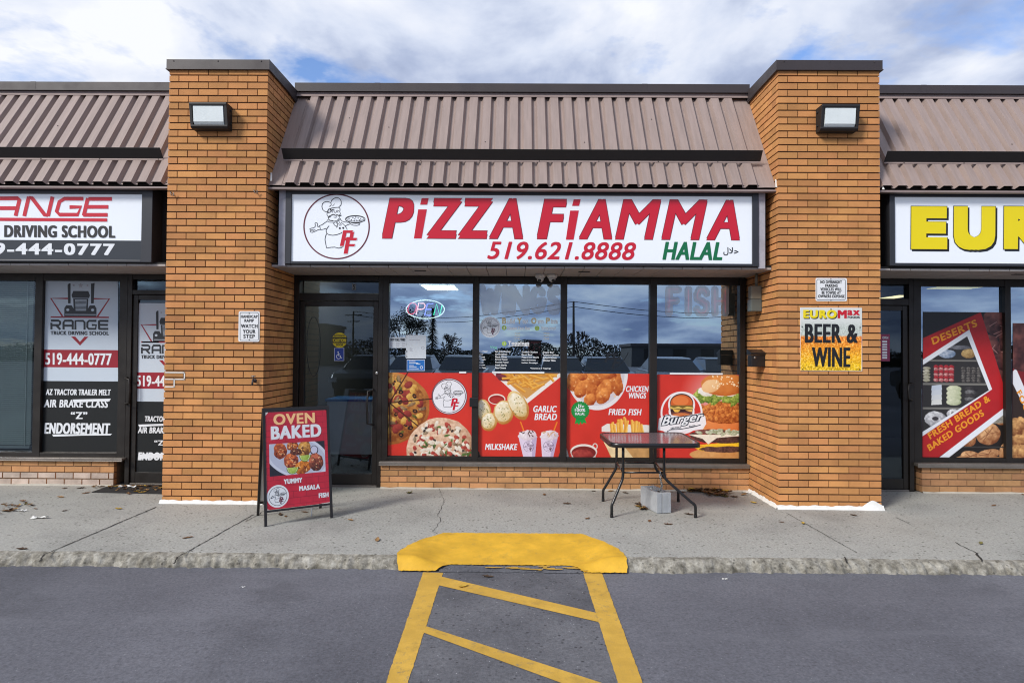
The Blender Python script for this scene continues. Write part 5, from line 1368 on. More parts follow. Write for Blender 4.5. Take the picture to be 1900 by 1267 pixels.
# ------------------------------------------------------------------ neon and acrylic window signs
def neon_mat(name, rgb, e): return mat(name, rgb, 0.4, emit=e)
NY = GY + 0.05
PN = YP(NY)
c = at(790, 574, NY); tn = thing('open_sign', 'glowing neon open sign in an oval', 'neon sign', tuple(c))
def ntube(parent, name, strokes, r, m, closed=False):
    q = MB()
    for st in strokes: q.tube([PN.P(x, y) for x, y in st], r, m, 6, closed)
    return q.build(name, parent)
ntube(tn, 'oval_tube', [[(789 + 35.5 * math.cos(a * 0.1309), 574 + (17 + 0.6 * math.cos(a * 0.1309)) * math.sin(a * 0.1309)) for a in range(48)]], 0.0052, neon_mat('neon_white', (226, 250, 244), 3.2), True)
def arc(cx, cy, rx, ry, a0, a1, n=10): return [(cx + rx * math.cos(math.radians(a0 + (a1 - a0) * i / n)), cy + ry * math.sin(math.radians(a0 + (a1 - a0) * i / n))) for i in range(n + 1)]
ntube(tn, 'letter_tube', [[(773, 567), (770.5, 563.5), (764, 562), (759.5, 565), (756.5, 575), (758, 581), (764, 583), (769.5, 580), (772, 572), (773, 567)]], 0.0062, neon_mat('neon_red', (224, 50, 80), 3.0))
ntube(tn, 'letter_tube', [[(772, 584), (777, 562.5), (787, 563), (789, 567), (787, 572), (783, 574), (775.5, 574)]], 0.0062, neon_mat('neon_pink', (255, 190, 190), 3.5))
ntube(tn, 'letter_tube', [[(804, 563.5), (793, 563.5), (788, 585), (800, 585)], [(791, 574), (801.5, 574)]], 0.0062, neon_mat('neon_blue', (110, 124, 246), 5.0))
ntube(tn, 'letter_tube', [[(804.5, 585), (810, 564), (816, 585.5), (820.5, 566)]], 0.0062, neon_mat('neon_green', (50, 232, 170), 4.0))
M_acr = bpy.data.materials.new('frosted_acrylic'); M_acr.use_nodes = True
_n, _l = M_acr.node_tree.nodes, M_acr.node_tree.links
_p = _n['Principled BSDF']; _p.inputs['Base Color'].default_value = (0.95, 0.97, 1.0, 1); _p.inputs['Roughness'].default_value = 0.5
_tr = _n.new('ShaderNodeBsdfTransparent'); _mx = _n.new('ShaderNodeMixShader'); _mx.inputs[0].default_value = 0.30
_l.new(_tr.outputs[0], _mx.inputs[1]); _l.new(_p.outputs[0], _mx.inputs[2]); _l.new(_mx.outputs[0], _n['Material Output'].inputs[0])
LET = {'W': [[(0, 0), (0.25, 1), (0.5, 0.15), (0.75, 1), (1, 0)]], 'I': [[(0.5, 0), (0.5, 1)]], 'N': [[(0, 1), (0, 0), (1, 1), (1, 0)]], 'G': [arc(0.5, 0.5, 0.5, 0.5, -40, -300, 14) + [(1.0, 0.55), (0.6, 0.55)]],
       'S': [[(0.95, 0.16), (0.75, 0.0), (0.3, 0.0), (0.05, 0.2), (0.1, 0.4), (0.5, 0.5), (0.9, 0.62), (0.97, 0.8), (0.75, 1.0), (0.25, 1.0), (0.03, 0.85)]],
       'F': [[(1, 0), (0, 0), (0, 1)], [(0, 0.48), (0.8, 0.48)]], 'H': [[(0, 0), (0, 1)], [(1, 0), (1, 1)], [(0, 0.5), (1, 0.5)]]}
def acrylic(word, boxes, label, tube_m, wid, tr_, Yp, fac):
    c = at(sum(b[0] + b[2] for b in boxes) / 2 / len(boxes), boxes[0][3], Yp)
    t = thing('letter_sign', label, 'window sign', tuple(c), 'acrylic letter signs in the shop window')
    pl = YP(Yp); q = MB(); q2 = MB()
    X0 = min(b[0] for b in boxes) - wid; X1 = max(b[2] for b in boxes) + wid; Y0 = min(b[1] for b in boxes) - wid; Y1 = max(b[3] for b in boxes) + wid
    gx = np.arange(X0, X1, 0.8); gy = np.arange(Y0, Y1, 0.8); GX, GYY = np.meshgrid(gx, gy); D_ = np.full(GX.shape, 1e9)
    for ch, (x0, y0, x1, y1) in zip(word, boxes):
        for st in LET[ch]:
            pts = [(x0 + x * (x1 - x0), y0 + y * (y1 - y0)) for x, y in st]
            for (xa, ya), (xb, yb) in zip(pts[:-1], pts[1:]):
                dx, dy = xb - xa, yb - ya; tt_ = np.clip(((GX - xa) * dx + (GYY - ya) * dy) / (dx * dx + dy * dy), 0, 1)
                D_ = np.minimum(D_, np.hypot(GX - xa - tt_ * dx, GYY - ya - tt_ * dy))
            q2.tube([pl.P(x, y, 0.012) for x, y in pts], tr_, tube_m, 6)
    ins = (D_ < wid / 2) & (GYY > 527.5); idx = {}
    vs = []; fs = []
    def vid(i, j):
        if (i, j) not in idx: idx[(i, j)] = len(vs); vs.append(PG.P(X0 + i * 0.8, Y0 + j * 0.8, 0.0006))
        return idx[(i, j)]
    for j in range(ins.shape[0] - 1):
        for i in range(ins.shape[1] - 1):
            if ins[j, i]: fs.append((vid(i, j + 1), vid(i + 1, j + 1), vid(i + 1, j), vid(i, j)))
    q.add(vs, fs, M_acr)
    q.build('board', t); q2.build('letter_tube', t)
    return t
# ------------------------------------------------------------------ ceiling lights seen through the glass, and two added out of view
def ceil_light(px0, px1, y, label, rgb, e, Yd=2.2):
    a = at(px0, y, Yd); b = at(px1, y, Yd); z = min(2.74, max(2.3, a.z))
    c = thing('ceiling_light', label, 'ceiling light', ((a.x + b.x) / 2, Yd, z), 'ceiling lights behind the shop glass')
    q = MB(); q.box(a.x - 0.02, b.x + 0.02, Yd - 0.02, Yd + 0.62, z + 0.001, z + 0.05, M_white); q.build('frame', c)
    q = MB(); q.box(a.x, b.x, Yd, Yd + 0.6, z - 0.006, z, mat('lamp_panel_%d' % rgb[2], rgb, 0.5, emit=e)); q.build('panel', c)
ceil_light(781, 842, 529, 'bright ceiling light panel behind the first window pane above the open sign', (222, 236, 214), 6.0, 1.9)
for k_, (xx_, lb_2) in enumerate(((-1.6, 'ceiling light inside the pizza shop behind the door head'), (1.2, 'ceiling light inside the pizza shop behind the fish sign'))):  # two added panels, hidden by the door head, brighten counter and interior
    c_ = thing('ceiling_light', lb_2, 'ceiling light', (xx_, 1.6, 2.70), 'ceiling lights behind the shop glass')
    q = MB(); q.box(xx_ - 0.62, xx_ + 0.62, 1.29, 1.91, 2.705, 2.745, M_white); q.build('frame', c_)
    q = MB(); q.box(xx_ - 0.6, xx_ + 0.6, 1.31, 1.89, 2.695, 2.704, mat('lamp_panel_shop', (236, 240, 230), 0.5, emit=7.0)); q.build('panel', c_)
ceil_light(1668, 1694, 548, 'ceiling light behind the transom of the grocery door', (236, 226, 180), 1.6)
ceil_light(1775, 1858, 527, 'yellowish ceiling light high behind the grocery window', (226, 214, 120), 1.6)
acrylic('WINGS', [(894, 534, 924, 578), (934, 534, 940, 578), (950, 534, 976, 578), (988, 536, 1008, 576), (1021, 535, 1034, 577)], 'pale clear letters spelling wings in the second window', mat('pale_tube', (236, 240, 246), 0.4), 14, 0.004, GY + 0.06, 1)
acrylic('FISH', [(1241, 537, 1258, 580), (1270, 537, 1284, 580), (1292, 537, 1312, 580), (1326, 537, 1345, 580)], 'pale letters with thin red tubes spelling fish in the fourth window', neon_mat('dull_red_tube', (228, 60, 76), 1.6), 14, 0.004, GY + 0.06, 1)
q = MB(); slab_px(q, 1364, 530, 1371, 694, GY + 0.02, 0.01, mat('white_blind_edge', (170, 178, 184), 0.6)); tag(q.build('blind_edge'), 'white upright strip at the edge of the fourth window', 'blind')
# counter and board inside the pizza shop door
q = MB(); p0 = at(606, 842, YW + 0.75); p1 = at(690, 745, YW + 0.75); q.box(p0.x, p1.x, YW + 0.75, YW + 1.25, p0.z, p1.z, mat('pale_counter_front', (196, 206, 216), 0.6, 0.05)); cb_ = tag(q.build('counter'), 'pale counter front standing inside the pizza shop door', 'counter')
q = MB(); q.box(p0.x - 0.02, p1.x + 0.02, YW + 0.72, YW + 1.26, p1.z + 0.002, p1.z + 0.03, mat('blue_counter_top', (60, 110, 170), 0.4)); q.build('counter_top', cb_)
q = MB(); q.box(p0.x, p1.x, YW + 0.80, YW + 1.24, 0.003, p0.z - 0.002, M_dark); q.build('plinth', cb_)

# ------------------------------------------------------------------ driving school window
M_wp = mat('white_window_vinyl', (196, 208, 220), 0.45, 0.02, 3); M_bp = mat('black_window_vinyl', (16, 19, 20), 0.4); M_rp = mat('red_window_vinyl', (150, 28, 44), 0.4)
M_ch = mat('charcoal_print', (40, 44, 50), 0.45)
def school_poster(T, label, px_box, low_rows, YPl, sx):
    """T maps poster pixels to the pane; the same artwork is used on window and door"""
    pl = YP(YPl)
    class TP:
        def P(s, x, y, d=0.0): return pl.P(*T(x, y), d)
    tp = TP()
    x0, y0, x1, y1 = px_box; c = at(*T((x0 + x1) / 2, y1), YPl)
    t = thing('window_poster', label, 'poster', (c.x, YPl, c.z), 'driving school posters')
    q = MB()
    def R(x0, y0, x1, y1, m, d): q.poly([tp.P(x0, y1, d), tp.P(x1, y1, d), tp.P(x1, y0, d), tp.P(x0, y0, d)], m)
    R(x0, y0, x1, 707, M_wp, 0.0); R(x0, 707.01, x1, y1, M_bp, 0.0); R(x0, 649, x1, 681.5, M_rp, 0.0006)
    b = q.build('print', t)
    le = MB()
    L = lambda pts, w, m, d=0.0012: ribbon(le, pts, w, tp, m, d)
    # red triangle behind the lorry
    L([(132, 588.5), (94, 588.5)], 2.6, M_rp); L([(96, 588.5), (202, 588.5)], 2.6, M_rp)
    L([(127, 554), (94.5, 554), (116, 587)], 3.0, M_rp); L([(172, 554), (203, 554), (181, 587)], 3.0, M_rp)
    decal(le, [(132, 624.5), (140, 624.5), (148.5, 632), (157, 624.5), (164, 624.5), (148.5, 641)], tp, M_rp, 0.0012)
    decal(le, [(140, 624.5), (157, 624.5), (148.5, 634)], tp, M_wp, 0.0014)
    # lorry: stacks, cab, grille, bumper, mudguards
    D = lambda pts, m=M_ch, d=0.0016: decal(le, pts, tp, m, d)
    D([(125.5, 529), (128, 526), (131, 526), (131, 563), (126.5, 563)]); D([(169, 526), (172, 526), (175.5, 525), (174, 563), (169, 563)])
    D([(133, 548), (136, 540), (164, 540), (167, 548), (165.5, 553), (134.5, 553)]); D([(136, 554), (164, 554), (163, 578), (137, 578)], M_ch, 0.0017)
    D([(139.5, 556), (161, 556), (160, 577), (140.5, 577)], M_wp, 0.0019)
    for k in range(9): D([(140, 557 + k * 2.3), (160.5, 557 + k * 2.3), (160.5, 558.3 + k * 2.3), (140, 558.3 + k * 2.3)], M_ch, 0.0021)
    D([(119.5, 587), (119.5, 572), (123, 566.5), (133, 566.5), (137, 573), (163, 573), (167, 566.5), (176, 566.5), (179, 572), (179, 587)], M_ch, 0.0016)
    D([(121, 583), (178, 583), (178, 584.2), (121, 584.2)], M_wp, 0.0021)
    for x_ in (126, 172): D(ring_pts(x_, 575, 3, 2.4, 10), M_wp, 0.0021)
    for (cx, cy, r_) in ((137, 529.5, 2.6), (150, 530, 5.2), (162.5, 529.5, 2.6)):
        D([(cx + (r_ if k % 2 == 0 else r_ * 0.42) * math.sin(k * math.pi / 5), cy - (r_ if k % 2 == 0 else r_ * 0.42) * math.cos(k * math.pi / 5)) for k in range(10)], M_cab2, 0.0016)
    for k, (ch, ox) in enumerate(zip('RANGE', (94, 116.5, 138.5, 160.5, 182.5))):
        pts = W_[ch] if ch != 'N' else [[(0, 1), (0, 0.1), (0.85, 0.1), (1, 0.25), (1, 1)]]
        kk = 0
        for st in pts:
            ribbon(le, [(ox + 1.5 + x * 17, 593.5 + y * 18) for x, y in st], 3.9, tp, M_ch, 0.0014 + kk * 0.0001); kk += 1
    def tx(s_, x0_, y0_, x1_, y1_, m, sh=0.0, b=(0.15, 0.1)): text3(le, s_, (x0_, y1_), (x1_, y1_), (x0_, y0_), tp, m, sh, b, 0.0016)
    tx('TRUCK DRIVING SCHOOL', 94, 614.5, 202, 621.5, M_ch, 0, (0.22, 0.1))
    tx('519-444-0777', 84, 655, 207.5, 677, M_white, 0, (0.12, 0.07))
    for (s_, x0_, y0_, x1_, y1_, *bo) in low_rows:
        bo = bo[0] if bo else (0, 0)
        if s_ == '*': decal(le, [(x0_, y0_), (x1_, y0_ - 2), (x1_ - 3, y1_ - 3), ((x0_ + x1_) / 2, y1_ - 2.2), (x0_ + 2, y1_)], tp, M_white, 0.0022)
        else: tx(s_, x0_, y0_, x1_, y1_, M_white, 0.16 if s_[0] != '\u201c' else 0, bo)
    le.build('lettering', b)
    return t
XF = 0.0
school_poster(lambda x, y: (x, y + KT * (x - 147)), 'window poster with lorry emblem and lorry training text beside blinds', (77.5, 511, 219, 846),
              [('AZ TRACTOR TRAILER MELT', 85, 722, 206, 733, (0.16, 0.08)), ('AIR BRAKE CLASS', 81.5, 741.5, 201, 756, (0.15, 0.08)), ('\u201cZ\u201d', 131.5, 764, 162.5, 777, (0.2, 0.08)), ('ENDORSEMENT', 82, 784.5, 205, 805, (0.18, 0.08)),
               ('*', 135, 741, 206, 747), ('*', 97, 806, 208, 810)], YW + 0.04, 1.0)
DLY = YW + 0.018 + 0.016
school_poster(lambda x, y: (262 + (x - 94) * 0.87, 639 + (y - 593) * 0.93 + KT * (x - 147)), 'door poster with lorry emblem half hidden by the brick pillar', (77.5, 511, 170, 868),
              [('TRACTOR', 102, 736, 146, 747, (0.16, 0.08)), ('AIR BRAKE', 87, 758, 150, 770, (0.15, 0.08)), ('\u201cZ\u201d', 122, 784, 150, 794, (0.2, 0.08)), ('ENDOR', 87, 808, 144, 824, (0.18, 0.08)),
               ('*', 88, 753, 146, 758), ('*', 88, 812, 146, 822)], DLY, 0.87)
M_blind = mat('pale_green_blind', (214, 226, 218), 0.6, 0.05, 3)
for k, (xa_, xb_) in enumerate(((-74, 62), (-196, -90))):
    x0_, x1_ = at(xa_ + 3, 690, YW + 0.14).x, at(xb_ - 2, 690, YW + 0.14).x
    t = thing('venetian_blind', 'pale closed blind behind the driving school window' if k == 0 else 'pale closed blind further along the driving school window', 'blind', ((x0_ + x1_) / 2, YW + 0.14, zl1))
    q = MB(); z_ = zl1 + 0.12; i_ = 0
    while z_ < ZH0 + 0.02:
        q.add([(x0_, YW + 0.128, z_ - 0.012), (x1_, YW + 0.128, z_ - 0.012), (x1_, YW + 0.138, z_ + 0.001), (x0_, YW + 0.138, z_ + 0.001), (x1_, YW + 0.150, z_ + 0.010), (x0_, YW + 0.150, z_ + 0.010)], [(0, 1, 2, 3), (3, 2, 4, 5)], M_blind); z_ += 0.0235
    q.build('slats', t)
    q = MB(); q.box(x0_, x1_, YW + 0.12, YW + 0.16, zl1 + 0.07, zl1 + 0.10, mat('pale_blind_rail', (190, 200, 196), 0.5)); q.build('bottom_rail', t)
    q = MB(); q.box(x1_ - 0.06, x1_ - 0.052, YW + 0.118, YW + 0.124, zl1 + 0.1, ZH0, M_blind); q.build('cord', t)

# ------------------------------------------------------------------ grocery window
cv = Cv(1711, 529, 1866, 856, 1.7, (30, 30, 36)); r = random.Random(31)
sky_ = np.clip((576 - cv.Y) / 3, 0, 1); cv.C[:] = (26, 28, 32)
# hanging cured meats upper right
for (x, y, rx, ry) in ((1846, 600, 22, 28), (1852, 660, 16, 34), (1838, 640, 14, 20), (1864, 620, 10, 30), (1850, 700, 14, 16)):
    cv.blob(x, y, rx, ry, (44, 22, 24), (140, 84, 76), r.uniform(-.5, .5), 0.15, 0.6, 10)
for _ in range(10): x = r.uniform(1830, 1866); y = r.uniform(580, 690); cv.stick(x, y, x + r.uniform(6, 16), y + r.uniform(-12, 12), 1.2, (190, 150, 140), (150, 100, 96))
band = [(1711, 628), (1818, 579), (1868, 735), (1868, 760), (1711, 870)]
cv.poly(band, (176, 30, 34), 0.06, 20)
win_ = [(1711, 668), (1797, 611.5), (1840, 722), (1830, 729), (1711, 810)]
cv.poly(win_, (228, 232, 238))
inn = [(1711, 678), (1793, 624), (1834, 724), (1711, 802)]
mk_ = cv.pmask(inn); keep = cv.C.copy()
cv.put(mk_, (46, 44, 44))
for y, h in ((668, 3), (711, 4), (756, 4)): cv.poly([(1711, y), (1840, y), (1840, y + h), (1711, y + h)], (120, 118, 112))
for (x, y, rx, ry, c0, c1) in ((1756, 657, 16, 8, (90, 110, 140), (214, 220, 228)), (1796, 656, 14, 9, (120, 90, 50), (220, 190, 130)), (1780, 645, 20, 4, (70, 72, 80), (140, 140, 146))): cv.blob(x, y, rx, ry, c0, c1, 0, 0.1, 0.4, 3)
for k in range(4):
    for j in range(6): cv.blob(1736 + k * 9.5, 681 + j * 5, 5, 3.2, (120, 24, 32), (230, 190, 180) if j % 2 else (190, 50, 60), 0.2, 0.2, 0.4, 2)
for k in range(4):
    for j in range(6): cv.blob(1787 + k * 9.5, 684 + j * 4.6, 4.6, 2.6, (30, 26, 26), (130, 126, 120), 0.2, 0.2, 0.5, 2)
for j in range(5): cv.blob(1718, 684 + j * 5.5, 7, 3, (120, 116, 90), (226, 222, 206), 0, 0.2, 0.4, 2)
for j in range(4):
    cv.poly([(1728, 716 + j * 9), (1746, 714 + j * 9), (1747, 724 + j * 9), (1727, 725 + j * 9)], (190 + 9 * j, 200 + 6 * j, 214)); cv.blob(1769, 722 + j * 8, 14, 6.5, (150, 160, 120), (236, 236, 212), 0, 0.05, 0.2, 3)
for j in range(5): cv.blob(1801, 722 + j * 6.5, 12, 4.6, (24, 22, 24), (150, 150, 150) if j % 2 else (80, 76, 76), 0.1, 0.1, 0.3, 3)
for (x, y, rx) in ((1735, 778, 20), (1768, 768, 12)): cv.blob(x, y, rx, rx * 0.72, (120, 120, 126), (240, 240, 242), 0, 0.12, 0.5, 4); cv.ell(x, y - 1, rx * 0.3, rx * 0.18, (60, 56, 60))
m3 = (1 - mk_)[..., None]; cv.C = cv.C * (1 - m3) + keep * m3
low = [(1732, 857), (1868, 752), (1868, 857)]
cv.poly(low, (228, 232, 240)); low2 = [(1750, 857), (1868, 764), (1868, 857)]
m4 = cv.pmask(low2); keep = cv.C.copy(); cv.put(m4, (30, 24, 22))
for (x, y, rx, ry) in ((1833, 805, 23, 20), (1796, 815, 15, 14), (1858, 780, 14, 8), (1800, 846, 18, 10), (1834, 842, 22, 9), (1782, 852, 14, 6), (1812, 853, 18, 6), (1846, 853, 16, 6), (1862, 838, 8, 16)):
    cv.blob(x, y, rx, ry, (120, 66, 34), (240, 192, 140), r.uniform(-.3, .3), 0.06, 0.4, 5)
    for _ in range(5): a = r.uniform(0, 6.28); cv.stick(x, y, x + rx * .8 * math.cos(a), y + ry * .8 * math.sin(a), 1.1, (110, 64, 40), (150, 96, 60))
cv.poly([(1711, 828), (1868, 828), (1868, 830), (1711, 830)], (60, 58, 56)); cv.poly([(1830, 770), (1868, 766), (1868, 784), (1834, 786)], (140, 134, 122), 0.2, 3)
m3 = (1 - m4)[..., None]; cv.C = cv.C * (1 - m3) + keep * m3
c = at(1790, 856, GY); t = thing('window_poster', 'dark red poster reading deserts and fresh bread and baked goods', 'poster', (c.x, GY - 0.004, c.z))
cv.C[cv.Y < 579] = (26, 28, 32)
hh = int((579 - 529) * 1.7)
cv.C = cv.C[hh:]; cv.H = cv.C.shape[0]; cv.y0 = 529 + hh / 1.7
p = cv.sheet('print', PG, t, 0.4)
le = MB(); M_or = mat('orange_print', (232, 150, 40), 0.45)
text3(le, 'DESERTS', (1731, 640), (1814, 605), (1727, 627), PG, M_or, 0, (0.2, 0.12), 0.0012)
text3(le, 'FRESH BREAD &', (1726, 815), (1838, 743), (1720, 804), PG, M_or, 0, (0.2, 0.12), 0.0012)
text3(le, 'BAKED GOODS', (1725, 837), (1827, 770), (1719, 826), PG, M_or, 0, (0.2, 0.12), 0.0012)
le.build('lettering', p)
cv = Cv(1878, 600, 2038, 856, 1.2, (120, 28, 32)); cv.poly([(1878, 690), (1884, 684), (1960, 856), (1878, 856)], (226, 228, 234)); cv.poly([(1878, 712), (1950, 856), (1878, 856)], (48, 34, 28))
for _ in range(24): cv.blob(r.uniform(1878, 1920), r.uniform(776, 856), 14, 9, (110, 60, 30), (236, 186, 120), r.uniform(0, 3), .1, .4, 5)
cv.blob(1900, 640, 40, 50, (50, 24, 26), (150, 90, 80), 0, .15, .6, 12)
c = at(1950, 856, GY); t = thing('window_poster', 'red poster with loaves at the right edge of the photo', 'poster', (c.x, GY - 0.004, c.z)); p = cv.sheet('print', PG, t, 0.4)
le = MB(); text3(le, 'FOODS', (1886, 728), (1912, 790), (1894, 722), PG, M_or, 0, (0.2, 0.12), 0.0012); le.build('lettering', p)
GD = YW + 0.018 + 0.016
q = MB(); PGD = YP(GD); slab_px(q, 1634, 620, 1651, 670, GD, 0.002, mat('pink_hours_print', (150, 50, 90), 0.45)); o = tag(q.build('hours_sign'), 'pink opening hours sign on the grocery door glass', 'notice')
le = MB()
for k in range(7): rpx(le, 1637, 632 + k * 5, 1646, 635.4 + k * 5, PGD, M_menu, 0.0006)
text(le, 'OPEN', 1637, 624, 1648, 629, PGD, M_white, 0, (0.1, 0.1), 0.0008); le.build('lettering', o)

# ------------------------------------------------------------------ pavement sign
FL, FR_, RL = gz(491, 977.5, 0), gz(618, 960.5, 0), gz(469, 957, 0)
Uv = (FR_ - FL); Wd = Uv.length; Uv.normalize()
Bk = Vector((-Uv.y, Uv.x, 0)); dep = (RL - FL).dot(Bk)
tz = at(483, 757.5, (FL.y + RL.y) / 2).z
asg = thing('pavement_sign', 'red folding pavement sign advertising oven baked masala fish', 'pavement sign', tuple((FL + FR_) / 2 + Bk * dep / 2))
M_sf = mat('black_sign_frame', (30, 27, 27), 0.4, 0.1, 6)
def apoint(u, s, side, off=0.0):        # u across 0..1, s up 0..1, side 0 front / 1 rear
    y0_, y1_ = (0.0, dep * 0.46) if side == 0 else (dep, dep * 0.54)
    n = Vector((0, 0, 1)).cross(Uv)      # towards the back
    base = FL + Uv * (u * Wd) + Bk * (y0_ + (y1_ - y0_) * s) + Vector((0, 0, tz * s))
    out = (-Bk * 0.95 + Vector((0, 0, 0.2))) if side == 0 else (Bk * 0.95 + Vector((0, 0, 0.2)))
    return base + out * off
def abar(q, side, u0, s0, u1, s1, w, th, m):
    A = [apoint(u0, s0, side, -th), apoint(u1, s1, side, -th)]
    dirv = (A[1] - A[0]).normalized(); out = (apoint(0, 0.5, side, 1) - apoint(0, 0.5, side, 0)).normalized()
    sv = dirv.cross(out).normalized() * w / 2
    P0, P1 = apoint(u0, s0, side), apoint(u1, s1, side)
    q.hexa([P0 - sv - out * th, P0 + sv - out * th, P0 + sv, P0 - sv, P1 - sv - out * th, P1 + sv - out * th, P1 + sv, P1 - sv], m)
def leg_s(px, py): return 0
s_bot = 0.135
for side in (0, 1):
    for u in (0.018, 0.982):
        q = MB(); abar(q, side, u, 0.0, u, 1.0, 0.022, 0.02, M_sf); q.build('leg', asg)
    q = MB(); abar(q, side, 0.036, 0.985, 0.964, 0.985, 0.03, 0.02, M_sf); abar(q, side, 0.036, s_bot - 0.012, 0.964, s_bot - 0.012, 0.018, 0.018, M_sf); q.build('crossbar', asg)
def aposter(side):
    lo, hi = s_bot, 0.965
    g = (lambda u, v: apoint(0.04 + 0.92 * u if side == 0 else 0.96 - 0.92 * u, hi + (lo - hi) * v, side, -0.004))
    O, U_, V_ = g(0, 0), g(1, 0) - g(0, 0), g(0, 1) - g(0, 0)
    class AP:
        N = (apoint(0, .5, side, 1) - apoint(0, .5, side, 0)).normalized()
        def P(s, u, v, d=0.0): return O + U_ * u + V_ * v + s.N * d
    ap = AP()
    q = MB(); q.hexa([ap.P(0, 1, -0.004), ap.P(1, 1, -0.004), ap.P(1, 1, 0), ap.P(0, 1, 0), ap.P(0, 0, -0.004), ap.P(1, 0, -0.004), ap.P(1, 0, 0), ap.P(0, 0, 0)], mat('white_foam_board', (214, 212, 206), 0.6)); bd = q.build('poster', asg)
    W, H = 126, 189
    cv = Cv(0, 0, W, H, 2.6, (192, 34, 56)); cv.C = cv.C * (1 + 0.07 * cv.nz(14)[..., None])
    for k in range(16):
        y = k * 12.2
        cv.put((np.abs(cv.Y - y) < 0.5) * 0.55, (120, 18, 38))
        off = 0 if k % 2 else 13
        cv.put(((np.abs((cv.X - off) % 26) < 0.8) & (cv.Y > y) & (cv.Y < y + 12.2)) * 0.5, (120, 18, 38))
    X0, X1, Y0, Y1 = 0.05 * W, 0.95 * W, 0.335 * H, 0.667 * H
    fr = ((cv.X > X0) & (cv.X < X1) & (cv.Y > Y0) & (cv.Y < Y1)).astype(float); keep = cv.C.copy()
    cv.C[:] = (34, 34, 46); w_, h_ = X1 - X0, Y1 - Y0
    fx = lambda a, b: (X0 + a * w_, Y0 + b * h_)
    cx_, cy_ = fx(0.5, 0.45); cv.ell(cx_, cy_, w_ * 0.60, h_ * 0.66, (206, 212, 226), 0.35); cv.ell(cx_, cy_, w_ * 0.54, h_ * 0.58, (186, 192, 210), 0.35)
    x_, y_ = fx(0.80, 0.29); cv.ell(x_, y_, 8.5, 9.5, (52, 48, 66)); cv.ell(x_, y_ - 1, 6.8, 7.6, (200, 200, 220))
    r_ = random.Random(3)
    for (a, b, rx, ry, c0, c1) in ((0.19, 0.22, 13, 16, (112, 40, 20), (236, 126, 62)), (0.41, 0.10, 12, 9, (120, 44, 20), (246, 150, 66)), (0.62, 0.22, 13, 18, (110, 62, 24), (240, 178, 84)), (0.38, 0.56, 15, 15, (106, 38, 22), (244, 132, 70)), (0.58, 0.80, 17, 13, (130, 58, 16), (250, 156, 50)), (0.83, 0.66, 15, 18, (66, 28, 20), (206, 110, 76)), (0.47, 0.30, 12, 7, (60, 30, 26), (140, 76, 50))):
        x_, y_ = fx(a, b); cv.blob(x_, y_, rx, ry, c0, c1, r_.uniform(-.3, .3), 0.13, 0.7, 4)
        for _ in range(12): cv.ell(x_ + r_.uniform(-.6, .6) * rx, y_ + r_.uniform(-.6, .6) * ry, r_.uniform(1, 3), 0.9, (70, 26, 18) if r_.random() < .6 else (255, 210, 150), r_.uniform(0, 3), .8)
    for (a, b) in ((0.63, 0.50), (0.40, 0.86)):
        x_, y_ = fx(a, b); m_ = (cv.Y > y_ - 5).astype(float)
        k0 = cv.C.copy(); cv.ell(x_, y_ - 5, 12, 13, (92, 130, 36)); cv.ell(x_, y_ - 5, 10.6, 11.4, (226, 232, 180)); cv.blob(x_, y_ - 4, 9.4, 9.6, (140, 172, 60), (216, 228, 130), 0, .1, .4, 4)
        cv.C = cv.C * m_[..., None] + k0 * (1 - m_[..., None])
    f3 = fr[..., None]; cv.C = cv.C * f3 + keep * (1 - f3)
    cv.ell(0.17 * W, 0.872 * H, 21.5, 21.5, (226, 230, 234))
    # peeled white corners
    cv.poly([(0, 0), (6, 0), (0, 7)], (224, 222, 216)); cv.poly([(0, H), (5, H), (0, H - 2)], (224, 222, 216)); cv.poly([(100, H), (126, H), (126, H - 1.3), (112, H - 0.8)], (224, 222, 216))
    class AP2:
        def P(s, x, y, d=0.0): return ap.P(x / W, y / H, d)
    ap2 = AP2()
    pr_ = cv.sheet('print', ap2, bd, 0.4, corners=[ap2.P(0, 0, .0006), ap2.P(W, 0, .0006), ap2.P(0, H, .0006), ap2.P(W, H, .0006)])
    le = MB(); M_pe = mat('peach_print', (250, 200, 140), 0.45); M_pi = mat('pale_pink_shadow_print', (230, 150, 160), 0.45)
    def tx(s_, u0, v0, u1, v1, m, b=(0.18, 0.12), d=0.0014): text3(le, s_, (u0 * W, v1 * H), (u1 * W, v1 * H), (u0 * W, v0 * H), ap2, m, 0, b, d)
    tx('OVEN', 0.125, 0.022, 0.80, 0.138, M_pe); tx('BAKED', 0.075, 0.155, 0.89, 0.292, M_pi, d=0.0012); tx('BAKED', 0.085, 0.150, 0.90, 0.288, M_white, d=0.0026)
    tx('YUMMY', 0.265, 0.707, 0.56, 0.757, M_white, (0.26, 0.14)); tx('MASALA', 0.505, 0.793, 0.845, 0.843, M_white, (0.26, 0.14)); tx('FISH', 0.82, 0.888, 0.985, 0.938, M_white, (0.26, 0.14))
    chef_logo(le, 0.17 * W, 0.872 * H, 17.5, ap2, M_ch, M_ch, M_dred, 0.0012, ring=True, min_w=0.55)
    le.build('lettering', pr_)
aposter(0); aposter(1)
q = MB(); q.tube([tuple(gz(578, 958, 0) + Vector((0, 0, 0.002))), tuple(gz(578, 958, 0) + Vector((0.002, 0, 0.15)))], 0.006, M_white, 6); q.build('prop', asg)

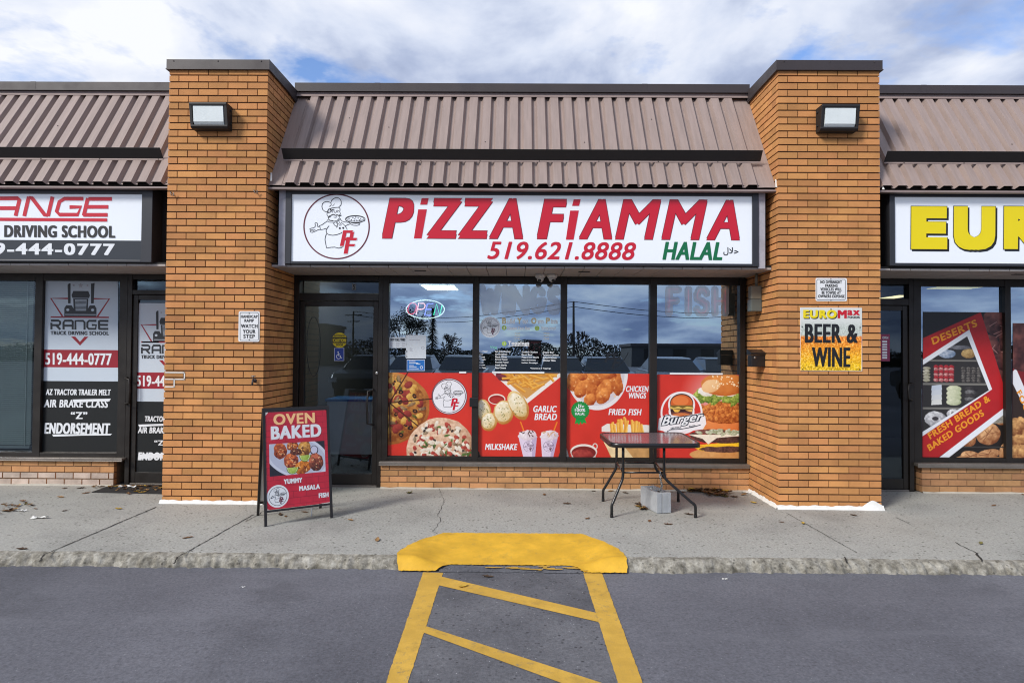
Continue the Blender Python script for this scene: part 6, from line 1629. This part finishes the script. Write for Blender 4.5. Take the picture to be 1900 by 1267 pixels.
# ------------------------------------------------------------------ patio table
f1, f2, b1, b2 = gz(1135, 960, 0), gz(1290.5, 960.5, 0), gz(1119, 930, 0), gz(1258.5, 931, 0)
tc_ = (f1 + f2 + b1 + b2) / 4
tb = thing('patio_table', 'dark patio table with bent tube legs under the burger poster', 'table', (tc_.x, tc_.y, 0))
ZTb = 0.705
TL, TR, BL_, BR = gz(1136, 823, ZTb), gz(1300, 823.5, ZTb), gz(1113, 803.5, ZTb), gz(1263, 802.5, ZTb)
M_tube = mat('black_enamel_tube', (22, 22, 24), 0.3, 0.05, 6, spec=0.6)
M_ttop = mat('dark_red_brown_glass', (118, 104, 106), 0.13, 0.08, 3, spec=0.5)
def rounded(pts, r, n=5):
    out = []
    N = len(pts)
    for i in range(N):
        p = Vector(pts[i]); a = (Vector(pts[i - 1]) - p).normalized(); b = (Vector(pts[(i + 1) % N]) - p).normalized()
        for k in range(n + 1):
            t_ = k / n; A = p + a * r * (1 - t_) ** 2 + b * r * t_ ** 2
            out.append(A)
    return out
cs = [TL, TR, BR, BL_]
q = MB(); q.prism([p + Vector((0, 0, -0.008)) for p in rounded(cs, 0.10)], (0, 0, 0.009), M_ttop); tt = q.build('tabletop', tb)
q = MB(); rp = rounded([c_ + (c_ - sum(cs, Vector()) / 4).normalized() * 0.008 for c_ in cs], 0.11)
n_ = len(rp); cc = sum(cs, Vector()) / 4
prof = []
for p in rp:
    o_ = (Vector((p.x, p.y, 0)) - Vector((cc.x, cc.y, 0))).normalized()
    prof.append([p + Vector((0, 0, 0.006)) , p + o_ * 0.010 + Vector((0, 0, -0.002)), p + o_ * 0.010 + Vector((0, 0, -0.036)), p - o_ * 0.016 + Vector((0, 0, -0.040)), p - o_ * 0.018 + Vector((0, 0, 0.003))])
vs = [v for pr_ in prof for v in pr_]
fs = [(5 * i + j, 5 * ((i + 1) % n_) + j, 5 * ((i + 1) % n_) + (j + 1) % 5, 5 * i + (j + 1) % 5) for i in range(n_) for j in range(5)]
q.add(vs, fs, M_tube, True); q.build('rim', tt)
def leg(foot, top_px, bend_px_z):
    top = Vector((gz(top_px, 826 if foot.y < tc_.y else 812, ZTb).x, 0, 0))
    tx_ = top.x; ty = foot.y + (tc_.y - foot.y) * 0.18
    zb1 = 0.36; zb2 = 0.16
    T0 = Vector((tx_, ty, ZTb - 0.012)); T1 = Vector((tx_, ty, zb1 + 0.05)); 
    S = Vector((foot.x, foot.y, 0))
    K = Vector((S.x + (tx_ - S.x) * 0.12, S.y + (ty - S.y) * 0.12, zb2 - 0.02))
    J = Vector((tx_ + (S.x - tx_) * 0.10, ty + (S.y - ty) * 0.10, zb1 - 0.03))
    P = [T0, T0.lerp(T1, 0.5), T1]
    for k in range(1, 7): t_ = k / 6; P.append(T1 * (1 - t_) ** 2 + Vector((tx_, ty, zb1)) * 2 * t_ * (1 - t_) + J * t_ ** 2)
    for k in range(1, 4): P.append(J.lerp(K, k / 4))
    K2 = Vector((S.x, S.y, zb2 - 0.07))
    for k in range(0, 7): t_ = k / 6; P.append(K * (1 - t_) ** 2 + Vector((S.x, S.y, zb2 - 0.035)) * 2 * t_ * (1 - t_) + K2 * t_ ** 2)
    P.append(S + Vector((0, 0, 0.0)))
    q = MB(); q.tube(P, 0.0135, M_tube, 12); o = q.build('leg', tb)
    q = MB(); q.tube([S + Vector((0, 0, -0.002)), S + Vector((0, 0, 0.03))], 0.0155, mat('black_rubber', (16, 16, 16), 0.8), 10); q.build('rubber_foot', o)
    return T0
T = [leg(f1, 1168, 0), leg(f2, 1248, 0), leg(b1, 1155, 0), leg(b2, 1229, 0)]
zc_ = 0.405
for a_, b_ in ((T[0], T[1]), (T[2], T[3])):
    q = MB(); q.tube([Vector((a_.x, a_.y, zc_)), Vector((b_.x, b_.y, zc_))], 0.009, M_tube, 8); q.build('crossbar', tb)
for a_, b_ in ((T[0], T[2]), (T[1], T[3])):
    q = MB(); q.tube([Vector((a_.x, a_.y, zc_ + 0.01)), Vector((a_.x * .5 + b_.x * .5, a_.y * .5 + b_.y * .5, zc_ + 0.0)), Vector((b_.x, b_.y, zc_ + 0.01))], 0.008, M_tube, 8); q.build('crossbar', tb)

# ------------------------------------------------------------------ concrete block and chain
C0 = gz(1219, 953.5, 0); C1 = gz(1244.5, 955.5, 0)
eu = (C1 - C0); eu.z = 0; wblk = 0.145; eu.normalize(); ev = Vector((-eu.y, eu.x, 0))
if ev.y < 0: ev = -ev
ev = (gz(1187, 935, 0) - C0).normalized(); eu = Vector((ev.y, -ev.x, 0))
Lb, Hb = 0.37, 0.19
M_blk = mat('grey_concrete_block', (164, 168, 172), 0.92, 0.10, 14, 0.9, 140)
kb = thing('concrete_block', 'grey concrete block on the ground under the patio table', 'block', tuple(C0))
tilt = 0.012
def bp(a, b, z): return C0 + eu * a + ev * b + Vector((0, 0, z + tilt * (1 - b / Lb) * 0.5))
q = MB()
def bblock(a0, a1, b0, b1, z0=0.0, z1=Hb): q.hexa([bp(a0, b0, z0), bp(a1, b0, z0), bp(a1, b1, z0), bp(a0, b1, z0), bp(a0, b0, z1), bp(a1, b0, z1), bp(a1, b1, z1), bp(a0, b1, z1)], M_blk)
w_ = 0.030
bblock(0, w_, 0.045, Lb); bblock(wblk - w_, wblk, 0.0, Lb); bblock(0, 0.05, 0, 0.044); bblock(0.058, wblk - w_ - 0.001, 0, 0.044, 0, Hb - 0.002); bblock(0.0505, 0.0575, 0.008, 0.043)
bblock(w_ + .001, wblk - w_ - .001, Lb / 2 - 0.016, Lb / 2 + 0.016, 0, Hb - 0.004); bblock(w_ + .001, wblk - w_ - .001, Lb - 0.035, Lb - 0.001, 0, Hb - 0.002)
q.build('block', kb, bevel=0.003)
M_chain = mat('galvanised_chain', (176, 178, 178), 0.35, 0.1, 20, metal=0.8)
q = MB()
top = Vector((T[1].x - 0.035, T[1].y - 0.0, zc_ + 0.015)); bot = bp(wblk * 0.5, 0.11, Hb - 0.01)
mid_ = [top, top + Vector((0.0, 0, -0.06)), top.lerp(bot, 0.55) + Vector((0.02, -0.02, -0.03)), bot, bp(wblk * 0.5 - 0.01, 0.15, Hb - 0.03), bp(wblk * 0.5 - 0.02, 0.22, Hb - 0.015), bp(0.02, 0.26, Hb + 0.005)]
P = []
for a_, b_ in zip(mid_[:-1], mid_[1:]):
    n = max(1, int((b_ - a_).length / 0.021))
    for i in range(n): P.append(a_.lerp(b_, i / n))
for i in range(len(P) - 1):
    a_, b_ = P[i], P[i + 1]; d_ = (b_ - a_).normalized(); s_ = d_.cross(Vector((0.3, 1, 0.2)) if i % 2 else Vector((1, -0.3, 0.4))).normalized(); c_ = (a_ + b_) / 2
    q.tube([c_ + d_ * 0.0165 * math.cos(k * 0.6283) + s_ * 0.0085 * math.sin(k * 0.6283) for k in range(10)], 0.0038, M_chain, 6, closed=True)
tag(q.build('chain'), 'silver chain tying the patio table to the concrete block', 'chain')

# ------------------------------------------------------------------ door mat, leaves, litter
m_ = [gz(170, 914, 0), gz(300, 917, 0), gz(318, 895, 0), gz(232, 893, 0)]
M_mat = mat('black_rubber_mat', (34, 33, 32), 0.9, 0.2, 30, 0.8, 90)
q = MB(); q.prism([p + Vector((0, 0, 0.003)) for p in m_], (0, 0, 0.008), M_mat); dm = tag(q.build('door_mat'), 'black door mat under leaves by the driving school door', 'mat')
LM = [mat('dry_leaf_brown', (112, 78, 46), 0.8, 0.25, 30), mat('dry_leaf_dark', (74, 56, 40), 0.85, 0.25, 30), mat('dry_leaf_tan', (150, 116, 74), 0.8, 0.2, 30), mat('yellow_leaf', (190, 156, 60), 0.7, 0.15, 30), mat('olive_leaf', (110, 104, 56), 0.8, 0.2, 30)]
def leaf_geo(q, c_, s, rot, curl, m, r_):
    pts = [(-1.0, 0), (-0.6, 0.34), (-0.2, 0.30), (0.05, 0.52), (0.35, 0.28), (0.7, 0.22), (1.0, 0.0), (0.7, -0.22), (0.35, -0.30), (0.05, -0.5), (-0.2, -0.30), (-0.6, -0.34)]
    ca, sa = math.cos(rot), math.sin(rot); vs = []
    for x, y in pts: vs.append((x, y, abs(y) * curl * 1.3 + (x * x) * curl * 0.5 + r_.uniform(0, 0.08)))
    mid__ = [(x, 0.0, (x * x) * curl * 0.5) for x in (-0.6, 0.0, 0.5)]
    al = vs + mid__
    W_l = [Vector((c_[0] + s * (x * ca - y * sa), c_[1] + s * (x * sa + y * ca), c_[2] + s * z + 0.002)) for x, y, z in al]
    fs = [(0, 12, 1), (1, 12, 2), (2, 12, 13), (2, 13, 3), (3, 13, 4), (4, 13, 14), (4, 14, 5), (5, 14, 6), (0, 11, 12), (11, 10, 12), (10, 13, 12), (10, 9, 13), (9, 8, 13), (8, 14, 13), (8, 7, 14), (7, 6, 14)]
    q.add(W_l, fs, m, True)
r_ = random.Random(77)
def pile(label, spots, n, spread, smin, smax, zmax):
    q = MB()
    for _ in range(n):
        px, py = spots[r_.randrange(len(spots))]; c_ = gz(px + r_.gauss(0, spread[0]), py + r_.gauss(0, spread[1]), 0)
        if c_.y > YW - 0.08: c_.y = YW - 0.08 - r_.uniform(0, 0.05)
        leaf_geo(q, (c_.x, c_.y, float(walk_z(c_.x, c_.y)) + r_.uniform(0, zmax)), r_.uniform(smin, smax), r_.uniform(0, 6.28), r_.uniform(0.1, 0.7), LM[r_.choice((0, 0, 1, 1, 2, 2, 3))], r_)
    tag(q.build('leaf_pile'), label, 'leaves', kind='stuff')
pile('heap of dry leaves against the wall right of the patio table', [(1285, 909), (1300, 911), (1318, 915), (1335, 917)], 95, (9, 2.5), 0.025, 0.05, 0.03)
pile('dry leaves caught under the concrete block', [(1186, 938), (1194, 944)], 26, (4, 2), 0.02, 0.04, 0.01)
pile('dry leaves blown onto the black door mat', [(205, 905), (240, 902), (275, 898), (290, 903), (260, 910)], 60, (14, 3.5), 0.02, 0.045, 0.012)
pile('dry leaves in the gutter at the left edge of the photo', [(6, 944), (30, 938), (12, 950)], 24, (12, 3), 0.02, 0.045, 0.01)
leafs = [(120, 906), (150, 906), (160, 915), (112, 923), (60, 938), (48, 936), (66, 944), (40, 1019), (220, 945), (348, 998), (120, 948), (1260, 908), (1380, 918), (1362, 922), (1345, 922), (1450, 969), (1584, 956), (1398, 933), (1205, 967), (1278, 955), (1090, 962), (1130, 907), (1100, 910), (1820, 1009), (1844, 938), (905, 1050), (860, 1068), (1895, 917), (520, 955), (565, 950), (650, 965), (1052, 935), (760, 915), (1010, 918), (1160, 915), (1490, 972), (530, 958), (1388, 908), (1240, 973), (700, 1002)]
base_l = []
for k in range(5):
    q = MB(); leaf_geo(q, (0, 0, 0), 1.0, 0, 0.15 + 0.1 * k, LM[k], r_); base_l.append(q)
first = {}
LBL = ['single brown leaf lying loose on the grey sidewalk', 'single dark dry leaf lying loose on the grey sidewalk', 'single tan leaf lying loose on the grey sidewalk', 'single yellow leaf lying loose on the grey sidewalk', 'single olive leaf lying loose on the grey sidewalk']
for i_, (px, py) in enumerate(leafs):
    k = (0, 1, 0, 2, 1, 4, 0, 1, 3)[i_ % 9]
    c_ = gz(px, py, 0)
    if c_.y > YW - 0.1: c_.y = YW - 0.12
    zz_ = float(walk_z(c_.x, c_.y)) + 0.002 if c_.y > YK else ASPH + 0.003
    if k not in first: o = base_l[k].build('fallen_leaf'); first[k] = o
    else: o = first[k].copy(); COL.objects.link(o)
    s_ = r_.uniform(0.028, 0.05); o.scale = (s_, s_, s_); o.location = (c_.x, c_.y, zz_); o.rotation_euler = (r_.uniform(-.1, .1), r_.uniform(-.1, .1), r_.uniform(0, 6.28))
    tag(o, LBL[k], 'leaf', 'single fallen leaves')
M_lit = mat('white_paper_litter', (214, 214, 210), 0.7)
for (px, py, s_, lb) in ((268, 894, 0.09, 'crumpled white paper on the door mat'), (38, 949, 0.05, 'white paper scrap on the sidewalk beside dry leaves'), (1374, 909, 0.06, 'white scrap at the foot of the right pillar inner side'), (74, 962, 0.07, 'pale twisted strip on the left sidewalk'), (1345, 1075, 0.02, 'white scrap on the asphalt right of the ramp'), (450, 1090, 0.018, 'white speck of paper on the asphalt left of the ramp')):
    c_ = gz(px, py, 0 if py < 1050 else ASPH); q = MB(); n = 7; vs = []; z0__ = c_.z + 0.004
    if c_.y > YW - 0.1: c_.y = YW - 0.14
    for j in range(4):
        for i in range(n): vs.append((c_.x + s_ * (i / (n - 1) - .5) * 2 + r_.uniform(-.1, .1) * s_, c_.y + s_ * 0.5 * (j / 3 - .5) + r_.uniform(-.1, .1) * s_, z0__ + r_.uniform(0, .35) * s_))
    q.add(vs, [(j * n + i, j * n + i + 1, (j + 1) * n + i + 1, (j + 1) * n + i) for j in range(3) for i in range(n - 1)], M_lit); tag(q.build('litter'), lb, 'litter')

# ------------------------------------------------------------------ what stands across the lot (seen mirrored in the shop glass)
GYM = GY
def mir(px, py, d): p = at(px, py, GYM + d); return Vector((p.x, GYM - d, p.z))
M_bark = mat('dark_bark', (60, 52, 46), 0.9); M_leafd = mat('dark_tree_foliage', (34, 40, 32), 0.85, 0.3, 2); M_twig = mat('grey_twigs', (58, 52, 48), 0.9)
def branch_tree(name, label, base, h, seed, spread, leafy=0, levels=5, lm=None, twig=0.006):
    rr_ = random.Random(seed); t = thing(name, label, 'tree', tuple(base)); q = MB(); tips = []
    def grow(p, d_, L, rad, lv):
        e_ = p + d_ * L; m1 = p.lerp(e_, 0.5) + Vector((rr_.uniform(-1, 1), rr_.uniform(-1, 1), 0)) * L * 0.06
        q.tube([p, m1, e_], [rad, rad * 0.82, rad * 0.66], M_bark if lv > 1 else M_twig, 5 if lv > 2 else 3, cap=False)
        if lv == 0: tips.append(e_); return
        for _ in range(rr_.choice((2, 3, 3)) if lv > 1 else 3):
            a = rr_.uniform(0, 6.283); tl = rr_.uniform(0.25, 0.75) * spread; s_ = d_.orthogonal().normalized(); s2 = d_.cross(s_)
            nd = (d_ * math.cos(tl) + (s_ * math.cos(a) + s2 * math.sin(a)) * math.sin(tl) + Vector((0, 0, 0.12))).normalized()
            grow(p.lerp(e_, rr_.uniform(0.65, 1.0)), nd, L * rr_.uniform(0.62, 0.82), max(twig, rad * 0.6), lv - 1)
        if leafy: tips.append(e_)
    grow(Vector(base), Vector((rr_.uniform(-.05, .05), 0, 1)), h * 0.27, h * 0.02, levels)
    q.build('trunk', t)
    if leafy:
        f = MB()
        for p in tips:
            for _ in range(leafy):
                c_ = p + Vector((rr_.gauss(0, .5), rr_.gauss(0, .5), rr_.gauss(0, .4))) * h * 0.07; s_ = rr_.uniform(.5, 1.0) * h * 0.011
                a = Vector((rr_.uniform(-1, 1), rr_.uniform(-1, 1), rr_.uniform(-1, 1))).normalized() * s_; b = a.orthogonal().normalized() * s_ * .7
                f.poly([c_ - a, c_ + b, c_ + a, c_ - b], lm or M_leafd)
        f.build('crown', t)
    return t
def pole(px, py_top, d, label, arms=True):
    b = mir(px, 650, d); tp_ = mir(px, py_top, d); t = thing('utility_pole', label, 'utility pole', (b.x, b.y, ASPH)); q = MB(); q.tube([(b.x, b.y, ASPH - .1), (tp_.x, tp_.y, tp_.z)], [0.15, 0.10], M_bark, 8); q.build('post', t)
    if arms:
        q = MB()
        for k, w in ((0.5, 1.1), (1.3, 0.8)): q.box(tp_.x - w, tp_.x + w, b.y - .06, b.y + .06, tp_.z - k - .06, tp_.z - k + .06, M_bark)
        q.build('crossarm', t)
    return tp_
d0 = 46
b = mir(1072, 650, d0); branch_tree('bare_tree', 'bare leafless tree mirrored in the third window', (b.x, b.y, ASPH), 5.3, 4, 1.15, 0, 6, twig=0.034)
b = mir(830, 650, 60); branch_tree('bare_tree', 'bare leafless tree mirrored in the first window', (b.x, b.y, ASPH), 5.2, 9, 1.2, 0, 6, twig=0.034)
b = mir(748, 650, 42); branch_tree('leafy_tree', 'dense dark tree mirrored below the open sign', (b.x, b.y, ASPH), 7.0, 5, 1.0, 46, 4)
def conifer(px, d, h, label):
    b = mir(px, 650, d); t = thing('fir_tree', label, 'tree', (b.x, b.y, ASPH)); rr_ = random.Random(3)
    q = MB(); q.tube([(b.x, b.y, ASPH), (b.x, b.y, h)], [.14, .02], M_bark, 6); q.build('trunk', t); f = MB()
    for i in range(900):
        z = rr_.uniform(.06, 1); rad = (1 - z) * h * .24 * rr_.uniform(.4, 1.05); a = rr_.uniform(0, 6.28); c_ = Vector((b.x + rad * math.cos(a), b.y + rad * math.sin(a), z * h - rad * .35)); o_ = Vector((math.cos(a), math.sin(a), -.4)) * h * .035; s_ = Vector((-math.sin(a), math.cos(a), 0)) * h * .012
        f.poly([c_ - o_ - s_, c_ - o_ + s_, c_ + o_ + s_ * .3, c_ + o_ - s_ * .3], M_leafd)
    f.build('crown', t)
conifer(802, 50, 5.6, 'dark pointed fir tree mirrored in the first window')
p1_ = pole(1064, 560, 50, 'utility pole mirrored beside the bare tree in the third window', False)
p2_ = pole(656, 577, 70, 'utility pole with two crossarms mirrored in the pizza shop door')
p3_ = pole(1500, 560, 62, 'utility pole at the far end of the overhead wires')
w_ = MB()
for a_, b_ in ((p2_, p1_), (p1_, p3_)):
    for k in range(2): w_.tube([a_.lerp(b_, i / 12) + Vector((0, 0, -0.5 * k - 1.2 * math.sin(i / 12 * math.pi))) for i in range(13)], 0.03, M_dark, 4)
tag(w_.build('overhead_wire'), 'thin overhead wires crossing the sky mirrored in the windows', 'wire')
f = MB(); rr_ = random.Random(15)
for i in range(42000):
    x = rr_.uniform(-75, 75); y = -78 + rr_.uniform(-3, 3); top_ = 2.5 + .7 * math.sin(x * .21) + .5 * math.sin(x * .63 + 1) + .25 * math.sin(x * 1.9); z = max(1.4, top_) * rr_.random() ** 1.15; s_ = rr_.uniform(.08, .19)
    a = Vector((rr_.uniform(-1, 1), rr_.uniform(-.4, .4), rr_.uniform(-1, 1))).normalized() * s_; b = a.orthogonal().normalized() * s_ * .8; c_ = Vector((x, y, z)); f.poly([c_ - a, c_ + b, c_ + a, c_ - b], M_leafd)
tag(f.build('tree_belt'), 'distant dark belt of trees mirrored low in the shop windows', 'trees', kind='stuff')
def block_building(x0, x1, y, h, label, m):
    t = thing('warehouse', label, 'building', ((x0 + x1) / 2, y, ASPH)); q = MB(); q.box(x0, x1, y - 8, y, ASPH, h, m); q.build('wall', t)
    q = MB(); q.box(x0 - .2, x1 + .2, y - 8.2, y + .2, h + .001, h + .35, M_brown); q.build('roof', t); k = MB(); x = x0 + 1.5
    while x < x1 - 2: k.box(x, x + 1.6, y + .001, y + .04, 0.9, 2.2, M_dark); x += 3.4
    if k.v: k.build('window', t)
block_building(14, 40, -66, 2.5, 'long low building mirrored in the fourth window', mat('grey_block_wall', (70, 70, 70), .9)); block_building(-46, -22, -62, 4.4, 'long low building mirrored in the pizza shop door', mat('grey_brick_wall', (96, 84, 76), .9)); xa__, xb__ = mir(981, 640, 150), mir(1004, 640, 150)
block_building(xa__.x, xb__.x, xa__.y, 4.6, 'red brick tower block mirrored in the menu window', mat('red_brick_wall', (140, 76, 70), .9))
def car(px, d, label, rgb):
    b = mir(px, 660, d); t = thing('parked_car', label, 'car', (b.x, b.y, ASPH), 'cars parked across the lot'); pm_ = mat('car_paint_%d_%d' % (rgb[0], rgb[2]), rgb, 0.25, coat=0.6)
    W2 = 0.9
    def loft(prof, w0, m, name, bev=0.03):
        q = MB(); n = len(prof); vs = []
        for s_, ins in ((-1, 0), (1, 0)):
            for (y, z, w) in prof: vs.append((s_ * w, y, z))
        q.add(vs, [tuple(range(n)), tuple(range(2 * n - 1, n - 1, -1))] + [(i, n + i, n + (i + 1) % n, (i + 1) % n) for i in range(n)], m); return q.build(name, t, bevel=bev, local=True)
    loft([(2.2, .35, .8), (2.25, .7, .84), (2.0, .86, .86), (1.0, .98, .9), (-1.6, 1.02, .9), (-2.15, .95, .84), (-2.25, .6, .82), (-2.2, .35, .8)], W2, pm_, 'body')
    loft([(1.0, .985, .80), (.35, 1.42, .62), (-.9, 1.46, .62), (-1.75, 1.02, .78)], W2, mat('car_window_glass', (20, 24, 28), .05), 'window', .01)
    loft([(.36, 1.43, .64), (.2, 1.475, .6), (-.75, 1.50, .6), (-.92, 1.465, .64)], W2, pm_, 'roof', .01)
    for sx in (-1, 1):
        for y in (1.35, -1.4):
            q = MB(); q.lathe([(.2, -.02), (.33, -.02), (.33, .18), (.2, .18)], (sx * .88 - (.16 if sx > 0 else 0), y, .33), (1, 0, 0), M_dark, 16); wl_ = q.build('wheel', t, local=True)
        q = MB(); q.box(sx * .78 - .14, sx * .78 + .14, 2.2, 2.27, .58, .72, mat('headlight_glass', (220, 224, 226), .1)); q.build('headlight', t, local=True)
    return t
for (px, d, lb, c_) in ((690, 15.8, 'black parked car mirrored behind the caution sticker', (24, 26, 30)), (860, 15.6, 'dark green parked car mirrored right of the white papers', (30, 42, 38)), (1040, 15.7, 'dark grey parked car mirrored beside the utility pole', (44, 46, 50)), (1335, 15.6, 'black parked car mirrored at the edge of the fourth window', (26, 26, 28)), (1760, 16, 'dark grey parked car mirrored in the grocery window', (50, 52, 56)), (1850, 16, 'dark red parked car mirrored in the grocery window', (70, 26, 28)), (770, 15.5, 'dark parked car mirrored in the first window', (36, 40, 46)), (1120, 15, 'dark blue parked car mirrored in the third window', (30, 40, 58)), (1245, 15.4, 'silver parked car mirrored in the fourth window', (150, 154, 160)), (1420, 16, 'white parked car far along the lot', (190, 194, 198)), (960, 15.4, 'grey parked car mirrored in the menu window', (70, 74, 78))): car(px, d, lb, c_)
